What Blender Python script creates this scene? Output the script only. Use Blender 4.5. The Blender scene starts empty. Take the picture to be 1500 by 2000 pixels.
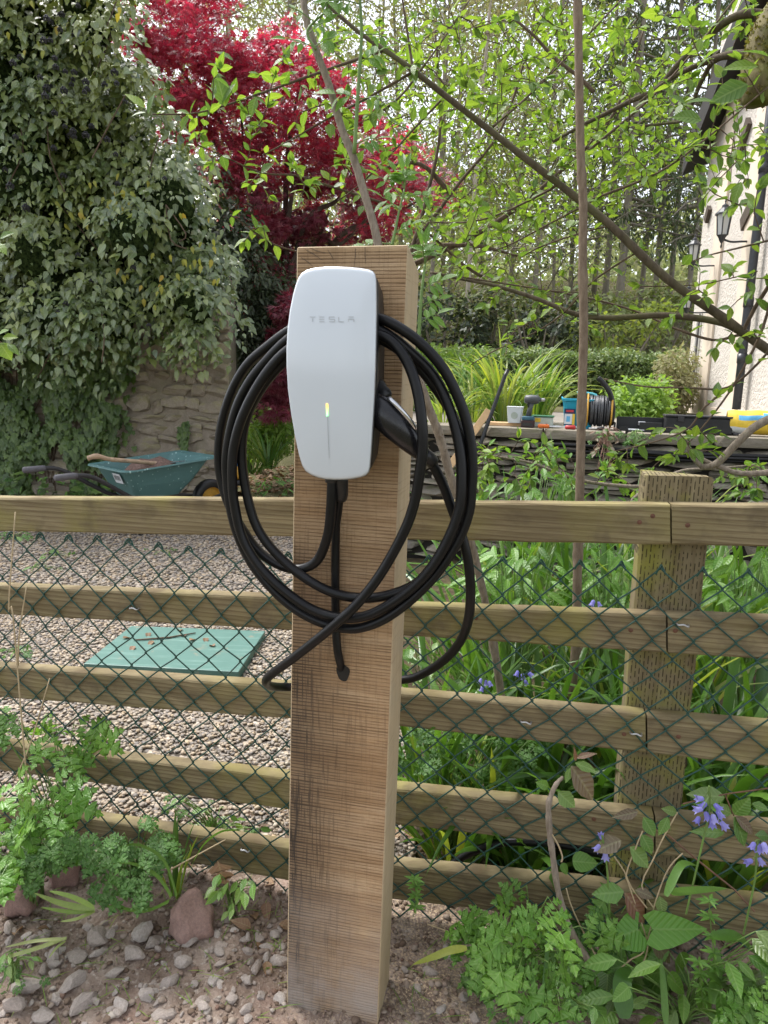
import bpy, math, random
import numpy as np
from mathutils import Vector, Matrix, noise as mnoise

# ---------------------------------------------------------------- camera, sky, sun, exposure
scene = bpy.context.scene
C = scene.collection
PITCH, ROLL, ZC, FPX = math.radians(10.5), math.radians(1.5), 1.36, 1387.0
cd = bpy.data.cameras.new('camera'); cam = bpy.data.objects.new('camera', cd); C.objects.link(cam)
RCAM = Matrix.Rotation(math.pi/2 - PITCH, 3, 'X') @ Matrix.Rotation(ROLL, 3, 'Z')
cam.matrix_world = Matrix.Translation((0, 0, ZC)) @ RCAM.to_4x4()
cd.sensor_fit = 'VERTICAL'; cd.sensor_height = 36.0; cd.lens = 36.0*FPX/2000.0
cd.clip_start = 0.02; cd.clip_end = 600
scene.camera = cam

SUN_EL, SUN_AZ = math.radians(58), math.radians(-48)     # azimuth measured from +Y towards +X
world = bpy.data.worlds.new('World'); scene.world = world; world.use_nodes = True
wn = world.node_tree; wn.nodes.clear()
sky = wn.nodes.new('ShaderNodeTexSky'); sky.sky_type = 'NISHITA'; sky.sun_disc = False
sky.sun_elevation = SUN_EL; sky.sun_rotation = SUN_AZ
sky.air_density = 1.0; sky.dust_density = 2.2; sky.ozone_density = 1.0; sky.altitude = 100
hs = wn.nodes.new('ShaderNodeHueSaturation'); hs.inputs['Saturation'].default_value = 0.3
bgn = wn.nodes.new('ShaderNodeBackground'); bgn.inputs['Strength'].default_value = 0.105
wo = wn.nodes.new('ShaderNodeOutputWorld')
wn.links.new(sky.outputs[0], hs.inputs['Color']); wn.links.new(hs.outputs[0], bgn.inputs['Color'])
wn.links.new(bgn.outputs[0], wo.inputs['Surface'])

sl = bpy.data.lights.new('sun', 'SUN'); sl.energy = 1.5; sl.angle = math.radians(22); sl.color = (1.0, 0.975, 0.94)
sun = bpy.data.objects.new('sun', sl); C.objects.link(sun)
sdir = Vector((math.sin(SUN_AZ)*math.cos(SUN_EL), math.cos(SUN_AZ)*math.cos(SUN_EL), math.sin(SUN_EL)))
sun.rotation_euler = sdir.to_track_quat('Z', 'Y').to_euler(); sun.location = sdir*50

vs = scene.view_settings
vs.view_transform = 'Standard'; vs.look = 'None'; vs.exposure = 1.88; vs.gamma = 1.0; vs.use_curve_mapping = False
scene.render.engine = 'CYCLES'
scene.cycles.max_bounces = 6; scene.cycles.diffuse_bounces = 3; scene.cycles.glossy_bounces = 2
scene.cycles.transmission_bounces = 4; scene.cycles.transparent_max_bounces = 6
scene.cycles.use_denoising = True; scene.cycles.use_adaptive_sampling = True; scene.cycles.adaptive_threshold = .015

random.seed(7); rng = np.random.default_rng(7)
U = random.uniform

# ---------------------------------------------------------------- geometry helpers
CAMP = Vector((0, 0, ZC))
def ray(px, py):
    return RCAM @ Vector(((px-750)/FPX, -(py-1000)/FPX, -1.0))
def at(px, py, Y):
    """point of the place seen at that spot of the picture, Y metres in front of the viewer"""
    d = ray(px, py); return CAMP + d*(Y/d.y)
def onplane(px, py, p, n):
    d = ray(px, py); return CAMP + d*((p-CAMP).dot(n)/d.dot(n))
def onground(px, py, z=0.0):
    d = ray(px, py); return CAMP + d*((z-ZC)/d.z)
A12 = math.radians(12)
FU = Vector((math.cos(A12), -math.sin(A12), 0)); FN = Vector((-math.sin(A12), -math.cos(A12), 0)); UP = Vector((0, 0, 1))
F0 = at(750, 1000, 1.60)                                # on the front face of the fence rails
P0 = at(690, 1000, 1.31)                                # on the front face of the oak post
def onfence(px, py, off=0.0): return onplane(px, py, F0 + FN*off, FN)
def onpost(px, py, off=0.0): return onplane(px, py, P0 + FN*off, FN)

class MB:
    """collects vertices and faces for ONE mesh"""
    def __init__(s): s.v = []; s.f = []; s.mi = []; s.cur = 0
    def add(s, vs, fs):
        o = len(s.v); s.v += [tuple(v) for v in vs]; s.f += [tuple(i+o for i in f) for f in fs]; s.mi += [s.cur]*len(fs); return s
    def box(s, c, d, R=None, bev=0.0):
        c = Vector(c); hx, hy, hz = d[0]/2, d[1]/2, d[2]/2
        if bev <= 0:
            vs = [Vector((x*hx, y*hy, z*hz)) for x in (-1, 1) for y in (-1, 1) for z in (-1, 1)]
            fs = [(0,1,3,2),(4,6,7,5),(0,4,5,1),(2,3,7,6),(0,2,6,4),(1,5,7,3)]
        else:
            vs = []; b = min(bev, hx*.9, hy*.9, hz*.9); idx = {}
            for x in (-1,1):
                for y in (-1,1):
                    for z in (-1,1):
                        for k in range(3):
                            p = [x*(hx-b), y*(hy-b), z*(hz-b)]; p[k] = (x*hx, y*hy, z*hz)[k]
                            idx[(x,y,z,k)] = len(vs); vs.append(Vector(p))
            fs = []
            for k in range(3):
                a, c2 = [i for i in range(3) if i != k]
                for sgn in (-1,1):
                    q = []
                    for sa, sb in ((-1,-1),(1,-1),(1,1),(-1,1)):
                        t = [0,0,0]; t[k] = sgn; t[a] = sa; t[c2] = sb; q.append(idx[(*t, k)])
                    fs.append(tuple(q))
            for k in range(3):
                a, c2 = [i for i in range(3) if i != k]
                for sa in (-1,1):
                    for sb in (-1,1):
                        t0 = [0,0,0]; t1 = [0,0,0]
                        t0[k] = -1; t1[k] = 1
                        for t in (t0, t1): t[a] = sa; t[c2] = sb
                        fs.append((idx[(*t0,a)], idx[(*t1,a)], idx[(*t1,c2)], idx[(*t0,c2)]))
            for x in (-1,1):
                for y in (-1,1):
                    for z in (-1,1): fs.append((idx[(x,y,z,0)], idx[(x,y,z,1)], idx[(x,y,z,2)]))
        if R is not None: vs = [R @ v for v in vs]
        return s.add([v + c for v in vs], fs)
    def hexa(s, front, ext):
        """a block from four front corners (TL, TR, BR, BL) pushed back by ext"""
        a = [Vector(p) for p in front]; b = [p + ext for p in a]
        return s.add(a+b, [(0,3,2,1),(4,5,6,7),(0,1,5,4),(1,2,6,5),(2,3,7,6),(3,0,4,7)])
    def tube(s, pts, rad, n=8, caps=True):
        pts = [Vector(p) for p in pts]; m = len(pts)
        if not hasattr(rad, '__len__'): rad = [rad]*m
        t0 = (pts[1]-pts[0]).normalized()
        nrm = t0.orthogonal().normalized(); vs = []; fs = []
        for i, p in enumerate(pts):
            t = (pts[min(i+1, m-1)] - pts[max(i-1, 0)])
            t = t.normalized() if t.length > 1e-9 else t0
            nrm = (nrm - t*nrm.dot(t)); nrm = nrm.normalized() if nrm.length > 1e-6 else t.orthogonal().normalized()
            b = t.cross(nrm)
            for k in range(n):
                a = 2*math.pi*k/n; vs.append(p + (nrm*math.cos(a) + b*math.sin(a))*rad[i])
        for i in range(m-1):
            for k in range(n):
                k2 = (k+1) % n; fs.append((i*n+k, i*n+k2, (i+1)*n+k2, (i+1)*n+k))
        if caps: fs.append(tuple(range(n-1, -1, -1))); fs.append(tuple((m-1)*n+k for k in range(n)))
        return s.add(vs, fs)
    def lathe(s, prof, c=(0,0,0), n=20, R=None, caps=True):
        vs = []; fs = []; c = Vector(c)
        for r, z in prof:
            for k in range(n):
                a = 2*math.pi*k/n; v = Vector((r*math.cos(a), r*math.sin(a), z))
                vs.append((R @ v if R is not None else v) + c)
        m = len(prof)
        for i in range(m-1):
            for k in range(n): fs.append((i*n+k, i*n+(k+1)%n, (i+1)*n+(k+1)%n, (i+1)*n+k))
        if caps: fs.append(tuple(range(n-1,-1,-1))); fs.append(tuple((m-1)*n+k for k in range(n)))
        return s.add(vs, fs)
    def loft(s, rings, caps=True):
        n = len(rings[0]); vs = [p for r in rings for p in r]; fs = []
        for i in range(len(rings)-1):
            for k in range(n): fs.append((i*n+k, i*n+(k+1)%n, (i+1)*n+(k+1)%n, (i+1)*n+k))
        if caps: fs.append(tuple(range(n-1,-1,-1))); fs.append(tuple((len(rings)-1)*n+k for k in range(n)))
        return s.add(vs, fs)
    def mesh(s, name, mats, smooth=False):
        me = bpy.data.meshes.new(name); me.from_pydata(s.v, [], s.f)
        for m in (mats if isinstance(mats, (list, tuple)) else [mats]): me.materials.append(m)
        if any(s.mi): me.polygons.foreach_set('material_index', s.mi)
        if smooth: me.polygons.foreach_set('use_smooth', [True]*len(me.polygons))
        me.update(); return me

def link(o, parent=None):
    C.objects.link(o)
    if parent is not None:
        o.parent = parent; o.matrix_parent_inverse = Matrix.Translation(parent.location).inverted() if parent.type == 'EMPTY' else parent.matrix_basis.inverted()
    return o
def tag(o, label=None, cat=None, group=None, kind=None):
    if label: o['label'] = label
    if cat: o['category'] = cat
    if group: o['group'] = group
    if kind: o['kind'] = kind
    return o
def thing(name, label, cat, loc=(0,0,0), group=None):
    o = bpy.data.objects.new(name, None); o.empty_display_size = .05; C.objects.link(o); o.location = loc
    return tag(o, label, cat, group)
def obj(name, mb, mats=None, parent=None, smooth=False, bevel=0, kind=None):
    me = mb.mesh(name, mats, smooth) if isinstance(mb, MB) else mb
    o = bpy.data.objects.new(name, me)
    if bevel:
        b = o.modifiers.new('bevel', 'BEVEL'); b.width = bevel; b.segments = 2; b.limit_method = 'ANGLE'
    if kind: o['kind'] = kind
    return link(o, parent)
def inst(name, me, M, parent=None):
    """another object sharing a mesh, placed by a world matrix"""
    o = bpy.data.objects.new(name, me); C.objects.link(o)
    if parent is not None:
        o.parent = parent; o.matrix_parent_inverse = Matrix.Translation(parent.location).inverted()
    o.matrix_basis = M; return o
def smoothpath(P, per=6):
    P = [Vector(p) for p in P]; out = []
    for i in range(len(P)-1):
        a, b, c, d = P[max(i-1,0)], P[i], P[i+1], P[min(i+2,len(P)-1)]
        for k in range(per):
            t = k/per
            out.append(0.5*((2*b) + (c-a)*t + (2*a-5*b+4*c-d)*t*t + (3*b-a-3*c+d)*t**3))
    out.append(P[-1]); return out
def lerp(a, b, t): return a + (b-a)*t
def rads(n, r0, r1): return [lerp(r0, r1, i/max(1, n-1)) for i in range(n)]

# fast meshes of many leaves --------------------------------------------------
def basis(dirs, ups):
    """rows: x axis = leaf length, z axis = leaf normal"""
    x = dirs/np.maximum(np.linalg.norm(dirs, axis=1, keepdims=True), 1e-9)
    y = np.cross(ups, x); y /= np.maximum(np.linalg.norm(y, axis=1, keepdims=True), 1e-9)
    z = np.cross(x, y); return np.stack([x, y, z], axis=2)     # columns are the axes
def scatter_mesh(name, tmpl, pos, B, size, mat, smooth=False, tint=None):
    tv, tf = tmpl[:2]; tv = np.asarray(tv, float); lc = np.array(tmpl[2] if len(tmpl) > 2 else [(x, y, 1.0) for x, y, z in tv], float); n = len(pos); m = len(tv)
    size = np.asarray(size, float)
    if size.ndim == 1: size = np.repeat(size[:, None], 3, 1)
    V = np.einsum('nij,nmj->nmi', B, tv[None]*size[:, None, :]) + pos[:, None, :]
    V = V.reshape(-1, 3)
    fl = [len(f) for f in tf]; flat = np.concatenate([np.array(f) for f in tf])
    L = (flat[None, :] + (np.arange(n)*m)[:, None]).reshape(-1)
    tot = np.tile(np.array(fl), n); start = np.concatenate([[0], np.cumsum(tot)[:-1]])
    me = bpy.data.meshes.new(name)
    me.vertices.add(len(V)); me.vertices.foreach_set('co', V.reshape(-1).astype(np.float32))
    me.loops.add(len(L)); me.loops.foreach_set('vertex_index', L.astype(np.int32))
    me.polygons.add(len(tot)); me.polygons.foreach_set('loop_start', start.astype(np.int32))
    try: me.polygons.foreach_set('loop_total', tot.astype(np.int32))
    except Exception: pass
    if smooth: me.polygons.foreach_set('use_smooth', np.ones(len(tot), bool))
    at_ = me.attributes.new('tint', 'FLOAT', 'POINT')
    tint = rng.random(n) if tint is None else np.asarray(tint)
    at_.data.foreach_set('value', np.repeat(tint, m).astype(np.float32))
    la = me.attributes.new('lc', 'FLOAT_VECTOR', 'POINT'); la.data.foreach_set('vector', np.tile(lc, (n, 1)).reshape(-1).astype(np.float32))
    me.materials.append(mat); me.update(calc_edges=True); return me
def tmesh(name, tmpl, mat, smooth=True):
    mb = MB(); mb.add(tmpl[0], tmpl[1]); me = mb.mesh(name, mat, smooth)
    lc = np.array(tmpl[2] if len(tmpl) > 2 else [(p[0], p[1], 1.0) for p in tmpl[0]], np.float32)
    la = me.attributes.new('lc', 'FLOAT_VECTOR', 'POINT'); la.data.foreach_set('vector', lc.reshape(-1)); return me
def rnd_unit(n):
    v = rng.normal(size=(n, 3)); return v/np.linalg.norm(v, axis=1, keepdims=True)

# leaf shapes (length along +x from 0 to 1) ------------------------------------
def oval(wid=.5, fold=.12, droop=.18, st=(.0,.12,.35,.62,.85,1.0), w=(.04,.5,1.,.85,.38,.0)):
    v = []; f = []
    for s_, k in zip(st, w):
        z = -droop*s_*s_; hw = wid/2*k
        v += [(s_, hw, z+fold*hw*2), (s_, 0, z), (s_, -hw, z+fold*hw*2)]
    for i in range(len(st)-1):
        a = i*3; f += [(a, a+1, a+4, a+3), (a+1, a+2, a+5, a+4)]
    return v, f
LEAF_OVAL = oval()
LEAF_BROAD = oval(.62, .1, .22)
LEAF_SLIM = oval(.3, .15, .3)
LEAF_TINY = ([(0,0,0),(.45,.3,.06),(1,0,-.1),(.45,-.3,.06)], [(0,1,2),(0,2,3)])
def star(pts, zf=0.05):
    v = [(0.0,0,0)]; n = len(pts)
    for x, y in pts: v.append((x, y, -abs(y)*zf - .12*x*x))
    return v, [(0, i, i+1) for i in range(1, n)]
LEAF_IVY = star([(.0,-.0),(-.12,-.28),(.1,-.5),(.3,-.34),(.62,-.42),(.68,-.2),(1.05,0),(.68,.2),(.62,.42),(.3,.34),(.1,.5),(-.12,.28),(.0,.0)], .25)
def palm(n=5, spread=2.3, inner=.28):
    p = [(0,0)]
    for i in range(n):
        a = -spread/2 + spread*i/(n-1); L = 1-.35*abs(a)/(spread/2); h = spread/(n-1)/2
        if i == 0: p.append((inner*math.cos(a-h), inner*math.sin(a-h)))
        p.append((L*math.cos(a), L*math.sin(a))); p.append((inner*math.cos(a+h), inner*math.sin(a+h)))
    p.append((0,0)); return star(p, .1)
LEAF_MAPLE = palm()
def lobed(nl=3, teeth=3, deep=.45):
    """a deeply cut herb leaflet"""
    top = []
    top = [(.05,.02),(.13,.09),(.21,.27),(.33,.44),(.34,.33),(.41,.30),(.385,.17),(.44,.12),(.54,.30),(.66,.38),(.655,.27),(.73,.24),(.70,.12),(.77,.11),(.87,.17),(.88,.09),(1.0,0)]
    N = len(top)-1
    v = [(0,0,0)]; f = []
    for i, (x, w) in enumerate(top):
        z = -.22*x*x; v += [(x, w, z+.08*w+.03*math.sin(x*9)), (x, 0, z), (x, -w, z+.08*w-.03*math.sin(x*9))]
    f = [(0, 2, 1), (0, 3, 2)]
    for i in range(N):
        a = 1+i*3; f += [(a, a+1, a+4, a+3), (a+1, a+2, a+5, a+4)]
    return v, f
LEAF_LOBED = lobed()
def herb_leaf():
    """three cut leaflets on one stalk"""
    V = []; F = []; LC = []
    for ang, sc, ox in ((0, .56, .46), (.95, .46, .42), (-1.0, .47, .41), (1.25, .36, .16), (-1.2, .37, .18)):
        v, f = lobed(3, 2, .5); o = len(V)
        V += [(ox+sc*(x*math.cos(ang)-y*math.sin(ang)*.9), sc*(x*math.sin(ang)+y*math.cos(ang)*.9), sc*z*1.2-.10*ox*ox+.03*math.sin(7*ox+ang)) for x, y, z in v]
        LC += [(x, y, 1.0) for x, y, z in v]
        F += [tuple(i+o for i in q) for q in f]
    o = len(V); V += [(0,.008,0),(0,-.008,0),(.52,-.005,-.03),(.52,.005,-.03)]; F.append((o,o+1,o+2,o+3)); LC += [(0,0,1)]*4
    return V, F, LC
LEAF_HERB = herb_leaf()
ICO = None
def ico():
    t = (1+5**.5)/2
    v = np.array([(-1,t,0),(1,t,0),(-1,-t,0),(1,-t,0),(0,-1,t),(0,1,t),(0,-1,-t),(0,1,-t),(t,0,-1),(t,0,1),(-t,0,-1),(-t,0,1)])/math.sqrt(1+t*t)
    f = [(0,11,5),(0,5,1),(0,1,7),(0,7,10),(0,10,11),(1,5,9),(5,11,4),(11,10,2),(10,7,6),(7,1,8),(3,9,4),(3,4,2),(3,2,6),(3,6,8),(3,8,9),(4,9,5),(2,4,11),(6,2,10),(8,6,7),(9,8,1)]
    return v, f
ICO = ico()
def ico_sub(v, f):
    v = [tuple(x) for x in v]; cache = {}; nf = []
    def mid(a, b):
        k = (min(a,b), max(a,b))
        if k not in cache:
            m = (np.array(v[a])+np.array(v[b]))/2; m /= np.linalg.norm(m); cache[k] = len(v); v.append(tuple(m))
        return cache[k]
    for a, b, c in f:
        x, y, z = mid(a,b), mid(b,c), mid(c,a); nf += [(a,x,z),(b,y,x),(c,z,y),(x,y,z)]
    return np.array(v), nf
ICO2 = ico_sub(*ICO)
ICO3 = ico_sub(*ICO2)
def rock(seed, sub=2, flat=.7, rough=.35, cuts=5):
    r = np.random.default_rng(seed); v, f = (ICO2 if sub == 2 else ICO3 if sub == 3 else ICO)
    v = np.array(v)*1.0
    for k in range(cuts):                                # plane cuts give broken faces
        n = r.normal(size=3); n /= np.linalg.norm(n); d = r.uniform(.45, .8)
        h = v@n; m = h > d; v[m] -= np.outer(h[m]-d, n)
    for i in range(len(v)):
        v[i] *= 1+rough*mnoise.noise(Vector(v[i]*1.7)+Vector((seed*3.1, 0, 0)))
    v[:, 2] *= flat; v[:, 0] *= r.uniform(1, 1.35); return v, f
def spline_blade(base, d, L, w, bend, n=7, twist=0.0):
    """a strap leaf: a folded strip that leaves the ground along d and bows over"""
    base = Vector(base); d = Vector(d).normalized(); h = Vector((d.x, d.y, 0)); h = h.normalized() if h.length > .05 else Vector((1,0,0))
    side = h.cross(UP).normalized(); vs = []; fs = []; p = base.copy(); dirv = d.copy()
    for i in range(n+1):
        t = i/n; ww = w*(.55+.45*min(1, t*4))*(1-max(0, (t-.55)/.45)**1.7)
        s2 = (Matrix.Rotation(twist*t, 3, dirv) @ side)
        nn = dirv.cross(s2)
        vs += [p+s2*ww/2+nn*ww*.18, p.copy(), p-s2*ww/2+nn*ww*.18]
        dirv = (dirv + (h*.55-UP*.9)*bend/n*(t*1.6+.2)).normalized(); p = p + dirv*(L/n)
    for i in range(n): a = i*3; fs += [(a,a+1,a+4,a+3),(a+1,a+2,a+5,a+4)]
    return vs, fs
# ---------------------------------------------------------------- materials
class NT:
    def __init__(s, name):
        s.m = bpy.data.materials.new(name); s.m.use_nodes = True; s.t = s.m.node_tree
        s.b = s.t.nodes['Principled BSDF']; s.o = s.t.nodes['Material Output']; s._co = None
    def n(s, ty, **kw):
        nd = s.t.nodes.new(ty)
        for k, v in kw.items(): setattr(nd, k, v)
        return nd
    def L(s, a, b): s.t.links.new(a, b)
    def set(s, sock, v):
        if hasattr(v, 'is_output'): s.L(v, sock)
        else: sock.default_value = v
    def co(s):
        if s._co is None: s._co = s.n('ShaderNodeTexCoord').outputs['Object']
        return s._co
    def mapped(s, scale=(1,1,1), rot=(0,0,0), loc=(0,0,0)):
        mp = s.n('ShaderNodeMapping'); s.L(s.co(), mp.inputs['Vector'])
        mp.inputs['Scale'].default_value = scale; mp.inputs['Rotation'].default_value = rot; mp.inputs['Location'].default_value = loc
        return mp.outputs[0]
    def noise(s, scale=5, detail=4, rough=.6, vec=None, dist=0.0):
        nd = s.n('ShaderNodeTexNoise'); s.L(vec if vec is not None else s.co(), nd.inputs['Vector'])
        nd.inputs['Scale'].default_value = scale; nd.inputs['Detail'].default_value = detail
        nd.inputs['Roughness'].default_value = rough; nd.inputs['Distortion'].default_value = dist
        return nd.outputs['Fac']
    def voro(s, scale=20, feature='F1', out='Distance', vec=None):
        nd = s.n('ShaderNodeTexVoronoi', feature=feature); s.L(vec if vec is not None else s.co(), nd.inputs['Vector'])
        nd.inputs['Scale'].default_value = scale; return nd.outputs[out]
    def ramp(s, fac, stops):
        nd = s.n('ShaderNodeValToRGB'); s.set(nd.inputs[0], fac); e = nd.color_ramp.elements
        while len(e) < len(stops): e.new(.5)
        for x, (p, c) in zip(e, stops):
            x.position = p; x.color = (*c, 1) if len(c) == 3 else c
        return nd.outputs[0]
    def val(s, fac, a, b, lo=0.0, hi=1.0):
        nd = s.n('ShaderNodeMapRange'); s.set(nd.inputs[0], fac)
        for i, v in zip((1,2,3,4), (a, b, lo, hi)): nd.inputs[i].default_value = v
        return nd.outputs[0]
    def mix(s, fac, a, b, mode='MIX'):
        nd = s.n('ShaderNodeMix', data_type='RGBA', blend_type=mode); s.set(nd.inputs[0], fac)
        for k, v in ((6, a), (7, b)):
            s.set(nd.inputs[k], v if hasattr(v, 'is_output') else (*v, 1))
        return nd.outputs[2]
    def math(s, op, a, b=0.0):
        nd = s.n('ShaderNodeMath', operation=op); s.set(nd.inputs[0], a); s.set(nd.inputs[1], b); return nd.outputs[0]
    def bump(s, h, strength=.5, dist=.01, prev=None):
        nd = s.n('ShaderNodeBump'); nd.inputs['Strength'].default_value = strength; nd.inputs['Distance'].default_value = dist
        s.L(h, nd.inputs['Height'])
        if prev is not None: s.L(prev, nd.inputs['Normal'])
        return nd.outputs[0]
    def fin(s, col=None, rough=None, nrm=None, spec=None, metal=None, **kw):
        if col is not None: s.set(s.b.inputs['Base Color'], col if hasattr(col, 'is_output') else (*col, 1))
        if rough is not None: s.set(s.b.inputs['Roughness'], rough)
        if nrm is not None: s.L(nrm, s.b.inputs['Normal'])
        if spec is not None: s.b.inputs['Specular IOR Level'].default_value = spec
        if metal is not None: s.b.inputs['Metallic'].default_value = metal
        for k, v in kw.items(): s.b.inputs[k].default_value = v
        return s.m
    def tint(s):
        a = s.n('ShaderNodeAttribute', attribute_name='tint'); i = s.n('ShaderNodeObjectInfo')
        return s.math('FRACT', s.math('ADD', a.outputs['Fac'], i.outputs['Random']))

def plain(name, col, rough=.5, var=.12, scale=30, bump=.0, spec=.5, metal=0.0):
    k = NT(name); nz = k.noise(scale, 5)
    c = k.mix(k.val(nz, .3, .7), tuple(x*(1-var) for x in col), tuple(min(1, x*(1+var)) for x in col))
    return k.fin(c, rough, k.bump(nz, bump, .004) if bump else None, spec, metal)
def leafmat(name, cols, trans=.35, rough=.42, tcol=None, spec=.5, patch=None, back=None):
    k = NT(name); t = k.tint(); n = len(cols)
    c = k.ramp(t, [(i/(n-1) if n > 1 else 0, x) for i, x in enumerate(cols)])
    if patch: c = k.mix(k.val(k.noise(patch[1], 2), .45, .62), c, k.mix(.6, c, patch[0]))
    nz = k.noise(180, 2)
    c = k.mix(.3, c, k.mix(nz, (.2,.2,.2), (.8,.8,.8)), 'OVERLAY')
    la = k.n('ShaderNodeAttribute', attribute_name='lc'); sx = k.n('ShaderNodeSeparateXYZ'); k.L(la.outputs['Vector'], sx.inputs[0])
    ay = k.math('ABSOLUTE', sx.outputs[1]); mid_ = k.val(ay, .035, .008)
    sn = k.math('SINE', k.math('MULTIPLY', k.math('SUBTRACT', sx.outputs[0], k.math('MULTIPLY', ay, .85)), 46.0)); vein = k.math('MULTIPLY', k.math('MAXIMUM', k.val(sn, .72, 1.0, 0, .6), mid_), sx.outputs[2])
    c = k.mix(k.math('MULTIPLY', vein, .2), c, k.mix(.5, c, (.75,.85,.45)))
    k.fin(c, rough, k.bump(k.math('SUBTRACT', k.math('MULTIPLY', sn, sx.outputs[2]), vein), .35, .0015), spec)
    tr = k.n('ShaderNodeBsdfTranslucent')
    tc = k.mix(1.0, c, tcol or (1.0, 1.0, .45), 'MULTIPLY'); g = k.n('ShaderNodeHueSaturation'); g.inputs['Value'].default_value = 1.7; k.L(tc, g.inputs['Color'])
    k.L(g.outputs[0], tr.inputs['Color'])
    ms = k.n('ShaderNodeMixShader'); ms.inputs[0].default_value = trans
    k.L(k.b.outputs[0], ms.inputs[1]); k.L(tr.outputs[0], ms.inputs[2]); k.L(ms.outputs[0], k.o.inputs['Surface'])
    return k.m
def bark(name, c1, c2, scale=40, moss=None, bump=.6):
    k = NT(name); nz = k.noise(scale, 6, .65, k.mapped((1,1,.3))); n2 = k.noise(7, 3)
    c = k.mix(k.val(nz, .32, .68), c1, c2)
    if moss: c = k.mix(k.val(n2, .45, .6), c, moss)
    return k.fin(c, .85, k.bump(nz, bump, .006), .3)

def m_oak():
    k = NT('rough_sawn_oak')
    broad = k.noise(1, 4, .6, k.mapped((3, 3, 26)), .3)
    slow = k.noise(2.4, 3)
    def bands(vec, dist, dsc, lo, hi):
        w = k.n('ShaderNodeTexWave', wave_type='BANDS', bands_direction='Z'); k.L(vec, w.inputs['Vector'])
        w.inputs['Scale'].default_value = 1.0; w.inputs['Distortion'].default_value = dist; w.inputs['Detail'].default_value = 3; w.inputs['Detail Scale'].default_value = dsc
        return k.val(w.outputs['Fac'], lo, hi)
    saw = bands(k.mapped((1.2, 1.2, 46), (0, .035, 0)), 5.0, 1.6, .55, 1.0)           # kerf marks of the saw, about 7 mm apart
    saw2 = bands(k.mapped((2, 2, 105), (0, .03, 0)), 6.0, 1.3, .6, 1.0)
    amp = k.val(k.noise(1, 5, .75, k.mapped((9, 9, 38))), .36, .62)
    vert = k.val(k.noise(1, 3, .65, k.mapped((200, 200, 11))), .50, .66)
    c = k.ramp(broad, [(.28, (.32, .20, .105)), (.45, (.43, .285, .16)), (.62, (.50, .35, .21)), (.8, (.56, .42, .28))])
    c = k.mix(k.val(slow, .5, .75, 0, .45), c, (.42, .245, .12))
    c = k.mix(k.val(k.noise(1, 3, .6, k.mapped((1.4, 1.4, 15), (0, .05, 0))), .54, .70, 0, .5), c, (.24, .14, .07))
    sx = k.n('ShaderNodeSeparateXYZ'); k.L(k.co(), sx.inputs[0])
    patchy = k.noise(3.2, 3)
    edge = k.val(sx.outputs[0], -.165, -.02, 1, 0); low = k.val(sx.outputs[2], 1.15, .7, .12, 1)
    st = k.math('MULTIPLY', k.math('MULTIPLY', edge, low), k.val(patchy, .16, .42))        # weathered left strip of the board
    c = k.mix(k.math('MULTIPLY', k.math('MULTIPLY', saw, amp), .78), c, (.13, .078, .042))
    c = k.mix(k.math('MULTIPLY', k.math('MULTIPLY', saw2, amp), .55), c, (.17, .105, .06))
    c = k.mix(k.math('MULTIPLY', vert, k.math('ADD', k.math('MULTIPLY', st, .35), k.val(patchy, .42, .68, .04, .34))), c, (.15, .095, .055))
    c = k.mix(k.math('MULTIPLY', st, k.val(k.math('MAXIMUM', saw, vert), 0, 1, .58, 1.0)), c, (.05, .040, .032))
    dust = k.math('MULTIPLY', k.val(sx.outputs[2], .34, .04), k.val(k.noise(9, 4), .30, .62))
    c = k.mix(k.math('MULTIPLY', dust, .85), c, (.36, .315, .275))
    h = k.math('SUBTRACT', k.noise(60, 4), k.math('ADD', k.math('MULTIPLY', saw, 1.2), k.math('MULTIPLY', vert, .5)))
    return k.fin(c, .88, k.bump(h, .6, .0015), .2)
def m_oakside():
    k = NT('pale_planed_oak'); a = k.noise(1, 4, .6, k.mapped((60, 60, 6))); b = k.noise(14, 4); s_ = k.noise(1, 3, .6, k.mapped((8, 8, 260)))
    c = k.mix(a, (.40, .295, .175), (.56, .45, .30)); c = k.mix(k.val(b, .5, .75, 0, .5), c, (.40, .33, .24))
    c = k.mix(k.val(s_, .56, .7, 0, .4), c, (.26, .18, .10))
    return k.fin(c, .85, k.bump(a, .4, .0015), .25)
def m_rail(name, off, base=((.15,.115,.062),(.30,.245,.14)), green=.4):
    k = NT(name); R = (0, 0, A12)
    w = k.noise(1, 5, .62, k.mapped((1.6, 10, 30), R, (off, 0, off)), 1.3)
    g = k.noise(1, 4, .65, k.mapped((6, 60, 260), R, (off, off, 0)))
    p = k.noise(4.5, 4, .6, k.mapped((1,1,1), (0,0,0), (off*3, 0, 0)))
    c = k.mix(k.val(w, .3, .7), *base)
    wv = k.n('ShaderNodeTexWave', wave_type='BANDS', bands_direction='Z')
    k.L(k.mapped((1.2, 1.2, 26), R, (off, 0, off*2)), wv.inputs['Vector']); wv.inputs['Scale'].default_value = 1.0
    wv.inputs['Distortion'].default_value = 7; wv.inputs['Detail'].default_value = 3; wv.inputs['Detail Scale'].default_value = .6
    c = k.mix(k.val(wv.outputs['Fac'], .72, 1.0, 0, .55), c, (.105, .07, .036))
    c = k.mix(k.val(g, .55, .72, 0, .5), c, (.12, .085, .05))
    c = k.mix(k.val(p, .47, .66, 0, green), c, (.25, .23, .055))
    c = k.mix(k.val(k.noise(11, 4), .54, .70, 0, .6), c, (.10, .078, .05))
    return k.fin(c, .85, k.bump(k.math('ADD', g, k.math('MULTIPLY', wv.outputs['Fac'], .4)), .55, .0025), .25)
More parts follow.
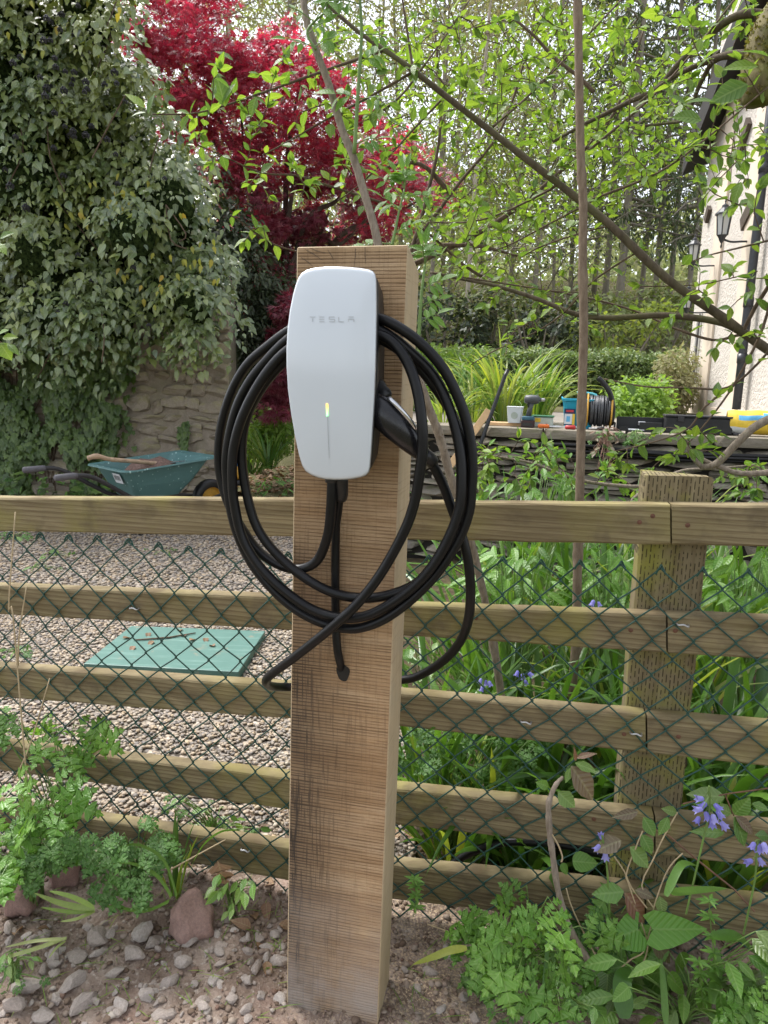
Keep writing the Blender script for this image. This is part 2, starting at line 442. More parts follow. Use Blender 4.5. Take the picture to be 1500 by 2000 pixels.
def m_post():
    k = NT('incised_fence_post'); a = k.noise(1, 5, .6, k.mapped((34, 34, 2.2)), 1.0); p = k.noise(8, 4)
    c = k.mix(k.val(a, .3, .7), (.14, .108, .06), (.27, .225, .135)); c = k.mix(k.val(p, .46, .66, 0, .75), c, (.27, .27, .05))
    vv = k.mapped((95, 95, 26), (0, 0, A12)); br = k.n('ShaderNodeTexBrick'); br.offset = .5
    sp = k.n('ShaderNodeSeparateXYZ'); k.L(k.mapped((1,1,1), (0,0,A12)), sp.inputs[0]); cb = k.n('ShaderNodeCombineXYZ')
    k.L(sp.outputs[2], cb.inputs[0]); k.L(sp.outputs[0], cb.inputs[1]); k.L(cb.outputs[0], br.inputs['Vector'])
    br.inputs['Scale'].default_value = 1.0; br.inputs['Brick Width'].default_value = .026; br.inputs['Row Height'].default_value = .0085
    br.inputs['Mortar Size'].default_value = .0032; br.inputs['Mortar Smooth'].default_value = .1
    slit = k.math('MULTIPLY', k.math('SUBTRACT', 1.0, br.outputs['Fac']), k.val(k.noise(60, 2), .40, .5))
    c = k.mix(k.math('MULTIPLY', slit, .8), c, (.035, .028, .016))
    return k.fin(c, .9, k.bump(k.math('SUBTRACT', a, slit), .5, .003), .2)
def m_soil():
    k = NT('bare_soil'); a = k.noise(9, 6, .7); b = k.noise(70, 5, .7); d = k.voro(95)
    c = k.ramp(a, [(.3, (.15, .105, .08)), (.5, (.26, .195, .155)), (.7, (.38, .31, .26))])
    c = k.mix(k.val(b, .55, .72, 0, .8), c, (.50, .44, .38)); c = k.mix(k.val(b, .40, .28, 0, .7), c, (.10, .072, .05))
    c = k.mix(k.val(k.noise(3.0, 2), .55, .7, 0, .45), c, (.25, .125, .10))
    # pale sawdust to the right of the oak post
    sx = k.n('ShaderNodeSeparateXYZ'); k.L(k.co(), sx.inputs[0])
    near = k.math('MULTIPLY', k.val(sx.outputs[0], -.25, .05), k.val(sx.outputs[0], .55, .3))
    c = k.mix(k.math('MULTIPLY', near, k.val(k.noise(190, 3), .50, .60, 0, .85)), c, (.52, .40, .27))
    return k.fin(c, .95, k.bump(k.math('ADD', b, k.math('MULTIPLY', d, .5)), .9, .008), .15)
def m_gravelbase():
    k = NT('gravel_ground'); v = k.voro(62, 'F1', 'Distance'); cc = k.voro(62, 'F1', 'Color'); s_ = k.n('ShaderNodeSeparateColor'); k.L(cc, s_.inputs[0])
    c = k.ramp(s_.outputs[0], [(0, (.17,.15,.14)), (.4, (.30,.26,.22)), (.7, (.40,.32,.24)), (1, (.50,.44,.37))])
    c = k.mix(k.val(v, .45, .75), c, (.05,.04,.03)); c = k.mix(k.val(k.noise(1.4, 4), .52, .68, 0, .6), c, (.12, .10, .06))
    return k.fin(c, .85, k.bump(v, -1.0, .012), .3)
def m_pebble():
    k = NT('river_pebbles'); t = k.tint()
    c = k.ramp(t, [(0, (.15,.135,.125)), (.2, (.26,.23,.205)), (.4, (.36,.285,.205)), (.55, (.21,.185,.17)), (.7, (.41,.305,.185)), (.85, (.45,.39,.31)), (1, (.30,.215,.145))])
    c = k.mix(k.val(k.noise(120, 3), .4, .7, 0, .5), c, (.22,.19,.16)); return k.fin(c, .7, None, .3)
def m_stone(name, cols, sc=25, moss=None, bump=.8):
    k = NT(name); i = k.n('ShaderNodeObjectInfo').outputs['Random']; n = len(cols)
    c = k.ramp(i, [(j/(n-1), x) for j, x in enumerate(cols)]); nz = k.noise(sc, 6, .7)
    c = k.mix(k.val(nz, .3, .7, 0, .8), c, k.mix(.6, c, (.07,.055,.045))); n3 = k.noise(sc*6, 3)
    c = k.mix(k.val(n3, .58, .7, 0, .45), c, (.5,.46,.41))
    if moss: c = k.mix(k.val(k.noise(2.2, 4), .5, .66, 0, .7), c, moss)
    return k.fin(c, .9, k.bump(nz, bump, .004), .2)

M = {}
M['oak'] = m_oak(); M['oakside'] = m_oakside(); M['post'] = m_post()
for i in range(5): M['rail%d' % i] = m_rail('weathered_rail_%d' % i, 3.7*i+1.3, green=(.55,.18,.35,.5,.4)[i])
M['soil'] = m_soil()
k = NT('damp_planted_soil'); a = k.noise(14, 5); c = k.ramp(a, [(.3, (.035,.026,.018)), (.55, (.075,.06,.035)), (.75, (.10,.115,.04))]); M['bedsoil'] = k.fin(c, .95, k.bump(a, 1, .02), .1); M['gravelbase'] = m_gravelbase(); M['pebble'] = m_pebble()
M['rubble'] = m_stone('rubble_stone', [(.33,.275,.24),(.44,.385,.345),(.38,.32,.28),(.47,.42,.38)], 5, None, .35)
M['redstone'] = m_stone('red_sandstone', [(.33,.20,.175),(.37,.24,.205)], 7, None, .4)
M['wallstone'] = m_stone('sandstone_rubble', [(.37,.315,.245),(.44,.38,.30),(.34,.285,.22),(.46,.405,.32)], 9, (.33,.31,.15), .6)
M['mortar'] = m_stone('lime_mortar', [(.37,.315,.25),(.40,.34,.27)], 12, (.28,.265,.17))
M['slate'] = m_stone('dry_stone', [(.23,.21,.18),(.31,.28,.235),(.37,.33,.265),(.26,.23,.19)], 8, (.17,.18,.09), .6)
M['cap'] = m_stone('stone_coping', [(.26,.23,.18),(.30,.265,.205)], 10, (.17,.165,.09), .5)
M['dark'] = plain('dark_gap', (.02,.017,.013), .95)
M['white_glass'] = None
k = NT('white_tempered_glass'); nz = k.noise(3, 2); k.fin(k.mix(nz, (.60,.65,.705), (.64,.69,.745)), .13, None, .5); k.b.inputs['Coat Weight'].default_value = .3; k.b.inputs['Coat Roughness'].default_value = .03; M['white_glass'] = k.m
M['chrome_edge'] = plain('charger_edge', (.42,.43,.45), .3, .05, metal=.6)
M['black_plastic'] = plain('black_plastic', (.012,.012,.013), .42, .2, 90, .15)
M['black_rubber'] = plain('black_rubber_cable', (.006,.006,.007), .38, .25, 60, .05, .3)
M['handle_black'] = plain('satin_black_handle', (.012,.012,.015), .26, .2, 60)
M['silver'] = plain('brushed_silver', (.6,.6,.62), .25, .08, metal=.9)
M['lettering'] = plain('grey_lettering', (.46,.49,.52), .3)
k = NT('status_light'); sx = k.n('ShaderNodeSeparateXYZ'); k.L(k.co(), sx.inputs[0])
zt, zb = at(639, 787, 1.17).z, at(639, 812, 1.17).z
cr = k.ramp(k.val(sx.outputs[2], zb, zt), [(0, (.25,.9,.3)), (.35, (.55,.9,.2)), (.65, (.95,.75,.1)), (1, (.95,.25,.12))])
k.L(cr, k.b.inputs['Emission Color']); k.b.inputs['Emission Strength'].default_value = .75; k.fin(cr, .3); M['status'] = k.m
M['mesh_green'] = plain('green_coated_wire', (.012,.062,.045), .33, .25, 50)
M['zinc'] = plain('galvanised_staple', (.5,.5,.5), .35, .15, metal=.8)
M['rust'] = plain('rusty_nail', (.13,.055,.03), .7, .3, 200)
M['teal_board'] = None
k = NT('teal_plastic_sheet'); a = k.noise(6, 5, .65); b = k.noise(1, 4, .6, k.mapped((3, 30, 3), (0,0,.3)))
c = k.mix(a, (.055,.14,.118), (.09,.19,.16)); c = k.mix(k.val(b, .55, .75, 0, .5), c, (.24,.38,.34)); c = k.mix(k.val(k.noise(16, 5), .60, .72, 0, .6), c, (.24,.2,.14))
M['teal_board'] = k.fin(c, .5, k.bump(a, .25, .006))
k = NT('barrow_green'); a = k.noise(9, 4); sp = k.voro(26); c = k.mix(a, (.065,.155,.155), (.10,.21,.205)); c = k.mix(k.math('MULTIPLY', k.val(sp, .22, .12), k.val(k.noise(8,2), .45, .55)), c, (.42,.60,.56)); M['barrow'] = k.fin(c, .5)
M['frame_black'] = plain('painted_steel', (.03,.028,.03), .5, .3, 40, .2)
M['grip'] = plain('grey_grip', (.10,.095,.105), .6)
M['yellow'] = plain('yellow_plastic', (.55,.30,.04), .5)
M['ashwood'] = plain('ash_handle', (.42,.29,.19), .6, .25, 18)
M['rubblefill'] = plain('broken_brick', (.16,.10,.08), .9, .5, 60, .8)
M['blue'] = plain('blue_plastic', (.05,.22,.65), .45)
M['bucket'] = plain('turquoise_plastic', (.01,.27,.40), .4, .08)
M['bucket_light'] = plain('pale_turquoise_plastic', (.10,.45,.52), .45, .1)
M['white'] = plain('white_plastic', (.66,.70,.74), .5, .06)
M['navy'] = plain('navy_print', (.015,.025,.09), .5)
M['print_yellow'] = plain('yellow_print', (.75,.52,.05), .5)
M['print_red'] = plain('red_print', (.55,.04,.05), .5)
M['print_blue'] = plain('light_blue_print', (.12,.42,.68), .5)
M['tub'] = plain('frosted_tub', (.46,.52,.47), .35, .1); M['tub_lid'] = plain('green_lid', (.03,.15,.075), .45)
M['drillgrey'] = plain('drill_grey', (.075,.08,.085), .5, .2); M['drillblue'] = plain('drill_blue', (.03,.11,.16), .5); M['battery'] = plain('battery_dark', (.045,.02,.022), .5, .3)
M['red'] = plain('red_grip', (.45,.03,.03), .45); M['orange'] = plain('orange_grip', (.75,.17,.03), .45); M['steel'] = plain('tool_steel', (.5,.5,.52), .3, .1, metal=.8)
M['blackbox'] = plain('black_box', (.014,.014,.016), .55, .3, 20)
M['freshpine'] = plain('fresh_pine', (.66,.43,.23), .7, .14, 14)
M['wirecoil'] = plain('grey_wire', (.055,.057,.065), .42, .4, 120)
k = NT('pebbledash_render'); a = k.noise(28, 5, .6); b = k.noise(2, 4); c = k.mix(b, (.59,.54,.485), (.67,.625,.565)); M['render'] = k.fin(c, .92, k.bump(a, 1.0, .03), .2)
M['render_smooth'] = plain('smooth_cream_render', (.68,.58,.47), .85, .07, 4, .1)
M['beam'] = plain('dark_stained_timber', (.075,.055,.04), .7, .3, 20, .3)
M['gutter'] = plain('black_gutter', (.03,.033,.04), .4, .15)
M['eave'] = plain('dark_eave', (.02,.018,.018), .7)
k = NT('lantern_glass'); k.fin((.72,.74,.74), .12, None, .6); k.b.inputs['Transmission Weight'].default_value = .35; M['lglass'] = k.m
M['winwhite'] = plain('white_window_frame', (.68,.67,.64), .5); k = NT('window_glass'); k.fin((.05,.06,.065), .06, None, .6); M['glass'] = k.m
M['path'] = plain('paving', (.27,.24,.205), .9, .18, 6, .4)
k = NT('lawn_and_litter'); a = k.noise(3, 5); b = k.noise(30, 4); c = k.mix(a, (.075,.10,.03), (.15,.12,.07)); c = k.mix(k.val(b,.5,.7), c, (.17,.14,.10)); M['yard'] = k.fin(c, .95, k.bump(b, .8, .03), .1)
k = NT('forest_floor'); a = k.noise(.5, 5); b = k.noise(4, 5); c = k.mix(a, (.07,.075,.03), (.13,.10,.06)); c = k.mix(k.val(b,.5,.7,0,.7), c, (.06,.085,.025)); M['forest'] = k.fin(c, .95, k.bump(b, 1, .2), .1)

M['bark_brown'] = bark('twig_bark', (.065,.045,.03), (.15,.105,.07), 70)
M['bark_dog'] = bark('branch_bark', (.055,.041,.026), (.115,.09,.058), 60, (.085,.078,.034))
M['bark_sap'] = bark('sapling_bark', (.14,.10,.068), (.255,.195,.14), 90)
M['bark_elder'] = bark('elder_bark', (.16,.125,.095), (.31,.26,.205), 110)
M['bark_moss'] = bark('mossy_bark', (.09,.075,.035), (.16,.13,.05), 25, (.11,.12,.02), 1)
M['bark_far'] = bark('forest_bark', (.19,.165,.13), (.30,.265,.215), 6)
M['bark_pale'] = bark('pale_bark', (.36,.31,.25), (.5,.44,.36), 6)
M['bark_maple'] = bark('maple_bark', (.05,.036,.028), (.11,.08,.06), 20)
M['stem_green'] = plain('green_stem', (.13,.22,.05), .5, .2)
M['stem_red'] = plain('reddish_stem', (.17,.085,.05), .6, .3)
M['straw'] = plain('dry_straw', (.42,.33,.20), .8, .2)
M['dryleaf'] = leafmat('dry_brown_leaf', [(.15,.085,.045),(.24,.14,.075),(.31,.20,.12),(.20,.11,.07)], .15, .7, (1,.8,.5))

M['leaf_dog'] = leafmat('fresh_dogwood_leaf', [(.095,.18,.028),(.145,.245,.036),(.195,.285,.042),(.125,.215,.036),(.075,.15,.034)], .42, .42)
M['leaf_dog2'] = leafmat('fresh_shrub_leaf', [(.135,.23,.03),(.185,.285,.036),(.16,.255,.032),(.11,.195,.03)], .45, .45)
M['leaf_elder'] = leafmat('elder_leaf', [(.09,.20,.035),(.13,.26,.042),(.11,.225,.036)], .45, .4)
M['leaf_ivy'] = leafmat('ivy_leaf', [(.05,.085,.034),(.095,.15,.055),(.18,.24,.09),(.06,.105,.04),(.29,.345,.11),(.11,.165,.068)], .2, .2, spec=1.0, patch=((.22,.25,.05), .9))
M['leaf_ivy_low'] = leafmat('creeping_ivy_leaf', [(.05,.095,.026),(.08,.14,.035),(.125,.20,.045),(.06,.11,.03)], .2, .3)
M['leaf_yellow'] = leafmat('yellowing_ivy_leaf', [(.38,.34,.04),(.30,.33,.05),(.48,.33,.04)], .35, .4)
M['berry'] = plain('ivy_berries', (.018,.017,.02), .4, .3)
M['leaf_maple'] = leafmat('red_maple_leaf', [(.27,.02,.055),(.40,.035,.075),(.21,.026,.065),(.47,.08,.12),(.32,.03,.075),(.15,.022,.05)], .46, .38, (1.0,.4,.55))
M['leaf_maple_shade'] = leafmat('shade_purple_maple_leaf', [(.19,.026,.055),(.27,.065,.105),(.14,.02,.045),(.33,.10,.145)], .34, .45, (1.0,.4,.5))  # purple copy of the red leaf: shade and sheen put into its colour
M['leaf_hedge'] = leafmat('hedge_leaf', [(.085,.14,.04),(.125,.195,.055),(.17,.245,.075),(.26,.31,.12)], .25, .4)
M['leaf_shrub'] = leafmat('bright_shrub_leaf', [(.14,.25,.04),(.20,.33,.055),(.17,.29,.05)], .4, .5)
M['leaf_dark'] = leafmat('dark_evergreen_leaf', [(.018,.03,.014),(.03,.05,.02),(.045,.072,.028)], .12, .45)
M['leaf_conifer'] = leafmat('conifer_needles', [(.05,.08,.035),(.075,.105,.05),(.10,.13,.06)], .15, .6)
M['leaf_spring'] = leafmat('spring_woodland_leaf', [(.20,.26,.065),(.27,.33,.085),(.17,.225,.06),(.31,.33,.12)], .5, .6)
M['leaf_brown'] = leafmat('winter_twigs', [(.22,.20,.11),(.28,.27,.14),(.25,.28,.115)], .25, .8, (1,.95,.7))
M['leaf_under'] = leafmat('undergrowth_leaf', [(.10,.13,.045),(.16,.20,.065),(.22,.25,.10),(.15,.13,.08)], .25, .6)
M['leaf_herb'] = leafmat('fresh_herb_leaf', [(.075,.19,.02),(.105,.245,.028),(.14,.29,.036),(.06,.15,.02)], .3, .4)
M['leaf_herb2'] = leafmat('small_herb_leaf', [(.05,.14,.022),(.08,.195,.032),(.065,.165,.03)], .3, .45)
M['blade'] = leafmat('strap_leaf', [(.05,.12,.02),(.08,.18,.028),(.12,.235,.04),(.065,.145,.025)], .32, .34)
M['blade_yellow'] = leafmat('yellowing_strap_leaf', [(.25,.33,.05),(.34,.37,.06),(.2,.3,.05)], .38, .4)
M['blade_pale'] = leafmat('pale_strap_leaf', [(.15,.24,.05),(.22,.30,.08),(.30,.33,.13),(.12,.21,.04)], .35, .45)
M['leaf_shiny'] = leafmat('glossy_oval_leaf', [(.07,.17,.03),(.12,.245,.04),(.16,.26,.06),(.13,.19,.055)], .3, .28, spec=.6)
M['leaf_bronze'] = leafmat('bronze_leaf', [(.12,.085,.055),(.15,.12,.07),(.19,.085,.055)], .25, .4, (1,.8,.5))
M['leaf_arum'] = leafmat('arum_leaf', [(.11,.27,.035),(.135,.31,.045)], .38, .28)
M['bluebell'] = leafmat('bluebell_petal', [(.20,.185,.55),(.27,.25,.64),(.38,.36,.70)], .35, .5, (1,1,1))
M['moss'] = leafmat('grass_tuft', [(.13,.22,.04),(.18,.28,.055),(.26,.31,.09)], .35, .6)

k = NT('painted_ivy_shade'); a = k.noise(30, 5); M['ivycore'] = k.fin(k.mix(k.val(a,.35,.65), (.008,.014,.006), (.05,.075,.025)), 1.0, k.bump(a, 1, .05), .0)  # near-black green paints the shade deep in the ivy

k = NT('soil_crumb'); t = k.tint(); c = k.ramp(t, [(0,(.13,.09,.065)),(.3,(.22,.165,.125)),(.6,(.30,.245,.20)),(.85,(.20,.13,.10)),(1,(.42,.37,.32))]); M['crumb'] = k.fin(c, .95, k.bump(k.noise(150, 3), .6, .003), .1)
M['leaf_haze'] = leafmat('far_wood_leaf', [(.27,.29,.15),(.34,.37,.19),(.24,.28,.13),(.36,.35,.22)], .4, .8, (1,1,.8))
M['mossy'] = leafmat('limb_moss', [(.10,.10,.02),(.16,.14,.035),(.13,.12,.02),(.20,.15,.06)], .2, .9)
M['darklitter'] = leafmat('rotting_leaf', [(.05,.032,.022),(.09,.055,.036),(.14,.085,.055),(.06,.045,.035)], .1, .8, (1,.8,.5))
# ---------------------------------------------------------------- the setting
def grid(x0, x1, y0, y1, nx, ny, zf):
    mb = MB(); vs = []; fs = []
    for j in range(ny+1):
        for i in range(nx+1):
            x = lerp(x0, x1, i/nx); y = lerp(y0, y1, j/ny); vs.append((x, y, zf(x, y)))
    for j in range(ny):
        for i in range(nx):
            a = j*(nx+1)+i; fs.append((a, a+1, a+nx+2, a+nx+1))
    return mb.add(vs, fs)
def fb(x, y, s, o=4): return mnoise.fractal(Vector((x*s, y*s, 3.3)), 1.0, 2.0, o)
tag(obj('ground', grid(-300, 300, -300, 300, 8, 8, lambda x, y: -.12), M['forest']), kind='structure')
def soil_z(x, y):
    return .014*(1+.8*mnoise.noise(Vector((x*25, y*25, 1))))*math.exp(-((x+.03)/.17)**2-((y-1.33)/.12)**2) + .018*fb(x, y, 3) + .012*fb(x, y, 14) + .006*fb(x+7, y, 45, 3) + (.02 if x < -.3 else 0)*max(0, min(1, (-x-.3)*2))
tag(obj('soil_bed', grid(-2.6, 2.6, .35, 1.75, 220, 110, soil_z), M['soil'], smooth=True), kind='structure')
def gravel_z(x, y): return -.02 + .015*fb(x, y, 2) + .0
tag(obj('gravel_yard', grid(-9, .12, 1.74, 8.6, 70, 60, gravel_z), M['gravelbase'], smooth=True), kind='structure')
def bed_z(x, y): return -.03 + .03*fb(x, y, 3) + .05*max(0, (y-2.2))*.3
tag(obj('planting_bed', grid(.1, 6, 1.74, 5.4, 60, 40, bed_z), M['bedsoil'], smooth=True), kind='structure')
def yard_z(x, y): return -.005 + .02*fb(x, y, 1.3) + max(0, y-8)*.06
tag(obj('leaf_litter_yard', grid(-9, .4, 6.9, 15, 40, 40, yard_z), M['yard'], smooth=True), kind='structure')
def hill_z(x, y):
    b = max(0, y-13.5); return .75 + .25*min(b, 26) + .06*max(0, b-26) + .35*fb(x, y, .12) - .3
tag(obj('hillside', grid(-70, 70, 13.2, 120, 70, 60, hill_z), M['forest'], smooth=True), kind='structure')

# the terrace held up by the dry stone wall on the right
CW0, CW1 = at(862, 829, 5.35), at(1560, 857, 4.75)          # front edge of the coping
TZ = (CW0.z + CW1.z)/2
wd = Vector((CW1.x-CW0.x, CW1.y-CW0.y, 0)); WLEN = wd.length; wd.normalize(); wnrm = Vector((wd.y, -wd.x, 0))   # towards the viewer
W0 = Vector((CW0.x, CW0.y, 0)) - wd*.75
mbt = MB()
tp = [W0-wnrm*.36, W0+wd*8-wnrm*.36, Vector((14, 14, 0)), Vector((-.2, 14, 0))]
mbt.add([p+UP*z for z in (-.1, TZ-.035) for p in tp], [(4,5,6,7),(0,1,5,4),(1,2,6,5),(3,0,4,7)])
tag(obj('terrace', mbt, M['path']), kind='structure')
tz0 = TZ-.035
mbl = MB(); mbl.add([(-.2, 9.2, tz0+.006), (5.2, 9.2, tz0+.006), (14, 14, tz0+.006), (-.2, 14, tz0+.006)], [(0,1,2,3)])
tag(obj('terrace_lawn', mbl, M['yard']), kind='structure')

def boxy(seed, sub=2, e=.42, rough=.16):
    r = np.random.default_rng(seed); v, f = ICO2 if sub == 2 else ICO3
    v = np.sign(v)*np.abs(v)**e; v = v/np.abs(v).max(axis=0)
    v = np.array([p*(1+rough*mnoise.noise(Vector(p*1.1)+Vector((seed*5.7, 1, 2)))) for p in v])
    return v*.5, f
def bmeshes(name, mat, n, **kw): return [tmesh(name, boxy(s+3, **kw), mat, False) for s in range(n)]
def frame(o, x, y, z, sx, sy, sz, roll=0.0):
    return Matrix.Translation(o) @ Matrix((x, y, z)).transposed().to_4x4() @ Matrix.Rotation(roll, 4, 'Y') @ Matrix.Diagonal((sx, sy, sz, 1))

rw = thing('retaining_wall', 'low dry stone wall with flat coping stones holding up the terrace', 'wall', W0)
core = MB(); core.add([p+UP*z for z in (-.1, TZ-.075) for p in (W0-wnrm*.06, W0+wd*(WLEN+1.5)-wnrm*.06, W0+wd*(WLEN+1.5)-wnrm*.33, W0-wnrm*.33)],
                      [(4,5,6,7),(0,1,5,4),(1,2,6,5),(2,3,7,6),(3,0,4,7)])
obj('rubble_core', core, M['dark'], rw)
sv = [tmesh('stone', (np.clip(rock(s+70, 2, .95, .22, 8)[0], -.75, .75)*.68, ICO2[1]), M['slate'], False) for s in range(9)]
z = .02; row = 0
while z < TZ-.1:
    h = min(random.choice((U(.035,.06), U(.06,.13))), TZ-.075-z); x = -U(0, .15)
    while x < WLEN+1.2:
        w = U(.12, .38)
        inst('stone', random.choice(sv), frame(W0+wd*(x+w/2)+UP*(z+h/2)-wnrm*(.1-U(-.02, .04)), wd, -wnrm, UP, w*1.05, .2, h*1.08, U(-.07, .07)), rw)
        x += w+.006
    z += h*.97; row += 1
cvv = bmeshes('coping_stone', M['cap'], 3, rough=.06, e=.2)
x = 0
while x < WLEN+1.3:
    w = U(.42, .75)
    inst('coping_stone', random.choice(cvv), frame(W0+wd*(x+w/2)+UP*(TZ-.04)-wnrm*.165, wd, -wnrm, UP, w, .37, .075, U(-.004, .004)), rw); x += w+.004
# black service pipes clipped along the wall
for kk, (pp, r_) in enumerate([([(1060,868),(1150,872),(1240,882),(1330,886),(1420,890),(1530,893)], .016), ([(1075,882),(1170,884),(1260,893),(1340,899),(1440,901),(1530,905)], .014), ([(1050,876),(1140,893),(1250,885),(1350,893),(1530,899)], .011)]):
    pts = smoothpath([onplane(px, py, W0+wnrm*(.05+.012*kk), wnrm) for px, py in pp], 5)
    mbp = MB(); mbp.tube(pts, r_, 8)
    tag(obj('service_pipe', mbp, M['black_rubber'], smooth=True), ('topmost', 'lowest', 'thinnest')[kk]+' of three black pipes run along the dry stone wall', 'pipe', 'black pipes along the dry stone wall')

# the old stone wall behind the wheelbarrow
SW = 7.9
sw = thing('stone_wall', 'old mortared sandstone wall half hidden by ivy behind the wheelbarrow', 'wall', (-3.4, SW, 0))
xr = at(447, 800, SW).x
mbm = MB(); mbm.box(((xr-9)/2, SW+.22, 1.1), (xr+9, .40, 2.6)); obj('mortar_bed', mbm, M['mortar'], sw)
wv = [tmesh('stone', (np.clip(rock(s+110, 3, .95, .3, 7)[0], -.8, .8)*.64, ICO3[1]), M['wallstone'], False) for s in range(10)]
z = -.05
while z < 2.1:
    h = random.choice((U(.08,.14), U(.14,.26))); x = xr+.005
    while x > -4.9:
        w = U(.10, .40); dz = U(-.03, .03)
        inst('stone', random.choice(wv), frame(Vector((x-w/2, SW+.05-U(-.01, .03), z+h/2+dz)), Vector((1,0,0)), Vector((0,1,0)), UP, w*U(.9,1.12), .15, h*U(.82,1.15), U(-.14, .14)), sw)
        x -= w
    z += h
# ---------------------------------------------------------------- the house on the right
HA, HB = at(1503, 797, 7.2), at(1337, 788, 10.6); HA.z = HB.z = 0
hu = (HB-HA).normalized(); hn = Vector((-hu.y, hu.x, 0))              # outwards, to the left
ground_h = 1.13
def hp(s, off, z): return HA+hu*s+hn*off+UP*z
def hs_at(px, py):                                                      # metres along the house wall and height seen at a spot
    q = onplane(px, py, HA, hn); return (Vector((q.x, q.y, 0))-HA).dot(hu), q.z
hl = (HB-HA).length
house = thing('house', 'cream roughcast house wall with black downpipe and wall lanterns', 'house', HA)
def hbox(name, s0, s1, o0, o1, z0, z1, mat, parent=house, bevel=0):
    m = MB(); pts = [hp(s, o, z) for z in (z0, z1) for s, o in ((s0,o0),(s1,o0),(s1,o1),(s0,o1))]
    m.add(pts, [(0,3,2,1),(4,5,6,7),(0,1,5,4),(1,2,6,5),(2,3,7,6),(3,0,4,7)]); return obj(name, m, mat, parent, bevel=bevel)
hbox('wall', -1.6, hl, -6, 0, ground_h-.02, 6.2, M['render'])
hbox('plinth', -1.6, hl+.01, -.3, .035, TZ-.06, ground_h, M['render_smooth'])
for px in (1392, 1452):
    s_, _ = hs_at(px, 600); hbox('pilaster', s_-.2, s_+.2, .002, .03, ground_h, 6.1, M['render_smooth'])
# dark timbers let into the wall
for (pa, pb, w) in (((1444,312),(1468,235),.14), ((1383,432),(1390,405),.12), ((1455,440),(1478,392),.16)):
    (s0, z0), (s1, z1) = hs_at(*pa), hs_at(*pb); m = MB(); d = (hp(s1,0,z1)-hp(s0,0,z0)).normalized(); q = d.cross(hn).normalized()
    a, b = hp(s0, .002, z0), hp(s1, .002, z1); m.add([a-q*w/2, b-q*w/2, b+q*w/2, a+q*w/2]+[p+hn*.05 for p in (a-q*w/2, b-q*w/2, b+q*w/2, a+q*w/2)], [(0,1,2,3),(4,7,6,5),(0,4,5,1),(1,5,6,2),(2,6,7,3),(3,7,4,0)])
    obj('timber', m, M['beam'], house)
ra, rb = hs_at(1385, 330), hs_at(1398, 215)
rf = MB(); z_e = ra[1]
rf.add([hp(-1.8,.28,z_e+2.3), hp(hl+.3,.28,z_e), hp(hl+.3,.28,z_e+.35), hp(-1.8,.28,z_e+2.65), hp(-1.8,-4,z_e+3.8), hp(hl+.3,-4,z_e+2.2), hp(hl+.3,-4,z_e+2.5), hp(-1.8,-4,z_e+4.1)],
       [(0,1,2,3),(3,2,6,7),(0,4,5,1),(1,5,6,2),(0,3,7,4),(4,7,6,5)])
obj('roof', rf, M['eave'], house)
# downpipe
dp = [onplane(px, py, HA+hn*.09, hn) for px, py in ((1502,215),(1490,330),(1476,470),(1464,590),(1452,700),(1441,800))]
dp = [Vector((lerp(dp[0].x,dp[-1].x,.5), lerp(dp[0].y,dp[-1].y,.5), p.z)) for p in dp]; dp[0].z += 1.2
m = MB(); m.tube(dp, .045, 14)
dpo = obj('downpipe', m, M['gutter'], house, smooth=True)
for i in (1, 3, 4):
    m = MB(); m.tube([dp[i]-UP*.05, dp[i]+UP*.05], .052, 14); obj('pipe_bracket', m, M['gutter'], dpo, smooth=True)
# white cables clipped up the far corner
for i in range(3):
    m = MB(); m.tube([hp(hl-.30-.10*i, .012, ground_h+.05), hp(hl-.31-.10*i, .012, ground_h+1.25)], .011, 7); obj('clipped_cable', m, M['winwhite'] if i != 1 else M['grip'], house)
def lantern(px, py, H, s_off, label):
    q = onplane(px, py, HA+hn*.30, hn); base = q - UP*H*.5
    t = thing('wall_lantern', label, 'lantern', base, 'black wall lanterns on the house')
    z0 = base.z; c = Vector((base.x, base.y, 0)); w = H*.16
    m = MB(); m.lathe([(.004,0),(.012,H*.04),(.006,H*.1),(.022,H*.14),(w*.55,H*.24),(w*.72,H*.27)], c+UP*z0, 8); obj('base', m, M['gutter'], t, smooth=False)
    g = MB(); g.lathe([(w*.66,H*.27),(w*.93,H*.68)], c+UP*z0, 6); obj('glass', g, M['lglass'], t)
    cg = MB()
    for k in range(6):
        a = 2*math.pi*k/6; cg.tube([c+Vector((math.cos(a)*w*.7, math.sin(a)*w*.7, z0+H*.27)), c+Vector((math.cos(a)*w*.97, math.sin(a)*w*.97, z0+H*.68))], H*.014, 5)
    obj('cage', cg, M['gutter'], t)
    rr = MB(); rr.lathe([(w*1.18,H*.68),(w*1.14,H*.71),(w*.62,H*.80),(w*.45,H*.82),(w*.4,H*.87),(w*.12,H*.90),(.006,H*.93),(.012,H*.955),(.003,H)], c+UP*z0, 12); obj('roof', rr, M['gutter'], t, smooth=False)
    ar = MB(); ar.tube(smoothpath([c+UP*(z0+H*.2), c-hn*.1+UP*(z0+H*.135), c-hn*.22+UP*(z0+H*.14), c-hn*.285+UP*(z0+H*.14)], 4), H*.022, 7)
    ar.box(c-hn*.29+UP*(z0+H*.14), (.02, .02, H*.22)); obj('arm', ar, M['gutter'], t)
lantern(1413, 437, .53, 0, 'nearest black wall lantern with frosted panes on the cream house')
lantern(1355, 493, .46, 0, 'smaller black wall lantern seen behind the nearest one, near the house corner')
lantern(1343, 586, .44, 0, 'farthest and lowest small dark lantern by the house corner')
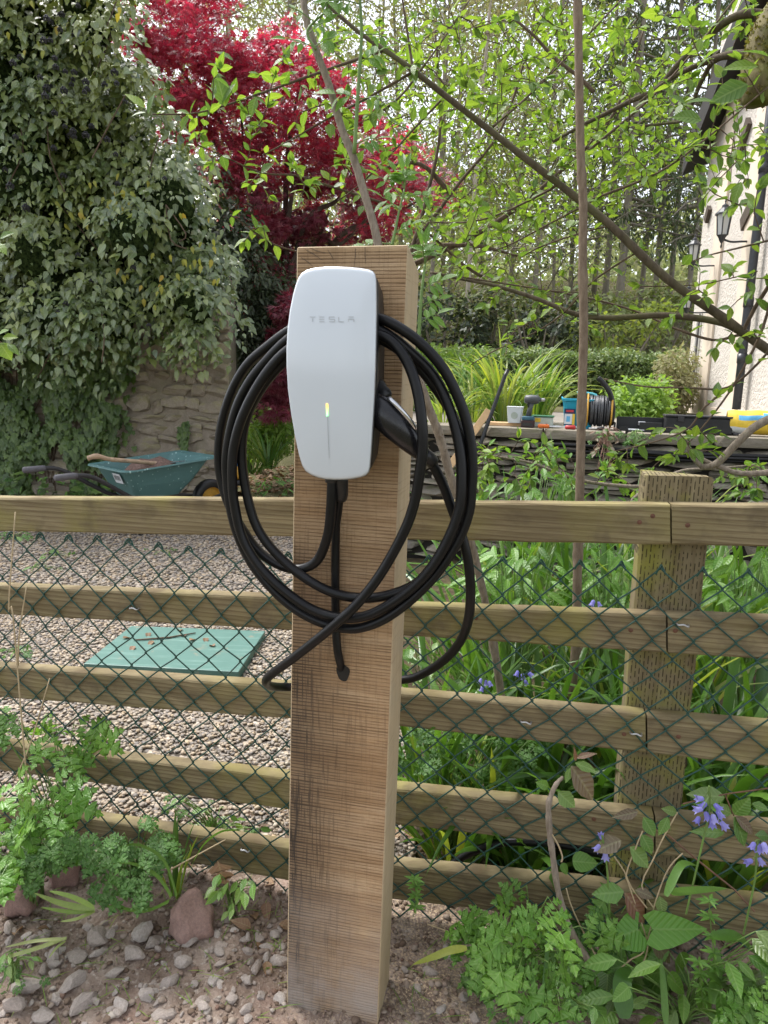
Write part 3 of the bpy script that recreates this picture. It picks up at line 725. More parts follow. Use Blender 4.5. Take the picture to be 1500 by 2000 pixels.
# ---------------------------------------------------------------- oak post
post = thing('oak_post', 'tall rough sawn oak post carrying the white wall charger', 'post', onpost(650, 2000))
TL, TR, BR, BL = onpost(579, 481), onpost(798, 477), onpost(733, 2130), onpost(557, 2130)
dep = FN*-.118; top_back = -.028
mb = MB(); mb.cur = 0
NX, NZ = 10, 60
def post_pt(u, v): return lerp(lerp(TL, TR, u), lerp(BL, BR, u), v)
def hexface(vs_fn, nx, nz):
    vs = [vs_fn(i/nx, j/nz) for j in range(nz+1) for i in range(nx+1)]
    fs = [(j*(nx+1)+i, (j+1)*(nx+1)+i, (j+1)*(nx+1)+i+1, j*(nx+1)+i+1) for j in range(nz) for i in range(nx)]
    return vs, fs
b_ = .006
import bmesh
bm = bmesh.new()
c8 = [bm.verts.new(p) for p in (TL, TR, BR, BL, TL+dep+UP*top_back, TR+dep+UP*top_back, BR+dep, BL+dep)]
for q in ((0,3,2,1),(4,5,6,7),(0,1,5,4),(1,2,6,5),(2,3,7,6),(3,0,4,7)): bm.faces.new([c8[i] for i in q])
bmesh.ops.recalc_face_normals(bm, faces=bm.faces)
bmesh.ops.bevel(bm, geom=[e for e in bm.edges], offset=.0055, segments=3, affect='EDGES', profile=.6)
me = bpy.data.meshes.new('timber'); bm.to_mesh(me); bm.free()
me.materials.append(M['oak']); me.materials.append(M['oakside'])
for p in me.polygons:
    p.material_index = 0 if p.normal.dot(FN) > .93 else 1
    p.use_smooth = False
po = bpy.data.objects.new('timber', me); link(po, post)
# the two drying cracks and the scratched corner at the top
mk = MB()
for pts in ([(694,484),(694,500),(692,520)], [(713,482),(713,497),(714,516)], [(596,487),(612,496),(630,508)], [(606,484),(618,490),(637,494)], [(588,503),(602,512),(611,520)], [(640,488),(648,500),(651,507)]):
    q = [onpost(x, y, .0003) for x, y in pts]; mk.tube(q, [.0004, .0007, .0003], 4)
obj('crack', mk, M['beam'], post)
hole = MB(); hc = onpost(670, 1314, .0012); ring = [hc + FU*math.cos(a)*.0132*(1+.12*math.sin(3*a)) + UP*math.sin(a)*.0185*(1+.1*math.cos(2*a+1)) for a in np.linspace(0, 2*math.pi, 25)[:-1]]
hole.add(ring, [tuple(range(24))]); obj('painted_hole', hole, M['dark'], post)  # flat near-black disc on the face; the dark of the hole is painted

# ---------------------------------------------------------------- wall charger
ch = thing('wall_charger', 'white glass fronted electric car charger with coiled black cable on the oak post', 'charger', onpost(660, 936))
OUT = [(655,521.5),(679,522.5),(703,524.6),(719,527.2),(727,530.5),(731.5,536),(733.6,546),(734.2,565),(734.4,600),(734.2,640),(733.8,680),(732.6,725),(731,770),(729,810),(726.5,850),(724.2,885),(722,912),(719.6,921.5),(714,927.6),(705,931.2),(690,934.3),(672,936.2),(655,936.6),(636,935.3),(622,932.4),(608,927),(597,919.5),(590.5,909),(584,888),(576,850),(568.5,806),(562.5,760),(559.7,715),(559.6,680),(562,640),(566.5,605),(573,573),(579.5,551),(584,541),(590,533.5),(600,528),(614,524.3),(634,522)]
cy0, cy1 = 521.5, 936.6
def bulge(py): t = (py-cy0)/(cy1-cy0)*2-1; return .090+.018*(1-t*t)
NR = len(OUT); cxm, cym = 650., 729.
def face_pt(px, py, s, extra=0.0):
    x, y = cxm+(px-cxm)*s, cym+(py-cym)*s
    dome = .0045*(1-s**4)
    return onpost(x, y, bulge(y)+dome+extra)
gl = MB(); rings = []
SS = [1.0, .994, .985, .965, .93, .87, .78, .66, .52, .36, .18]
for i, s in enumerate(SS):
    rings.append([face_pt(px, py, s, -.003 if i == 0 else (-.0008 if i == 1 else 0)) for px, py in OUT])
gl.loft(rings, caps=False); n0 = (len(SS)-1)*NR; gl.add([face_pt(cxm, cym, 0)], []); ci = len(gl.v)-1
for k in range(NR): gl.f.append((n0+k, n0+(k+1)%NR, ci)); gl.mi.append(0)
fp = obj('glass_cover', gl, M['white_glass'], ch, smooth=True)
ed = MB(); e0 = rings[0]; cen = sum(e0, Vector())/NR
def inset(r, s, off): return [cen + (p-cen)*s + FN*off for p in r]
ed.loft([e0, inset(e0, 1.006, -.001), inset(e0, 1.006, -.004), inset(e0, .995, -.006)], caps=False); obj('trim_edge', ed, M['chrome_edge'], ch, smooth=True)
bd = MB()
b1 = inset(e0, .99, -.005); b2 = inset(e0, .975, -.03)
flat = [p - FN*((p-P0).dot(FN)-.001) for p in inset(e0, .90, 0)]
mid = [lerp(p, q, .55) for p, q in zip(b2, [c_ for c_ in flat])]
bd.loft([b1, b2, mid, flat]); obj('body', bd, M['black_plastic'], ch, smooth=True)
# lettering under the glass, drawn as thin strokes
def stroke(par, name, segs, w, mat, off=.0006):
    m = MB()
    for (x0, y0, x1, y1) in segs:
        dx, dy = x1-x0, y1-y0; L_ = math.hypot(dx, dy); nx, ny = -dy/L_*w/2, dx/L_*w/2
        q = [(x0+nx, y0+ny), (x1+nx, y1+ny), (x1-nx, y1-ny), (x0-nx, y0-ny)]
        def sp(x, y):
            s = max(abs(x-cxm)/86, abs(y-cym)/207); return onpost(x, y, bulge(y)+.0045*(1-min(1, s)**4)+off)
        m.add([sp(*p) for p in q], [(0, 1, 2, 3)])
    return obj(name, m, mat, par)
LT = {'T': [(0,0,11,0),(5.5,2.6,5.5,9.5)], 'E': [(0,0,10,0),(0,4.6,10,4.6),(0,9.2,10,9.2)], 'S': [(0,0,10.5,0),(0,0,0,4.6),(0,4.6,10.5,4.6),(10.5,4.6,10.5,9.2),(0,9.2,10.5,9.2)],
      'L': [(0,0,0,9.2),(0,9.2,10,9.2)], 'A': [(0,0,10.5,0),(0,4.2,0,9.6),(10.5,4.2,10.5,9.6),(0,4.2,10.5,4.2)]}
for chh, x0 in zip('TESLA', (605, 623.5, 643, 661.5, 680.5)):
    stroke(fp, 'letter', [(x0+a, 619+b, x0+c, 619+d) for a, b, c, d in LT[chh]], 1.7, M['lettering'])
stroke(fp, 'indicator_line', [(639.5+3.5*k/8, 812+83*k/8, 639.5+3.5*(k+1)/8, 812+83*(k+1)/8) for k in range(8)], 1.2, M['lettering'], .0014)
stroke(fp, 'status_light', [(638.6, 788, 639.2, 813)], 3.6, M['status'], .0008)

def cpath(pts, per=6): return smoothpath([onpost(p[0], p[1], p[2]) for p in pts], per)
CR = .0092
strand = [ # the fixed end leaves the charger, then three turns of the coil, then round the post to the plug
 (649,930,.062),(648,960,.062),(646,997,.058),(640,1045,.048),(621,1093,.036),(588,1111,.030),(549,1105,.026),(508,1079,.022),(478,1040,.018),(450,992,.014),(434,946,.012),(427,897,.014),(432,834,.018),(452,767,.024),(482,714,.03),(523,677,.036),(562,648,.04),(610,622,.045),(650,612,.05),(695,611,.055),(738,621,.062),(773,636,.064),(822,671,.06),(867,722,.052),(900,789,.046),(917,849,.042),(923,908,.040),(921,953,.040),(916,1000,.040),(897,1052,.042),(863,1107,.046),(822,1154,.05),(773,1195,.052),(729,1219,.052),(684,1228,.05),(631,1217,.046),(579,1191,.042),(531,1150,.038),(490,1098,.036),(465,1046,.036),(451,997,.036),(444,946,.036),(442,897,.038),(450,841,.04),(465,789,.042),(490,742,.044),(523,702,.046),(562,664,.05),(610,634,.052),(665,622,.056),(715,633,.060),(760,655,.060),(800,686,.050),(848,735,.042),(880,804,.046),(898,879,.050),(901,945,.054),(896,997,.056),(874,1055,.058),(841,1110,.060),(803,1150,.060),(755,1184,.060),(710,1204,.060),(661,1206,.060),(609,1190,.058),(561,1158,.056),(521,1122,.054),(492,1085,.052),(472,1046,.052),(460,997,.054),(454,950,.056),(455,885,.058),(470,823,.060),(496,767,.060),(527,720,.060),(560,686,.060),(610,655,.062),(665,648,.062),(715,652,.060),(762,672,.050),(808,706,.038),(850,757,.030),(884,811,.028),(904,871,.030),(909,935,.030),(901,985,.030),(885,1035,.032),(859,1084,.036),(829,1126,.042),(796,1149,.046),(751,1164,.048),(706,1168,.048),(661,1161,.046),(617,1142,.044),(568,1108,.040),(527,1067,.038),(501,1027,.038),(485,978,.040),(474,916,.042),(473,860,.044),(483,811,.046),(506,765,.048),(535,726,.050),(562,700,.052),(605,672,.056),(660,655,.062),(705,650,.068),(743,655,.070),(770,671,.072),(796,708,.076),(814,759,.082),(824,823,.088),(825,879,.088),(818,935,.086),(811,975,.084),(796,1023,.082),(770,1076,.080),(736,1132,.080),(699,1178,.080),(661,1214,.078),(617,1251,.066),(568,1289,.048),(538,1311,.030),(522,1325,.010),(521,1335,-.03),(535,1341,-.09),(568,1342,-.145),(640,1341,-.16),(720,1336,-.16),(786,1328,-.155),(818,1320,-.14),(859,1296,-.11),(893,1262,-.07),(913,1218,-.03),(919,1162,-.005),(915,1102,.004),(903,1050,.008),(884,997,.012),(868,953,.018),(850,916,.03),(836,894,.04)]
mb = MB(); pts = cpath(strand, 4); mb.tube(pts, CR, 12); obj('cable', mb, M['black_rubber'], ch, smooth=True)
# supply conduit into the post
mb = MB(); sp_ = cpath([(664,930,.06),(664,962,.05),(660,1000,.03),(656,1040,.014),(655,1147,.011),(656,1220,.011),(658,1258,.013),(661,1280,.011),(665,1297,.003),(668,1309,-.012),(669,1312,-.03)], 5); mb.tube(sp_, .0080, 10)
sc_ = obj('supply_cable', mb, M['black_rubber'], ch, smooth=True)
mb = MB(); mb.tube(cpath([(667,928,.062),(667,962,.05),(664,974,.042)], 3), [.0125]*6+[.009], 12); obj('cable_gland', mb, M['black_plastic'], sc_, smooth=True)
mb = MB(); mb.tube(cpath([(649,925,.062),(649,942,.062)], 3), .013, 12); obj('cable_gland', mb, M['black_plastic'], ch, smooth=True)
# plug handle resting in its holster
def ringed(axis, rads_, flat=1.0, n=18):
    out = []
    for i, p in enumerate(axis):
        t = (axis[min(i+1, len(axis)-1)]-axis[max(i-1, 0)]).normalized(); s = t.cross(FN).normalized(); u = s.cross(t)
        out.append([p + s*math.cos(a)*rads_[i] + u*math.sin(a)*rads_[i]*flat for a in np.linspace(0, 2*math.pi, n+1)[:-1]])
    return out
ax = [onpost(x, y, o) for x, y, o in ((716,782,.050),(734,794,.060),(750,809,.066),(772,831,.068),(795,855,.064),(815,876,.055),(829,889,.047),(838,897,.042))]
mb = MB(); mb.loft(ringed(smoothpath(ax, 3), [lerp(a, b, t) for (a, b) in zip((.021,.0255,.0275,.0265,.0225,.0172,.0135), (.0255,.0275,.0265,.0225,.0172,.0135,.0125)) for t in (0, .33, .67)]+[.0125], .85)); hd = obj('plug_handle', mb, M['handle_black'], ch, smooth=True)
mb = MB(); q = smoothpath([onpost(x, y, o) for x, y, o in ((757,776,.078),(772,789,.083),(790,808,.083),(806,828,.077),(813,840,.07))], 4); mb.loft(ringed(q, [.002]+[.0042]*(len(q)-2)+[.002], .6, 8)); obj('silver_strip', mb, M['silver'], hd, smooth=True)  # thin silver strip laid along the handle
mb = MB(); q = smoothpath([onpost(x, y, o) for x, y, o in ((829,889,.047),(836,894,.043),(846,903,.034))], 3); mb.tube(q, [.0132]*4+[.0125]*2+[.0115], 14); obj('strain_relief', mb, M['black_plastic'], hd, smooth=True)
mb = MB(); q = smoothpath([onpost(x, y, o) for x, y, o in ((724,748,.03),(738,756,.044),(748,768,.052),(757,779,.056))], 3); mb.loft(ringed(q, [.012,.0135,.0145,.015,.0145,.0125,.0135,.014,.0125,.009], .8, 14)); obj('holster', mb, M['black_plastic'], ch, smooth=True)

# ---------------------------------------------------------------- fence
fence = thing('post_and_rail_fence', 'weathered wooden fence of five horizontal rails behind the oak post', 'fence', onfence(750, 1780))
def rail(name, pts, mat, x_end=None, thick=.046, nseg=14):
    """pts: left and right spots (px, top, bottom) on the front face"""
    (xa, ta, ba), (xb, tb, bb) = pts
    def edge(px): t = (px-xa)/(xb-xa); return lerp(ta, tb, t), lerp(ba, bb, t)
    x0, x1 = x_end; rings = []
    for i in range(nseg+1):
        px = lerp(x0, x1, i/nseg); yt, yb = edge(px); w1, w2 = .0016*mnoise.noise(Vector((px*.013, yt, 1))), .0016*mnoise.noise(Vector((px*.013, yt, 7)))
        a, b = onfence(px, yt)+UP*w1, onfence(px, yb)+UP*w2; e = FN*-thick; r = .004
        rings.append([a-UP*r, a+FN*-r*.8, a+e+FN*r, a+e-UP*r, b+e+UP*r, b+e+FN*r, b+FN*-r*.8, b+UP*r])
    m = MB(); m.loft(rings); return obj('rail', m, mat, fence)
RL = [((0,972.5,1037.5),(440,975.5,1046)), ((0,1146,1200),(500,1166,1227)), ((0,1304,1362),(560,1342,1404)), ((60,1463,1513),(560,1520,1582)), ((140,1596,1643),(560,1658,1720))]
RR = [((1000,983,1058),(1500,988,1068)), ((800,1184,1243),(1500,1210,1288)), ((790,1357,1420),(1500,1419,1497)), ((780,1543,1612),(1490,1617,1694)), ((775,1693,1758),(960,1712,1780))]
JX = (1310, 1302, 1262, 1278, 1260)
for i in range(5):
    rail('rail', RL[i], M['rail%d' % i], (-520, 655), nseg=24)
    rail('rail', RR[i], M['rail%d' % ((i+2) % 5)], (659, JX[i]-1))
    rail('rail', RR[i], M['rail%d' % ((i+1) % 5)], (JX[i]+2.5, 1960))
mb = MB(); f4 = [onfence(x, y, -.0475) for x, y in ((1259,929),(1395,934),(1305,2060),(1160,2050))]
f4[3] = f4[0] + (f4[3]-f4[0]); ctr = (f4[0]+f4[1])/2
hw = (f4[1]-f4[0]).length/2; topz = (f4[0].z+f4[1].z)/2
pc = onfence(1327, 932, -.0475); lean = (onfence(1262, 1640, -.0475)-pc); lean = lean/abs(lean.z)
rings = []
for i in range(13):
    z = lerp(topz, -.1, i/12); c_ = pc+lean*(topz-z); c_.z = z; wv_ = hw*(1+.02*math.sin(i*2.1)); dpt = .075
    rings.append([c_-FU*wv_+FU*.006, c_+FU*wv_-FU*.006, c_+FU*wv_-FN*.006, c_+FU*wv_-FN*dpt, c_-FU*wv_-FN*dpt, c_-FU*wv_-FN*.006])
rings[0] = [p+UP*.004*math.sin(i*1.9) for i, p in enumerate(rings[0])]
mb.loft(rings); obj('fence_post', mb, M['post'], fence)
for px, py in ((1275,1008),(1249,1020),(1343,1026),(1232,1231),(1319,1232),(1219,1434),(1325,1439),(930,1207),(1160,1600)):
    m = MB(); c_ = onfence(px, py, .0012); t_ = [c_+(FU*math.cos(a)+UP*math.sin(a))*.0052 for a in np.linspace(0, 2*math.pi, 13)[:-1]]
    m.add(t_+[c_+FN*.0012], [(i, (i+1) % 12, 12) for i in range(12)]); obj('nail_head', m, M['rust'], fence)

# ---------------------------------------------------------------- chain link mesh in front of the rails
cl = thing('chain_link_mesh', 'green coated chain link wire mesh stapled to the fence rails', 'wire mesh', onfence(750, 1780, .01))
xs = [-500]; 
while xs[-1] < 1940: xs.append(xs[-1] + lerp(52, 86, max(0, min(1, (xs[-1]+100)/1600)))*.5)      # half cells
def top_y(px): return float(np.interp(px, [-200, 43, 205, 313, 430, 700, 924, 1074, 1228, 1300, 1470, 1700], [1036, 1043, 1052, 1064, 1075, 1086, 1089, 1098, 1106, 1110, 1115, 1118]))
tops = [onfence(x, top_y(x), .0055) for x in xs]
ncol = len(xs); zp = []
for j in range(ncol):
    a, b = tops[max(0, j-1)], tops[min(ncol-1, j+1)]; cw = math.hypot(b.x-a.x, b.y-a.y)/(2 if 0 < j < ncol-1 else 1)
    zp.append(cw*.97)
zp = [sum(zp[max(0,j-2):j+3])/len(zp[max(0,j-2):j+3]) for j in range(ncol)]
def node(j, k):
    p = tops[j] - UP*(zp[j]*k); nz = Vector((mnoise.noise(Vector((j*.9, k*.9, 0))), 0, mnoise.noise(Vector((j*.9, k*.9, 9)))))*.0045
    w = FN*(.004*mnoise.noise(Vector((j*.35, k*.35, 4)))+max(0, k-18)*.0012)
    sag = Vector((mnoise.noise(Vector((j*.23, k*.2, 21)))*.009, 0, mnoise.noise(Vector((j*.17, k*.25, 33)))*.012))
    return p + nz*(1 if k else .4) + w + sag
WR = .0019
for j in range(ncol-1):
    ph = j % 2; pts = []
    kmax = int((tops[j].z-.02)/zp[j])
    k = 0
    seq = []
    while k <= kmax:
        jj = j if (k % 2) == ph else j+1
        seq.append((jj, k)); k += 1
    for i, (jj, k) in enumerate(seq):
        p = node(jj, k); inward = (-1 if jj == j+1 else 1)
        # each wire turns just past the knot and hooks its neighbour
        tip = p + FU*(-inward)*.0022
        prev_ = node(*seq[i-1]) if i else None; nxt = node(*seq[i+1]) if i+1 < len(seq) else None
        if prev_ is not None: pts.append(tip + (prev_-tip)*.07 + FN*.0016*(1 if ph else -1))
        pts.append(tip)
        if nxt is not None: pts.append(tip + (nxt-tip)*.07 - FN*.0016*(1 if ph else -1))
    m = MB(); m.tube(pts, WR, 6)
    obj('wire', m, M['mesh_green'], cl, smooth=True)
    if j > 0 and (j % 2) == 0:                                 # the knuckled top where two wires are bent over each other
        t0 = node(j, 0); d1 = (node(j-1, 1)-t0); d2 = (node(j+1, 1)-t0)
        for d, sg in ((d1, 1), (d2, -1)):
            kk = MB(); kk.tube(smoothpath([t0+d*.24+FN*.003*sg, t0+d*.1+UP*.004+FN*.005*sg, t0+UP*.0055, t0+(d2 if sg > 0 else d1)*.1+UP*.003-FN*.004*sg, t0+(d2 if sg > 0 else d1)*.26-UP*.004-FN*.003*sg], 4), WR, 6)
            obj('knuckle', kk, M['mesh_green'], cl, smooth=True)
for px, py in ((260,1189),(1335,1222),(1243,1435),(1027,1412),(76,1486),(478,1662)):
    m = MB(); c_ = onfence(px, py, .010); m.tube(smoothpath([c_-FU*.013-FN*.012, c_-FU*.010, c_+UP*.0015, c_+FU*.010-UP*.002, c_+FU*.012-FN*.012], 4), .0022, 7); obj('staple', m, M['zinc'], cl, smooth=True)
# ---------------------------------------------------------------- wheelbarrow
BH = math.radians(48); bl = at(300, 985, 6.35); bl.z = .0
BR3 = Matrix.Rotation(BH, 3, 'Z')
wb = thing('wheelbarrow', 'paint spattered green plastic wheelbarrow in front of the stone wall', 'wheelbarrow', bl)
def B(x, y, z): return bl + BR3 @ Vector((x, y, z))
def rrect(x0, x1, y, z, r, n=5):
    out = []
    for cx, cy, a0 in ((x1-r, y-r, 0), (x0+r, y-r, 90), (x0+r, -y+r, 180), (x1-r, -y+r, 270)):
        for k in range(n+1):
            a = math.radians(a0+90*k/n); out.append((cx+r*math.cos(a), cy+r*math.sin(a), z))
    return out
def rimz(x): return .60 + .09*max(0, (x+.1)/.6)
tr = [rrect(-.26, .16, .20, .30, .05), rrect(-.33, .28, .25, .42, .06), rrect(-.40, .42, .30, .555, .07), rrect(-.41, .44, .31, .56, .07), rrect(-.455, .485, .345, .57, .08), rrect(-.46, .49, .35, .556, .08)]
def tz(r): return [B(x, y, z+(.12*max(0, (x+.1)) if z > .5 else .04*max(0, x))) for x, y, z in r]
inner = [rrect(-.40, .42, .30, .565, .07), rrect(-.32, .27, .24, .42, .06), rrect(-.25, .15, .19, .315, .05)]
m = MB(); m.loft([tz(r) for r in tr]+[tz(r) for r in inner], caps=True); tray = obj('tray', m, M['barrow'], wb, smooth=False)
m = MB(); m.add([B(-.395, .06, .43), B(-.395, -.08, .43), B(-.425, -.08, .51), B(-.425, .06, .51)], [(0,1,2,3)]); 
m = MB(); q = [B(-.352-.0, -.03, .44), B(-.352, -.16, .44), B(-.388, -.16, .525), B(-.388, -.03, .525)]; nn = (q[1]-q[0]).cross(q[3]-q[0]).normalized(); nn = nn if nn.dot(BR3 @ Vector((-1,0,0))) > 0 else -nn
m.add([p+nn*.012 for p in q], [(0,1,2,3)]); st = obj('sticker', m, M['white'], tray)
for kx in range(7):
    m2 = MB(); t0 = .12+kx*.11; w_ = .03 if kx % 2 else .055
    def sp2(u, v): return lerp(lerp(q[0], q[1], u), lerp(q[3], q[2], u), v)+nn*.0135
    m2.add([sp2(t0, .3), sp2(t0+w_, .3), sp2(t0+w_, .8), sp2(t0, .8)], [(0,1,2,3)]); obj('barcode_bar', m2, M['frame_black'], st)
for sy in (1, -1):
    m = MB(); hp_ = smoothpath([B(-.98, sy*.30, .555), B(-.80, sy*.29, .56), B(-.66, sy*.285, .52), B(-.40, sy*.26, .36), B(-.22, sy*.23, .275), B(.20, sy*.16, .245), B(.62, sy*.10, .20)], 4); m.tube(hp_, .019, 9); hh = obj('handle', m, M['frame_black'], wb, smooth=True)
    m = MB(); m.tube([B(-1.0, sy*.30, .555), B(-.99, sy*.30, .555), B(-.84, sy*.292, .56), B(-.82, sy*.29, .56)], [.018, .027, .026, .021], 10); obj('grip', m, M['grip'], hh, smooth=True)
    m = MB(); m.tube(smoothpath([B(-.20, sy*.23, .27), B(-.27, sy*.25, .12), B(-.28, sy*.25, .0), B(-.18, sy*.25, .0), B(-.05, sy*.22, .25)], 4), .016, 8); obj('leg', m, M['frame_black'], wb, smooth=True)
    m = MB(); m.tube([B(.56, sy*.07, .20), B(.72, sy*.07, .24)], .014, 8); obj('stay', m, M['frame_black'], wb)
RW = Matrix.Rotation(math.pi/2, 3, 'X')
m = MB(); m.lathe([(.115,-.04),(.165,-.045),(.19,-.02),(.19,.02),(.165,.045),(.115,.04)], B(.60,0,.19), 24, BR3 @ RW, caps=False); wh = obj('wheel', m, M['black_plastic'], wb, smooth=True)
m = MB(); m.lathe([(.018,-.05),(.03,-.046),(.04,-.02),(.10,-.015),(.118,-.04),(.118,.04),(.10,.015),(.04,.02),(.03,.046),(.018,.05)], B(.60,0,.19), 20, BR3 @ RW); obj('rim', m, M['yellow'], wh, smooth=False)
# rubble heap lying in the tray and the wooden tool across it
v, f = ICO3; hp_ = [B(.02+x*.30, y*.23, .43+max(0,z)*(.19+.05*mnoise.noise(Vector((x*3, y*3, z*2))))) for x, y, z in v]
m = MB(); m.add(hp_, f); tag(obj('broken_rubble', m, M['rubblefill']), 'heap of broken brick and soil inside the wheelbarrow tray', 'rubble', kind='thing')
sh = thing('garden_spade', 'long pale wooden tool handle sticking out of the wheelbarrow', 'spade', at(172, 895, 5.75))
m = MB(); m.tube(smoothpath([at(172,895,5.72), at(190,891,5.78), at(215,897,5.87), at(262,901,6.05), at(312,906,6.32)], 4), [.020]*3+[.024]*2+[.019]*12, 9); obj('shaft', m, M['ashwood'], sh, smooth=True)
m = MB(); q = at(312,906,6.32); e = at(352,900,6.5); s_ = Vector((.06,-.05,.01)); m.hexa([q-s_*.6, e-s_, e+s_, q+s_*.6], Vector((0,0,-.006))); obj('blade', m, M['steel'], sh)
# small blue and yellow toy by the wall end
t = thing('plastic_toy', 'small blue and yellow plastic toy standing by the stone wall end', 'toy', at(463, 935, 6.9))
c_ = at(463, 935, 6.9)
m = MB(); m.lathe([(.05,0),(.075,.02),(.07,.08),(.06,.13)], c_, 14); obj('body', m, M['yellow'], t, smooth=True)
m = MB(); m.lathe([(.058,.13),(.06,.15),(.045,.20),(.02,.225)], c_, 14); obj('top', m, M['blue'], t, smooth=True)
m = MB(); m.lathe([(.07,-.06),(.075,-.03),(.055,.0)], c_, 14); obj('base', m, M['black_plastic'], t, smooth=True)

# ---------------------------------------------------------------- teal board on the gravel
q = [onground(x, y, .03) for x, y in ((256,1222),(518,1232),(466,1312),(163,1296))]
m = MB(); m.add([p for p in q]+[p-UP*.05 for p in q], [(3,2,1,0),(0,1,5,4),(1,2,6,5),(2,3,7,6),(3,0,4,7)])
tb = thing('board', 'faded teal plastic sheeted board lying flat on the gravel', 'board', (q[0]+q[2])/2); obj('sheet', m, M['teal_board'], tb, bevel=.004)
m = MB(); m.tube([onground(x, y, .036) for x, y in ((262,1250),(330,1245),(382,1236))], [.004,.005,.003], 6); tag(obj('twig', m, M['bark_brown'], smooth=True), 'thin dark twig lying across the teal board', 'twig')
lm = [tmesh('fallen_leaf', oval(.6, .25, .35), M['dryleaf'])]
for k, (px, py) in enumerate(((240,1247),(262,1262),(290,1236),(300,1252),(360,1243),(370,1251),(402,1246),(352,1232),(418,1262))):
    inst_ = inst('fallen_leaf', lm[0], Matrix.Translation(onground(px, py, .036)) @ Matrix.Rotation(U(0,6), 4, 'Z') @ Matrix.Diagonal((.05,.05,.05,1)))
    tag(inst_, 'small dry leaf lying on the teal board', 'leaf', 'dry leaves on the teal board')

# ---------------------------------------------------------------- tools on the coping
def wp(px, py, back=.1): return onplane(px, py, W0-wnrm*back, wnrm)
def wz(px, back=.12, z=None):                                       # spot on top of the coping under a picture column
    p = onplane(px, 840, W0-wnrm*back, wnrm); return Vector((p.x, p.y, TZ-.003 if z is None else z))
KX = Matrix((wd, -wnrm, UP)).transposed()                           # local x along wall, y away, z up
S5 = 5.1/FPX                                                        # metres per picture pixel at the wall
# black tube and fresh timber leaning on the wall
m = MB(); m.tube([wp(992,722,.02), wp(986,735,.0), wp(940,862,-.10), wp(930,905,-.16)], [.015,.015,.0145,.0145], 10); tag(obj('drain_rod', m, M['black_plastic'], smooth=True), 'thin black tube leaning against the coping beside the timber offcut', 'tube')
def plank(pa, pb, w, th, label, b0=-.03, b1=-.16):
    a, b = wp(*pa, b0), wp(*pb, b1); d = (b-a).normalized(); s_ = d.cross(wnrm).normalized(); n_ = s_.cross(d)
    m = MB(); m.hexa([a-s_*w/2, a+s_*w/2, b+s_*w/2, b-s_*w/2], n_*th); o = obj('timber_offcut', m, M['freshpine'], bevel=.002); tag(o, label, 'plank', 'pale timber offcuts by the stone wall')
plank((955,802), (878,912), .052, .03, 'pale sawn timber offcut leaning up against the coping edge')
m = MB(); m.box(wz(985, .2)+UP*.014, (.26, .09, .026), KX, .002); tag(obj('timber_offcut', m, M['freshpine']), 'short flat pale timber lying on the coping under the white tub', 'plank', 'pale timber offcuts by the stone wall')
# white tub
def lathe_thing(name, label, cat, parts, base, R=None):
    t = thing(name, label, cat, base)
    for nm, prof, mat, n in parts: m = MB(); m.lathe(prof, base, n, R); obj(nm, m, mat, t, smooth=False)
    return t
b_ = wz(1004, .17)+UP*.028
t = thing('plastic_tub', 'translucent white square tub on the coping next to the drill', 'tub', b_)
m = MB(); h_ = .112
def sq(w, z): return [b_+KX @ Vector((x*w, y*w, z)) for x, y in ((-.9,-1),(.9,-1),(1,-.9),(1,.9),(.9,1),(-.9,1),(-1,.9),(-1,-.9))]
m.loft([sq(.046,0), sq(.057,h_)]); bb_ = obj('body', m, M['white'], t)
m = MB(); m.loft([sq(.058,h_), sq(.060,h_+.008)]); obj('lid', m, M['white'], t)
m = MB(); cc = b_+KX @ Vector((0,-.0535,.055)); m.add([cc+KX @ Vector((math.cos(a)*.026, -.001-math.sin(a)*.003, math.sin(a)*.026)) for a in np.linspace(0,2*math.pi,19)[:-1]], [tuple(range(18))]); obj('round_label', m, M['tub'], bb_)
# cordless drill
b_ = wz(1030, .10)
t = thing('cordless_drill', 'grey and blue cordless drill standing on its battery on the coping', 'drill', b_)
def bx(par, nm, c, d, mat, bev=.006, R=None):
    m = MB(); m.box(b_+KX @ Vector(c), d, KX @ R if R is not None else KX, bev); return obj(nm, m, mat, par)
bt = bx(t, 'battery', (0,0,.028), (.098,.075,.052), M['battery']); bx(bt, 'battery_label', (0,-.0385,.024), (.07,.002,.02), M['frame_black'], 0)
bx(t, 'foot', (0,0,.068), (.088,.07,.03), M['drillblue'])
m = MB(); m.tube([b_+KX @ Vector(p) for p in ((.0,0,.08),(.008,0,.13),(.018,0,.18))], [.021,.019,.022], 10); obj('handle', m, M['drillgrey'], t, smooth=True)
m = MB(); Rx = KX @ Matrix.Rotation(math.pi/2, 3, 'Y'); m.lathe([(.02,-.055),(.031,-.045),(.034,0),(.032,.035),(.027,.05),(.016,.055),(.015,.068)], b_+KX @ Vector((.02,0,.205)), 14, Rx); bo = obj('motor_body', m, M['drillgrey'], t, smooth=True)
m = MB(); m.lathe([(.012,.068),(.013,.088),(.006,.094)], b_+KX @ Vector((.02,0,.205)), 10, Rx); obj('chuck', m, M['steel'], bo)
bx(t, 'trigger', (-.004,-.018,.165), (.012,.012,.03), M['black_plastic'], .003)
# green lidded screw tub
b_ = wz(1059, .20)
t = thing('screw_tub', 'clear green lidded tub of screws between drill and bucket', 'tub', b_)
bx(t, 'body', (0,0,.04), (.15,.09,.078), M['tub'], .008); bx(t, 'lid', (0,0,.083), (.165,.10,.012), M['tub_lid'], .003); bx(t, 'label', (-.035,-.047,.055), (.04,.002,.03), M['print_yellow'], 0)
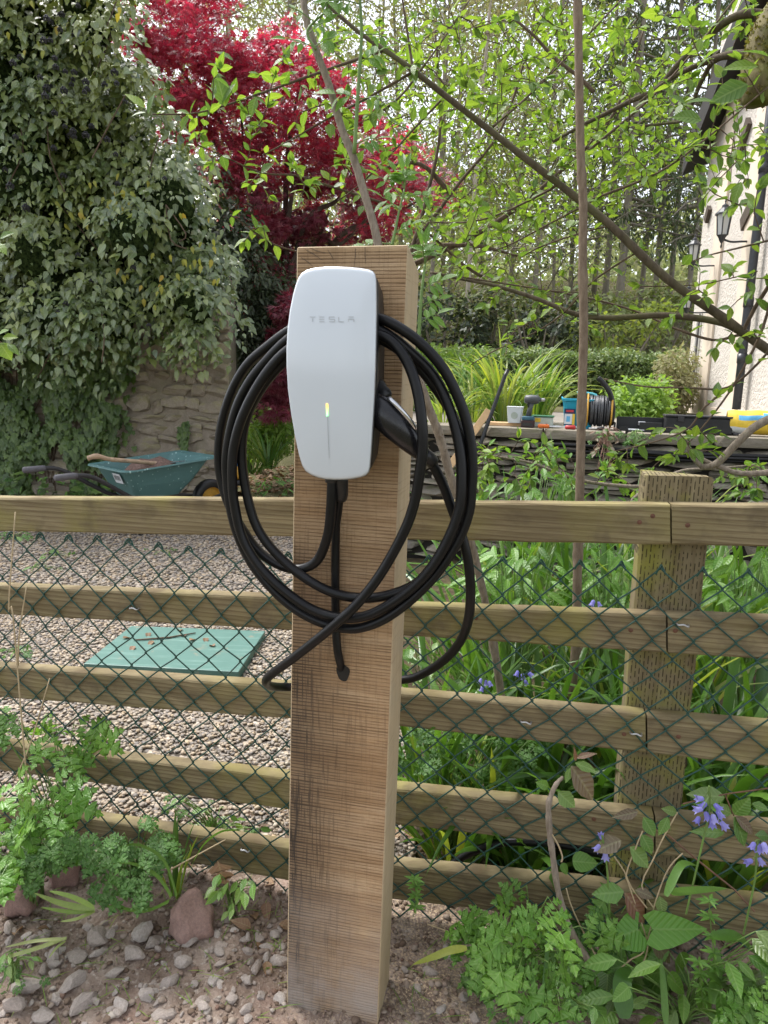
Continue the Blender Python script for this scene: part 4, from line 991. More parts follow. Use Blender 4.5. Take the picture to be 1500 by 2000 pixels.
# turquoise bucket
b_ = wz(1128, .30)
t = thing('bucket', 'turquoise plastic bucket with a printed label standing on the terrace edge', 'bucket', b_)
m = MB(); H_ = .215
def sqr(w, z, d=1.0, e=4):
    out = []
    for a in np.linspace(0, 2*math.pi, 29)[:-1]:
        c1, s1 = math.cos(a), math.sin(a); r = (abs(c1)**e+abs(s1)**e)**(-1/e); out.append(b_+KX @ Vector((c1*r*w, s1*r*w*d, z+(.0 if z < .2 else .014*abs(math.cos(a))**8))))
    return out
m.loft([sqr(.098,0), sqr(.112,.12), sqr(.122,H_-.02), sqr(.132,H_-.015), sqr(.134,H_), sqr(.124,H_+.002), sqr(.112,.12), sqr(.094,.02)]); bu = obj('body', m, M['bucket'], t, smooth=False)
m = MB(); m.tube(smoothpath([b_+KX @ Vector(p) for p in ((.125,0,H_-.01),(.11,.02,H_+.035),(.0,.03,H_+.05),(-.02,.03,H_+.045))], 4), .009, 8); obj('carry_handle', m, M['bucket_light'], t, smooth=True)
y_ = -.121
lb = bx(bu, 'label', (-.066,y_-.0,.085), (.078,.003,.12), M['navy'], 0)
lb2 = bx(bu, 'label_picture', (-.074,y_-.0025,.07), (.055,.003,.075), M['white'], 0); bx(bu, 'label_stripe', (-.036,y_-.003,.068), (.018,.003,.08), M['print_yellow'], 0)
bx(bu, 'label_title', (-.066,y_-.003,.128), (.052,.003,.014), M['print_red'], 0); bx(bu, 'label_motif', (-.074,y_-.0045,.07), (.026,.002,.04), M['print_blue'], 0)
# hand tools
def tool(px0, px1, mat, back, label, nm='screwdriver', cat='tool', tip=True, curve=0):
    a, b = wz(px0, back), wz(px1, back+.03); a = a+UP*.016; b = b+UP*.012; c = lerp(a, b, .45)
    t = thing(nm, label, cat, a, 'hand tools lying on the coping')
    m = MB(); m.tube([a, lerp(a, c, .1), lerp(a, c, .6), lerp(a, c, .9), c], [.008,.016,.014,.015,.008], 9); obj('handle', m, mat, t, smooth=True)
    m = MB(); m.tube([c, b], [.005,.004], 7); obj('shaft', m, M['steel'], t)
tool(1050, 1100, M['orange'], .07, 'orange handled screwdriver lying on the coping in front of the green tub')
tool(1064, 1094, M['red'], .16, 'red and black handled pliers lying behind the orange screwdriver', 'pliers')
tool(1124, 1078, M['red'], .06, 'red handled tool with long pale blade below the bucket', 'hand_saw')
tool(1140, 1112, M['frame_black'], .12, 'dark handled tool right beside the bucket base', 'pliers')
tool(1180, 1150, M['frame_black'], .08, 'black handled tool lying in front of the cable drum', 'pliers')
# cable drum
b_ = wz(1170, .26); b_.z = TZ+.10
t = thing('cable_drum', 'drum of dark grey wire with yellow flanges beside the bucket', 'cable drum', b_-UP*.10)
RD = KX @ Matrix.Rotation(math.pi/2, 3, 'Y')
for sx_, nm in ((-.095, 'flange'), (.075, 'flange')):
    m = MB(); m.lathe([(.025,-.006),(.122,-.006),(.128,0),(.122,.006),(.025,.006)], b_+KX @ Vector((sx_,0,.03)), 28, RD); obj(nm, m, M['yellow'], t, smooth=False)
m = MB(); prof = [(.03,-.088)]
for i in range(19): z_ = -.088+.16*i/18; prof += [(.108+U(-.004,.004), z_), (.099, z_+.004)]
m.lathe(prof+[(.03,.07)], b_+KX @ Vector((0,0,.03)), 26, RD); obj('wound_wire', m, M['wirecoil'], t, smooth=False)
m = MB()
for i in range(26):
    a0 = U(0,6); x_ = U(-.08,.06); tl = U(-.012,.012); m.tube([b_+KX @ Vector((x_+tl*math.sin(a+a0), .110*math.cos(a), .03+.110*math.sin(a))) for a in np.linspace(0, 2*math.pi, 22)], .0045, 5, False)
obj('loose_turns', m, M['wirecoil'], t, smooth=True)
m = MB(); m.tube(smoothpath([wp(1168,738,.18), wp(1180,750,.18), wp(1192,770,.18), wp(1197,800,.20), wp(1193,830,.22)], 5), .019, 9); tag(obj('flexible_hose', m, M['black_plastic'], smooth=True), 'bent black flexible conduit curving over the cable drum', 'conduit')
# black metal trays and box
b_ = wz(1243, .14)
t = thing('metal_enclosure', 'open black metal enclosure with cut-outs lying on the coping', 'enclosure', b_)
bx(t, 'back_plate', (.03,.10,.05), (.33,.008,.10), M['blackbox'], .002); bx(t, 'floor', (.02,.04,.006), (.34,.13,.008), M['blackbox'], 0); bx(t, 'side', (-.15,.03,.03), (.008,.12,.06), M['blackbox'], 0); bx(t, 'front_plate', (.09,-.03,.035), (.15,.008,.07), M['blackbox'], .002)
bx(t, 'white_leaflet', (-.03,.0,.014), (.16,.07,.006), M['white'], 0); bx(t, 'cable_clamp', (.04,.085,.055), (.05,.03,.03), M['steel'], .004); bx(t, 'front_tab', (-.09,-.04,.018), (.06,.008,.03), M['blackbox'], 0)
b_ = wz(1360, .20)
t = thing('toolbox', 'long low black box on the coping near the house', 'box', b_)
bx(t, 'case', (0,0,.058), (.44,.16,.11), M['blackbox'], .006); bx(t, 'lid', (0,0,.121), (.45,.17,.014), M['blackbox'], .003); bx(t, 'latch', (-.12,-.086,.10), (.04,.008,.035), M['frame_black'], .002); bx(t, 'corner_panel', (.25,.02,.055), (.04,.15,.1), M['grip'], .003)
# yellow bag
b_ = wz(1478, .16)
t = thing('plastic_sack', 'yellow and blue printed plastic sack slumped on the coping', 'sack', b_)
def sack(u, v, o=1.0):
    x = (u-.5)*.40; z = v*.17*(1-.15*abs(u-.5)); th = .065*(math.sin(math.pi*v)**.6)*(1-(2*u-1)**6*.6)*o
    return x, th, z
m = MB(); N1, N2 = 18, 10; vs = []
for side in (-1, 1):
    for j in range(N2+1):
        for i in range(N1+1):
            x, th, z = sack(i/N1, j/N2); vs.append(b_+KX @ Vector((x, side*th*(1+.25*mnoise.noise(Vector((x*14, z*14, side)))), z+.01+.01*mnoise.noise(Vector((x*9, 3, 1))))))
fs = []; W_ = N1+1
for s2 in (0, 1):
    for j in range(N2):
        for i in range(N1):
            a = s2*W_*(N2+1)+j*W_+i; fs.append((a,a+1,a+W_+1,a+W_)); m.mi.append(0)
mi = []
for s2 in (0, 1):
    for j in range(N2):
        for i in range(N1):
            u, v_ = i/N1, j/N2; mi.append(1 if abs(v_-(.72-.25*abs(u-.6))) < .10 and u > .12 else 2 if (v_ < .28 and u < .35) else 0)
m.v = [tuple(p) for p in vs]; m.f = fs; m.mi = mi
obj('bag', m, [M['print_yellow'], M['print_blue'], M['white']], t, smooth=True)
# black water hose behind the bottom rails
m = MB(); m.tube(smoothpath([onfence(x, y, -.13) for x, y in ((850,1712),(880,1690),(925,1662),(985,1645),(1050,1645),(1110,1652),(1180,1672),(1260,1700))], 5), .0105, 9); tag(obj('hose', m, M['black_rubber'], smooth=True), 'black plastic hose arching behind the lowest fence rails', 'hose')
# ---------------------------------------------------------------- ground details in front
def project(p):
    v = RCAM.transposed() @ (Vector(p)-CAMP)
    return (750+FPX*v.x/-v.z, 1000-FPX*v.y/-v.z, -v.z) if v.z < -.05 else (-9999, -9999, -1)
def inpoly(x, y, P):
    r = False; n = len(P)
    for i in range(n):
        x1, y1 = P[i]; x2, y2 = P[(i+1) % n]
        if (y1 > y) != (y2 > y) and x < (x2-x1)*(y-y1)/(y2-y1)+x1: r = not r
    return r
def sample(P):
    xs_ = [p[0] for p in P]; ys_ = [p[1] for p in P]
    while True:
        x, y = U(min(xs_), max(xs_)), U(min(ys_), max(ys_))
        if inpoly(x, y, P): return x, y
def soilpt(px, py):
    p = onground(px, py); p.z = soil_z(p.x, p.y); return p
# gravel in the yard: nobody could count it
n1, n2 = 23000, 17000
gx = np.concatenate([rng.uniform(-2.2, .12, n1), rng.uniform(-5.0, .1, n2)]); gy = np.concatenate([1.76+2.3*rng.random(n1)**1.15, rng.uniform(3.6, 6.6, n2)])
keep = ~((gx > -1.55) & (gx < -.45) & (gy > 2.75) & (gy < 3.75) & (np.arange(n1+n2) % 3 == 0)); gx, gy = gx[keep], gy[keep]
nb = len(gx); near_ = gy < 4.06
gz = np.array([gravel_z(x, y) for x, y in zip(gx, gy)])
szs = np.where(near_, rng.uniform(.0055, .0115, nb), rng.uniform(.010, .018, nb)); szs = np.stack([szs*rng.uniform(.9, 1.5, nb), szs, szs*rng.uniform(.45, .75, nb)], 1)
a = rng.uniform(0, 6.28, nb); dirs = np.stack([np.cos(a), np.sin(a), rng.normal(0, .2, nb)], 1); ups = np.stack([rng.normal(0, .25, nb), rng.normal(0, .25, nb), np.ones(nb)], 1)
tag(obj('gravel', scatter_mesh('gravel', rock(5, 1, .9, .3, 2), np.stack([gx, gy, gz+.004], 1), basis(dirs, ups), szs, M['pebble'], True)), 'loose mixed river gravel covering the yard behind the fence', 'gravel', kind='stuff')
# crumbs and small stones in the soil
n1 = 9000; gx = rng.uniform(-1.5, 1.3, n1); gy = rng.uniform(.95, 1.75, n1); gz = np.array([soil_z(x, y) for x, y in zip(gx, gy)])
s0 = .0022+.007*rng.random(n1)**3; a = rng.uniform(0, 6.28, n1)
tag(obj('soil_crumbs', scatter_mesh('soil_crumbs', rock(9, 1, .8, .4, 3), np.stack([gx, gy, gz+.001], 1), basis(np.stack([np.cos(a), np.sin(a), rng.normal(0,.3,n1)], 1), np.tile([0.,0,1], (n1, 1))), np.stack([s0*1.3, s0, s0*.8], 1), M['crumb'])), 'small stones and crumbs strewn over the bare soil', 'soil crumbs', kind='stuff')
# big and small rubble stones, each a thing
RV = [tmesh('rubble_stone', rock(s+20, 2, .72, .14, 11), M['rubble'], False) for s in range(7)]
spots = [(55,1945,26),(140,1930,24),(165,1965,22),(25,1985,24),(85,1990,20),(195,1850,24),(280,1830,25),(262,1880,22),(300,1850,20),(370,1845,17),(235,1975,20),(150,1880,20),(362,1890,17),(420,1925,15),(500,1900,15),(520,1855,14),(330,1925,16),(290,1955,18),(225,1915,18),(395,1975,16),(450,1960,13),(482,1980,14),(105,1885,17),(320,1990,18),(175,1825,15),(430,1870,13),(545,1955,13),(510,1950,11),(20,1835,18),(60,1855,13),(840,1905,13),(905,1950,15),(815,1940,10),(880,1880,9),(925,1990,12),(1010,1960,10),(790,1900,8),(860,1975,11),(955,1930,9),(1190,1940,14),(535,1830,12),(440,1800,12),(415,1775,11),(150,1790,10),(545,1880,15)]
for i in range(120):
    x, y = U(0, 555), U(1810, 2010)
    spots.append((x, y, U(4, 12)))
SPL = {0:'pale angular stone at the lower left, widest of the rubble', 1:'angular grey stone just right of the widest rubble stone', 2:'grey stone right below the angular one at lower left', 3:'large grey stone cut by the bottom left corner', 4:'grey stone on the bottom edge beside the corner stone', 5:'pale upright grey stone under the cut iris shoot', 6:'pale stone below and left of the big red stone', 7:'grey stone tucked beneath the pale stone near the red stone', 10:'flat grey stone on the bottom edge midway to the oak post', 28:'grey stone below the leftmost red sandstone lump'}
for i, (px, py, rp) in enumerate(spots):
    p = soilpt(px, py); r = rp*p.length*0+rp*(p-CAMP).length/FPX*.92
    o = inst('rubble_stone', RV[i % 7], Matrix.Translation(p+UP*r*.18) @ Matrix.Rotation(U(0,6.28), 4, 'Z') @ Matrix.Rotation(U(-.35,.35), 4, 'X') @ Matrix.Diagonal((r, r*U(.75,1), r*U(.75,1.05), 1)))
    if i in SPL: tag(o, SPL[i], 'stone', 'rubble stones left of the oak post')
    elif i < 30 or i > 44: tag(o, 'broken grey stone lying in the dug soil left of the oak post', 'stone', 'rubble stones left of the oak post')
    else: tag(o, 'small grey stone half sunk in sawdusted soil right of the oak post' if 780 < px < 1250 else 'broken grey stone lying in the dug soil left of the oak post', 'stone', 'rubble stones right of the oak post' if 780 < px < 1250 else 'rubble stones left of the oak post')
for px, py, rp, s, lb in ((128,1712,32,1.25,'upright reddish sandstone lump under the lobed green leaves'), (44,1766,30,1.1,'leftmost rounded red sandstone lump at the bed edge'), (377,1792,42,.95,'large rounded red sandstone lump below the iris tuft')):
    p = soilpt(px, py+rp*.75); r = rp*(p-CAMP).length/FPX
    m = MB(); v, f = rock(int(px), 3, .95, .34, 1); m.add(v, f); o = inst('sandstone_lump', m.mesh('sandstone_lump', M['redstone'], True), Matrix.Translation(p+UP*r*.62) @ Matrix.Rotation(px, 4, 'Z') @ Matrix.Diagonal((r*.82, r*.85, r*s, 1)))
    tag(o, lb, 'stone', 'red sandstone lumps along the bed')
# ---------------------------------------------------------------- leaf tools
def lm_(name, tm, mat): return tmesh(name, tm, mat, True)
LM = {'dog': lm_('leaf', LEAF_OVAL, M['leaf_dog']), 'dogb': lm_('leaf', LEAF_BROAD, M['leaf_dog']), 'herb': lm_('leaf', LEAF_HERB, M['leaf_herb']), 'lobed': lm_('leaf', LEAF_LOBED, M['leaf_herb']),
      'herb2': lm_('leaf', LEAF_HERB, M['leaf_herb2']), 'elder': lm_('leaf', oval(.42,.1,.25), M['leaf_elder']), 'shiny': lm_('leaf', LEAF_OVAL, M['leaf_shiny']), 'bronze': lm_('leaf', oval(.44,.12,.25), M['leaf_bronze']),
      'ivy': lm_('leaf', LEAF_IVY, M['leaf_ivy_low']), 'ivytop': lm_('leaf', oval(.62,.1,.3), M['leaf_ivy']), 'slim': lm_('leaf', LEAF_SLIM, M['leaf_herb']),
      'arum': lm_('leaf', ([(0,0,0),(-.16,.3,.05),(.05,.42,.06),(.3,.37,.03),(.6,.24,-.03),(1,0,-.15),(.6,-.24,-.03),(.3,-.37,.03),(.05,-.42,.06),(-.16,-.3,.05),(.25,0,-.02),(.55,0,-.06)], [(0,1,2),(0,2,10),(10,2,3),(10,3,11),(11,3,4),(11,4,5),(11,5,6),(11,6,7),(10,11,7),(10,7,8),(0,10,8),(0,8,9)]), M['leaf_arum']),
      'dry': lm_('leaf', oval(.55,.3,.5), M['dryleaf']), 'mint': lm_('leaf', oval(.7,.08,.25,(.0,.1,.3,.55,.8,1.),(.3,.8,1.,.85,.5,.0)), M['leaf_elder'])}
def leaf_mat(p, d, up, s, sx=1.0):
    x = Vector(d).normalized(); y = Vector(up).cross(x)
    y = y.normalized() if y.length > 1e-4 else x.orthogonal().normalized(); z = x.cross(y)
    return Matrix.Translation(p) @ Matrix((x, y, z)).transposed().to_4x4() @ Matrix.Diagonal((s, s*sx, s, 1))
def rv(s=1.0): return Vector((random.gauss(0, s), random.gauss(0, s), random.gauss(0, s)))
def pxleaf(par, me, a, b, Da, Db, wid=1.0, up=None, name='leaf'):
    p, q = at(a[0], a[1], Da), at(b[0], b[1], Db); d = q-p; L_ = d.length
    return inst(name, me, leaf_mat(p, d, up if up is not None else Vector((0, -.75, .65))+rv(.15), L_, wid), par)
def leafy(name, label, cat, poly, D0, D1, n, s0, s1, me, base, stalk, group=None, up=(0,-.45,.9), droop=.25, jig=.35, stems=True, big=0):
    t = thing(name, label, cat, base, group); st = MB(); P = []
    for i in range(n):
        x, y = sample(poly); p = at(x, y, lerp(D0, D1, U(0, 1))); P.append(p)
        h = Vector((p.x-base.x, p.y-base.y, 0)); h = h.normalized() if h.length > .01 else Vector((1, 0, 0))
        d = (h*.8+Vector((U(-1,1), U(-1,.6), 0))*.8 - UP*droop); s = U(s0, s1)
        inst('leaf', me[i % len(me)] if isinstance(me, list) else me, leaf_mat(p, d, Vector(up)+rv(jig), s), t)
        if stems:
            mid_ = lerp(base, p, .5)+h*-.02*U(.5,1.5)+UP*.03*U(0,1); st.tube(smoothpath([base+rv(.006), mid_, p], 3), rads(7, .0022, .0011), 5)
    if stems and n: obj('stems', st, stalk, t, smooth=True, kind='stuff')
    return t
def blades(name, label, base, n, L0, L1, w, mat, group=None, lean=.5, spread=.05, bend=1.3, az=None, parts=True):
    t = thing(name, label, 'plant', base, group)
    for i in range(n):
        a = U(0, 6.28) if az is None else random.gauss(az, .7); l = U(.1, lean)
        d = Vector((math.cos(a)*l, math.sin(a)*l, 1)); b = Vector(base)+Vector((math.cos(a), math.sin(a), 0))*spread*U(.2, 1)
        m = MB(); m.add(*spline_blade(b, d, U(L0, L1), w*U(.7, 1.25), bend*U(.4, 1.4), 8, U(-.8, .8)))
        obj('blade', m, mat[i % len(mat)] if isinstance(mat, list) else mat, t, smooth=True)
    return t
# ---------------------------------------------------------------- strap leaved plants behind the fence
def gp(x, y): return Vector((x, y, bed_z(x, y)))
for i, (px, Y, n, L0, L1, w, lb) in enumerate((
    (850, 2.05, 34, .45, .85, .020, 'dense strap leaved clump just right of the oak post behind the fence'),
    (985, 1.92, 26, .40, .75, .022, 'strap leaved clump behind the mesh below the brown thorny stem'),
    (1075, 2.05, 30, .5, .95, .026, 'tall broad strap leaved clump at the foot of the straight sapling'),
    (1170, 1.86, 28, .4, .7, .024, 'arching strap leaved clump left of the thick fence post'),
    (1220, 2.35, 34, .65, 1.1, .024, 'strap leaved clump behind the thick fence post'),
    (1420, 1.90, 32, .5, .85, .025, 'arching strap leaved clump right of the thick fence post'),
    (1500, 2.1, 30, .55, .95, .025, 'strap leaved clump at the right edge behind the fence'),
    (1350, 2.6, 36, .7, 1.15, .022, 'strap leaved clump farther back beyond the thick fence post'),
    (940, 2.7, 40, .75, 1.2, .02, 'pale strap leaved clump below the dry stone wall'),
    (1110, 2.9, 40, .8, 1.25, .02, 'strap leaved clump midway between the fence and the dry stone wall'),
    (905, 1.84, 26, .3, .55, .018, 'low strap leaved clump close behind the mesh right of the black cable'),
    (1060, 1.80, 30, .3, .6, .022, 'low arching strap leaved clump close behind the mesh under the second rail'),
    (1290, 1.95, 30, .4, .8, .024, 'strap leaved clump close against the right side of the fence post'),
    (1470, 1.72, 30, .35, .6, .022, 'low strap leaved clump close behind the mesh at the right edge'),
    (1385, 1.72, 26, .3, .55, .022, 'low strap leaved clump behind the tallest bluebell'),
    (1440, 3.2, 44, .8, 1.25, .02, 'tall strap leaved clump before the dry stone wall at the right'),
    (1200, 3.6, 44, .8, 1.2, .02, 'tall strap leaved clump close before the dry stone wall'),
    (1000, 3.5, 44, .8, 1.2, .02, 'tall strap leaved clump before the wall under the drill'),
    (1030, 2.35, 30, .5, .9, .022, 'tall strap leaved clump behind the sapling foot'))):
    q = at(px, 1300, Y); blades('strap_leaf_plant', lb, gp(q.x, Y), int(n*1.25), L0, L1, w, [M['blade'], M['blade'], M['blade_pale'] if i in (4,8) else M['blade'], M['blade_yellow'] if i % 3 == 1 else M['blade']], 'strap leaved plants behind the fence', .55, .06, 1.2)
# leafy herbs between them
for i, (poly, D0, D1, n, bs, me, s0, s1, lb) in enumerate((
    ([(930,1065),(1090,1065),(1090,1180),(900,1160)], 2.1, 2.5, 90, (1010,2.3), 'slim', .05, .10, 'leafy green plant with hanging bells below the top rail'),
    ([(1150,1070),(1240,1070),(1240,1180),(1100,1180)], 2.2, 2.7, 70, (1180,2.45), 'slim', .05, .10, 'leafy green plant left of the thick fence post under the top rail'),
    ([(1390,1080),(1500,1070),(1510,1190),(1400,1180)], 2.2, 2.8, 80, (1450,2.5), 'slim', .06, .11, 'leafy green plant under the top rail at the right edge'),
    ([(795,1410),(960,1420),(1060,1440),(1010,1530),(790,1520)], 1.75, 2.1, 60, (890,1.9), 'herb2', .04, .075, 'low leafy herb behind the mesh beside the oak post'),
    ([(800,1240),(860,1250),(930,1330),(800,1330)], 2.2, 2.6, 26, (850,2.4), 'shiny', .04, .07, 'low seedling plant on soil behind the black cable'),
    ([(930,970),(960,930),(1130,900),(1130,975),(900,978)], 2.4, 3.2, 50, (1010,2.9), 'slim', .05, .1, 'fresh leafy shoots rising behind the top rail'))):
    base = gp(at(bs[0], 1300, bs[1]).x, bs[1]); leafy('leafy_plant', lb, 'plant', poly, D0, D1, n, s0, s1, LM[me], base, M['stem_green'], 'leafy herbs behind the fence', jig=.5)
# ---------------------------------------------------------------- herbs in front
base = soilpt(60, 1790); base.y += .05
leafy('lobed_herb', 'lush lobed leaf herb filling the left edge before the fence', 'plant', [(-20,1480),(30,1490),(120,1510),(140,1550),(90,1630),(110,1660),(40,1670),(-20,1690)], 1.42, 1.56, 22, .09, .14, LM['herb'], base, M['stem_green'], 'lobed leaf herbs before the fence', up=(0,-.75,.7))
leafy('lobed_herb', 'lobed leaf herb poking through the mesh at the left edge', 'plant', [(-20,1395),(60,1385),(150,1375),(200,1400),(185,1450),(80,1465),(-20,1480)], 1.66, 1.9, 20, .09, .13, LM['herb'], base+Vector((0,.15,0)), M['stem_green'], 'lobed leaf herbs before the fence', up=(0,-.6,.8))
leafy('small_herb', 'fine leaved herb beneath the large lobed leaves at the left', 'plant', [(-10,1680),(150,1610),(170,1650),(100,1680),(60,1710),(-10,1720)], 1.44, 1.57, 50, .045, .075, LM['herb2'], soilpt(60, 1790), M['stem_green'], 'fine leaved herbs before the fence')
leafy('small_herb', 'fine leaved herb spreading around the iris tuft', 'plant', [(190,1640),(290,1580),(330,1600),(320,1700),(290,1760),(180,1740)], 1.44, 1.58, 60, .04, .07, LM['herb2'], soilpt(270, 1760), M['stem_green'], 'fine leaved herbs before the fence')
leafy('small_herb', 'pale seedling herb at the foot of the oak post on its left', 'plant', [(420,1710),(480,1690),(500,1740),(450,1790),(420,1760)], 1.38, 1.48, 18, .02, .04, LM['shiny'], soilpt(450, 1790), M['stem_green'], 'fine leaved herbs before the fence')
base = soilpt(1020, 1930)
leafy('lobed_herb', 'lush lobed leaf herb spreading right of the oak post before the fence', 'plant', [(905,1800),(975,1755),(1050,1715),(1090,1760),(1140,1810),(1145,1880),(1120,1925),(1050,1920),(970,1895),(930,1870)], 1.22, 1.42, 38, .075, .125, LM['herb'], base, M['stem_green'], 'lobed leaf herbs before the fence', up=(0,-.7,.75), jig=.5)
leafy('lobed_herb', 'small lobed leaf herb at the bottom right corner', 'plant', [(1440,1900),(1520,1890),(1520,1980),(1450,1975)], 1.2, 1.3, 14, .07, .10, LM['herb'], soilpt(1490, 2000), M['stem_green'], 'lobed leaf herbs before the fence')
leafy('lobed_herb', 'dark lobed leaf herb beneath the arum leaves', 'plant', [(1150,1740),(1250,1720),(1290,1780),(1260,1880),(1170,1870)], 1.36, 1.5, 22, .05, .085, [LM['lobed'], LM['herb2']], soilpt(1210, 1880), M['stem_green'], 'lobed leaf herbs before the fence')
leafy('leafy_ground_plant', 'tangle of dark green leaves at the bottom right of the bed', 'plant', [(1160,1880),(1300,1860),(1510,1790),(1510,2000),(1200,1990)], 1.2, 1.42, 60, .04, .085, [LM['mint'], LM['elder'], LM['shiny']], soilpt(1330, 1990), M['stem_green'], 'ground cover at the bottom right')
leafy('leafy_ground_plant', 'low green seedlings on the soil by the bottom edge right of the post', 'plant', [(960,1950),(1100,1930),(1180,1960),(1180,2000),(960,2000)], 1.2, 1.25, 22, .02, .035, [LM['shiny'], LM['herb2']], soilpt(1060, 1990), M['stem_green'], 'ground cover at the bottom right')
leafy('leafy_ground_plant', 'small weeds scattered among the stones at lower left', 'plant', [(0,1850),(60,1850),(80,1920),(0,1940)], 1.28, 1.36, 20, .015, .03, [LM['shiny'], LM['herb2']], soilpt(30, 1930), M['stem_green'], 'ground cover at the lower left')
leafy('leafy_ground_plant', 'weeds at the foot of the fence between the iris tuft and the oak post', 'plant', [(330,1540),(480,1590),(540,1640),(480,1640),(340,1600)], 1.75, 1.95, 30, .02, .04, [LM['herb2'], LM['shiny']], at(420, 1650, 1.85)*1.0, M['stem_green'], 'ground cover at the lower left')
for (px, py, lb, n) in ((110,1085,'weed tuft on the gravel under the top rail at the left',14), (90,1110,'pale weed tuft on the gravel left of the barrow',10), (318,1078,'small weed tuft on the gravel below the wheelbarrow',8), (30,1275,'bright weed on the gravel at the left edge',16), (30,1050,'green weed patch by the left edge under the top rail',18)):
    q = onground(px, py, -.01); Yq = q.y
    leafy('gravel_weed', lb, 'weed', [(px-34,py+8),(px-20,py-16),(px+20,py-14),(px+40,py+8)], Yq*.985, Yq*1.015, n, .035*Yq/3.2, .07*Yq/3.2, [LM['slim'], LM['herb2']], q, M['stem_green'], 'weeds on the gravel')
# iris tufts
q = soilpt(342, 1765); q.y += .0
t = blades('iris_tuft', 'yellow green iris tuft standing beside the large red stone', q, 7, .16, .24, .013, [M['blade'], M['blade_yellow']], None, .18, .012, .6)
for pts in ([(345,1750),(320,1680),(270,1650),(228,1655)], [(350,1745),(365,1670),(372,1652),(368,1700)], [(352,1745),(390,1660),(430,1625),(465,1622)], [(335,1750),(300,1705),(240,1685),(165,1710)], [(330,1760),(280,1780),(220,1770),(190,1775)]):
    pp = smoothpath([at(x, y, 1.40+.03*k) for k, (x, y) in enumerate(pts)], 4); m = MB(); vs = []; n_ = len(pp)
    for i, p in enumerate(pp): w_ = .0075*(1-(i/(n_-1))**2.2)+.0008; vs += [p+Vector((.3,0,.9))*w_*.7, p+Vector((0,.3,0))*w_*.4, p-Vector((.3,0,.9))*w_*.7]
    m.add(vs, [f for i in range(n_-1) for f in ((i*3,i*3+1,i*3+4,i*3+3),(i*3+1,i*3+2,i*3+5,i*3+4))]); obj('blade', m, M['blade'], t, smooth=True)
def strip(par, pts, w, mat, D0, D1, name='blade', nrm=Vector((0,-.3,.9))):
    pp = smoothpath([at(x, y, lerp(D0, D1, k/(len(pts)-1))) for k, (x, y) in enumerate(pts)], 5); m = MB(); vs = []; n_ = len(pp)
    for i, p in enumerate(pp):
        tg = pp[min(i+1,n_-1)]-pp[max(i-1,0)]; sd = tg.cross(nrm).normalized(); w_ = w*min(1, .5+i/n_*3)*(1-(i/(n_-1))**4)+.0005
        vs += [p+sd*w_/2+nrm*w_*.12, p, p-sd*w_/2+nrm*w_*.12]
    m.add(vs, [f for i in range(n_-1) for f in ((i*3,i*3+1,i*3+4,i*3+3),(i*3+1,i*3+2,i*3+5,i*3+4))]); return obj(name, m, mat, par, smooth=True)
q = soilpt(135, 1830)
t = thing('cut_iris', 'cut pale iris shoot lying on the soil between the red stones', 'plant', q)
for pts, w in (([(185,1776),(150,1772),(110,1762),(66,1744)], .014), ([(183,1772),(140,1752),(95,1740)], .011), ([(184,1778),(140,1782),(80,1772)], .010), ([(186,1780),(150,1795),(118,1800)], .008)): strip(t, pts, w, M['blade_pale'], 1.37, 1.36)
t = thing('cut_iris', 'narrow cut iris blades trailing off the left edge over the stones', 'plant', soilpt(120, 1845))
for pts, w in (([(130,1832),(80,1850),(20,1868),(-20,1880)], .010), ([(130,1834),(70,1838),(10,1850)], .008), ([(128,1838),(110,1852),(95,1872)], .006)): strip(t, pts, w, M['blade_pale'], 1.35, 1.33)
t = thing('fallen_strap_leaf', 'single yellow green strap leaf lying on the soil right of the oak post', 'leaf', soilpt(850, 1885)); strip(t, [(912,1852),(880,1857),(845,1870),(806,1884)], .017, M['blade_yellow'], 1.32, 1.30)
# arching strap leaves at the lower right
q = soilpt(1400, 1960); t = thing('strap_leaf_plant', 'broad arching strap leaves before the mesh at the lower right corner', 'plant', q)
for pts, w in (([(1390,1830),(1440,1830),(1480,1870),(1500,1910)], .024), ([(1380,1900),(1420,1930),(1470,1980),(1500,2010)], .02), ([(1300,2000),(1296,1930),(1290,1870)], .014), ([(1390,1960),(1400,1900),(1400,1850)], .022), ([(1310,1745),(1350,1740),(1420,1735)], .018), ([(1300,1750),(1330,1690),(1360,1690)], .016), ([(1220,1990),(1215,1920),(1230,1890)], .04), ([(1060,1960),(1067,1880),(1072,1800)], .009)): strip(t, pts, w, M['blade'], 1.24, 1.32)
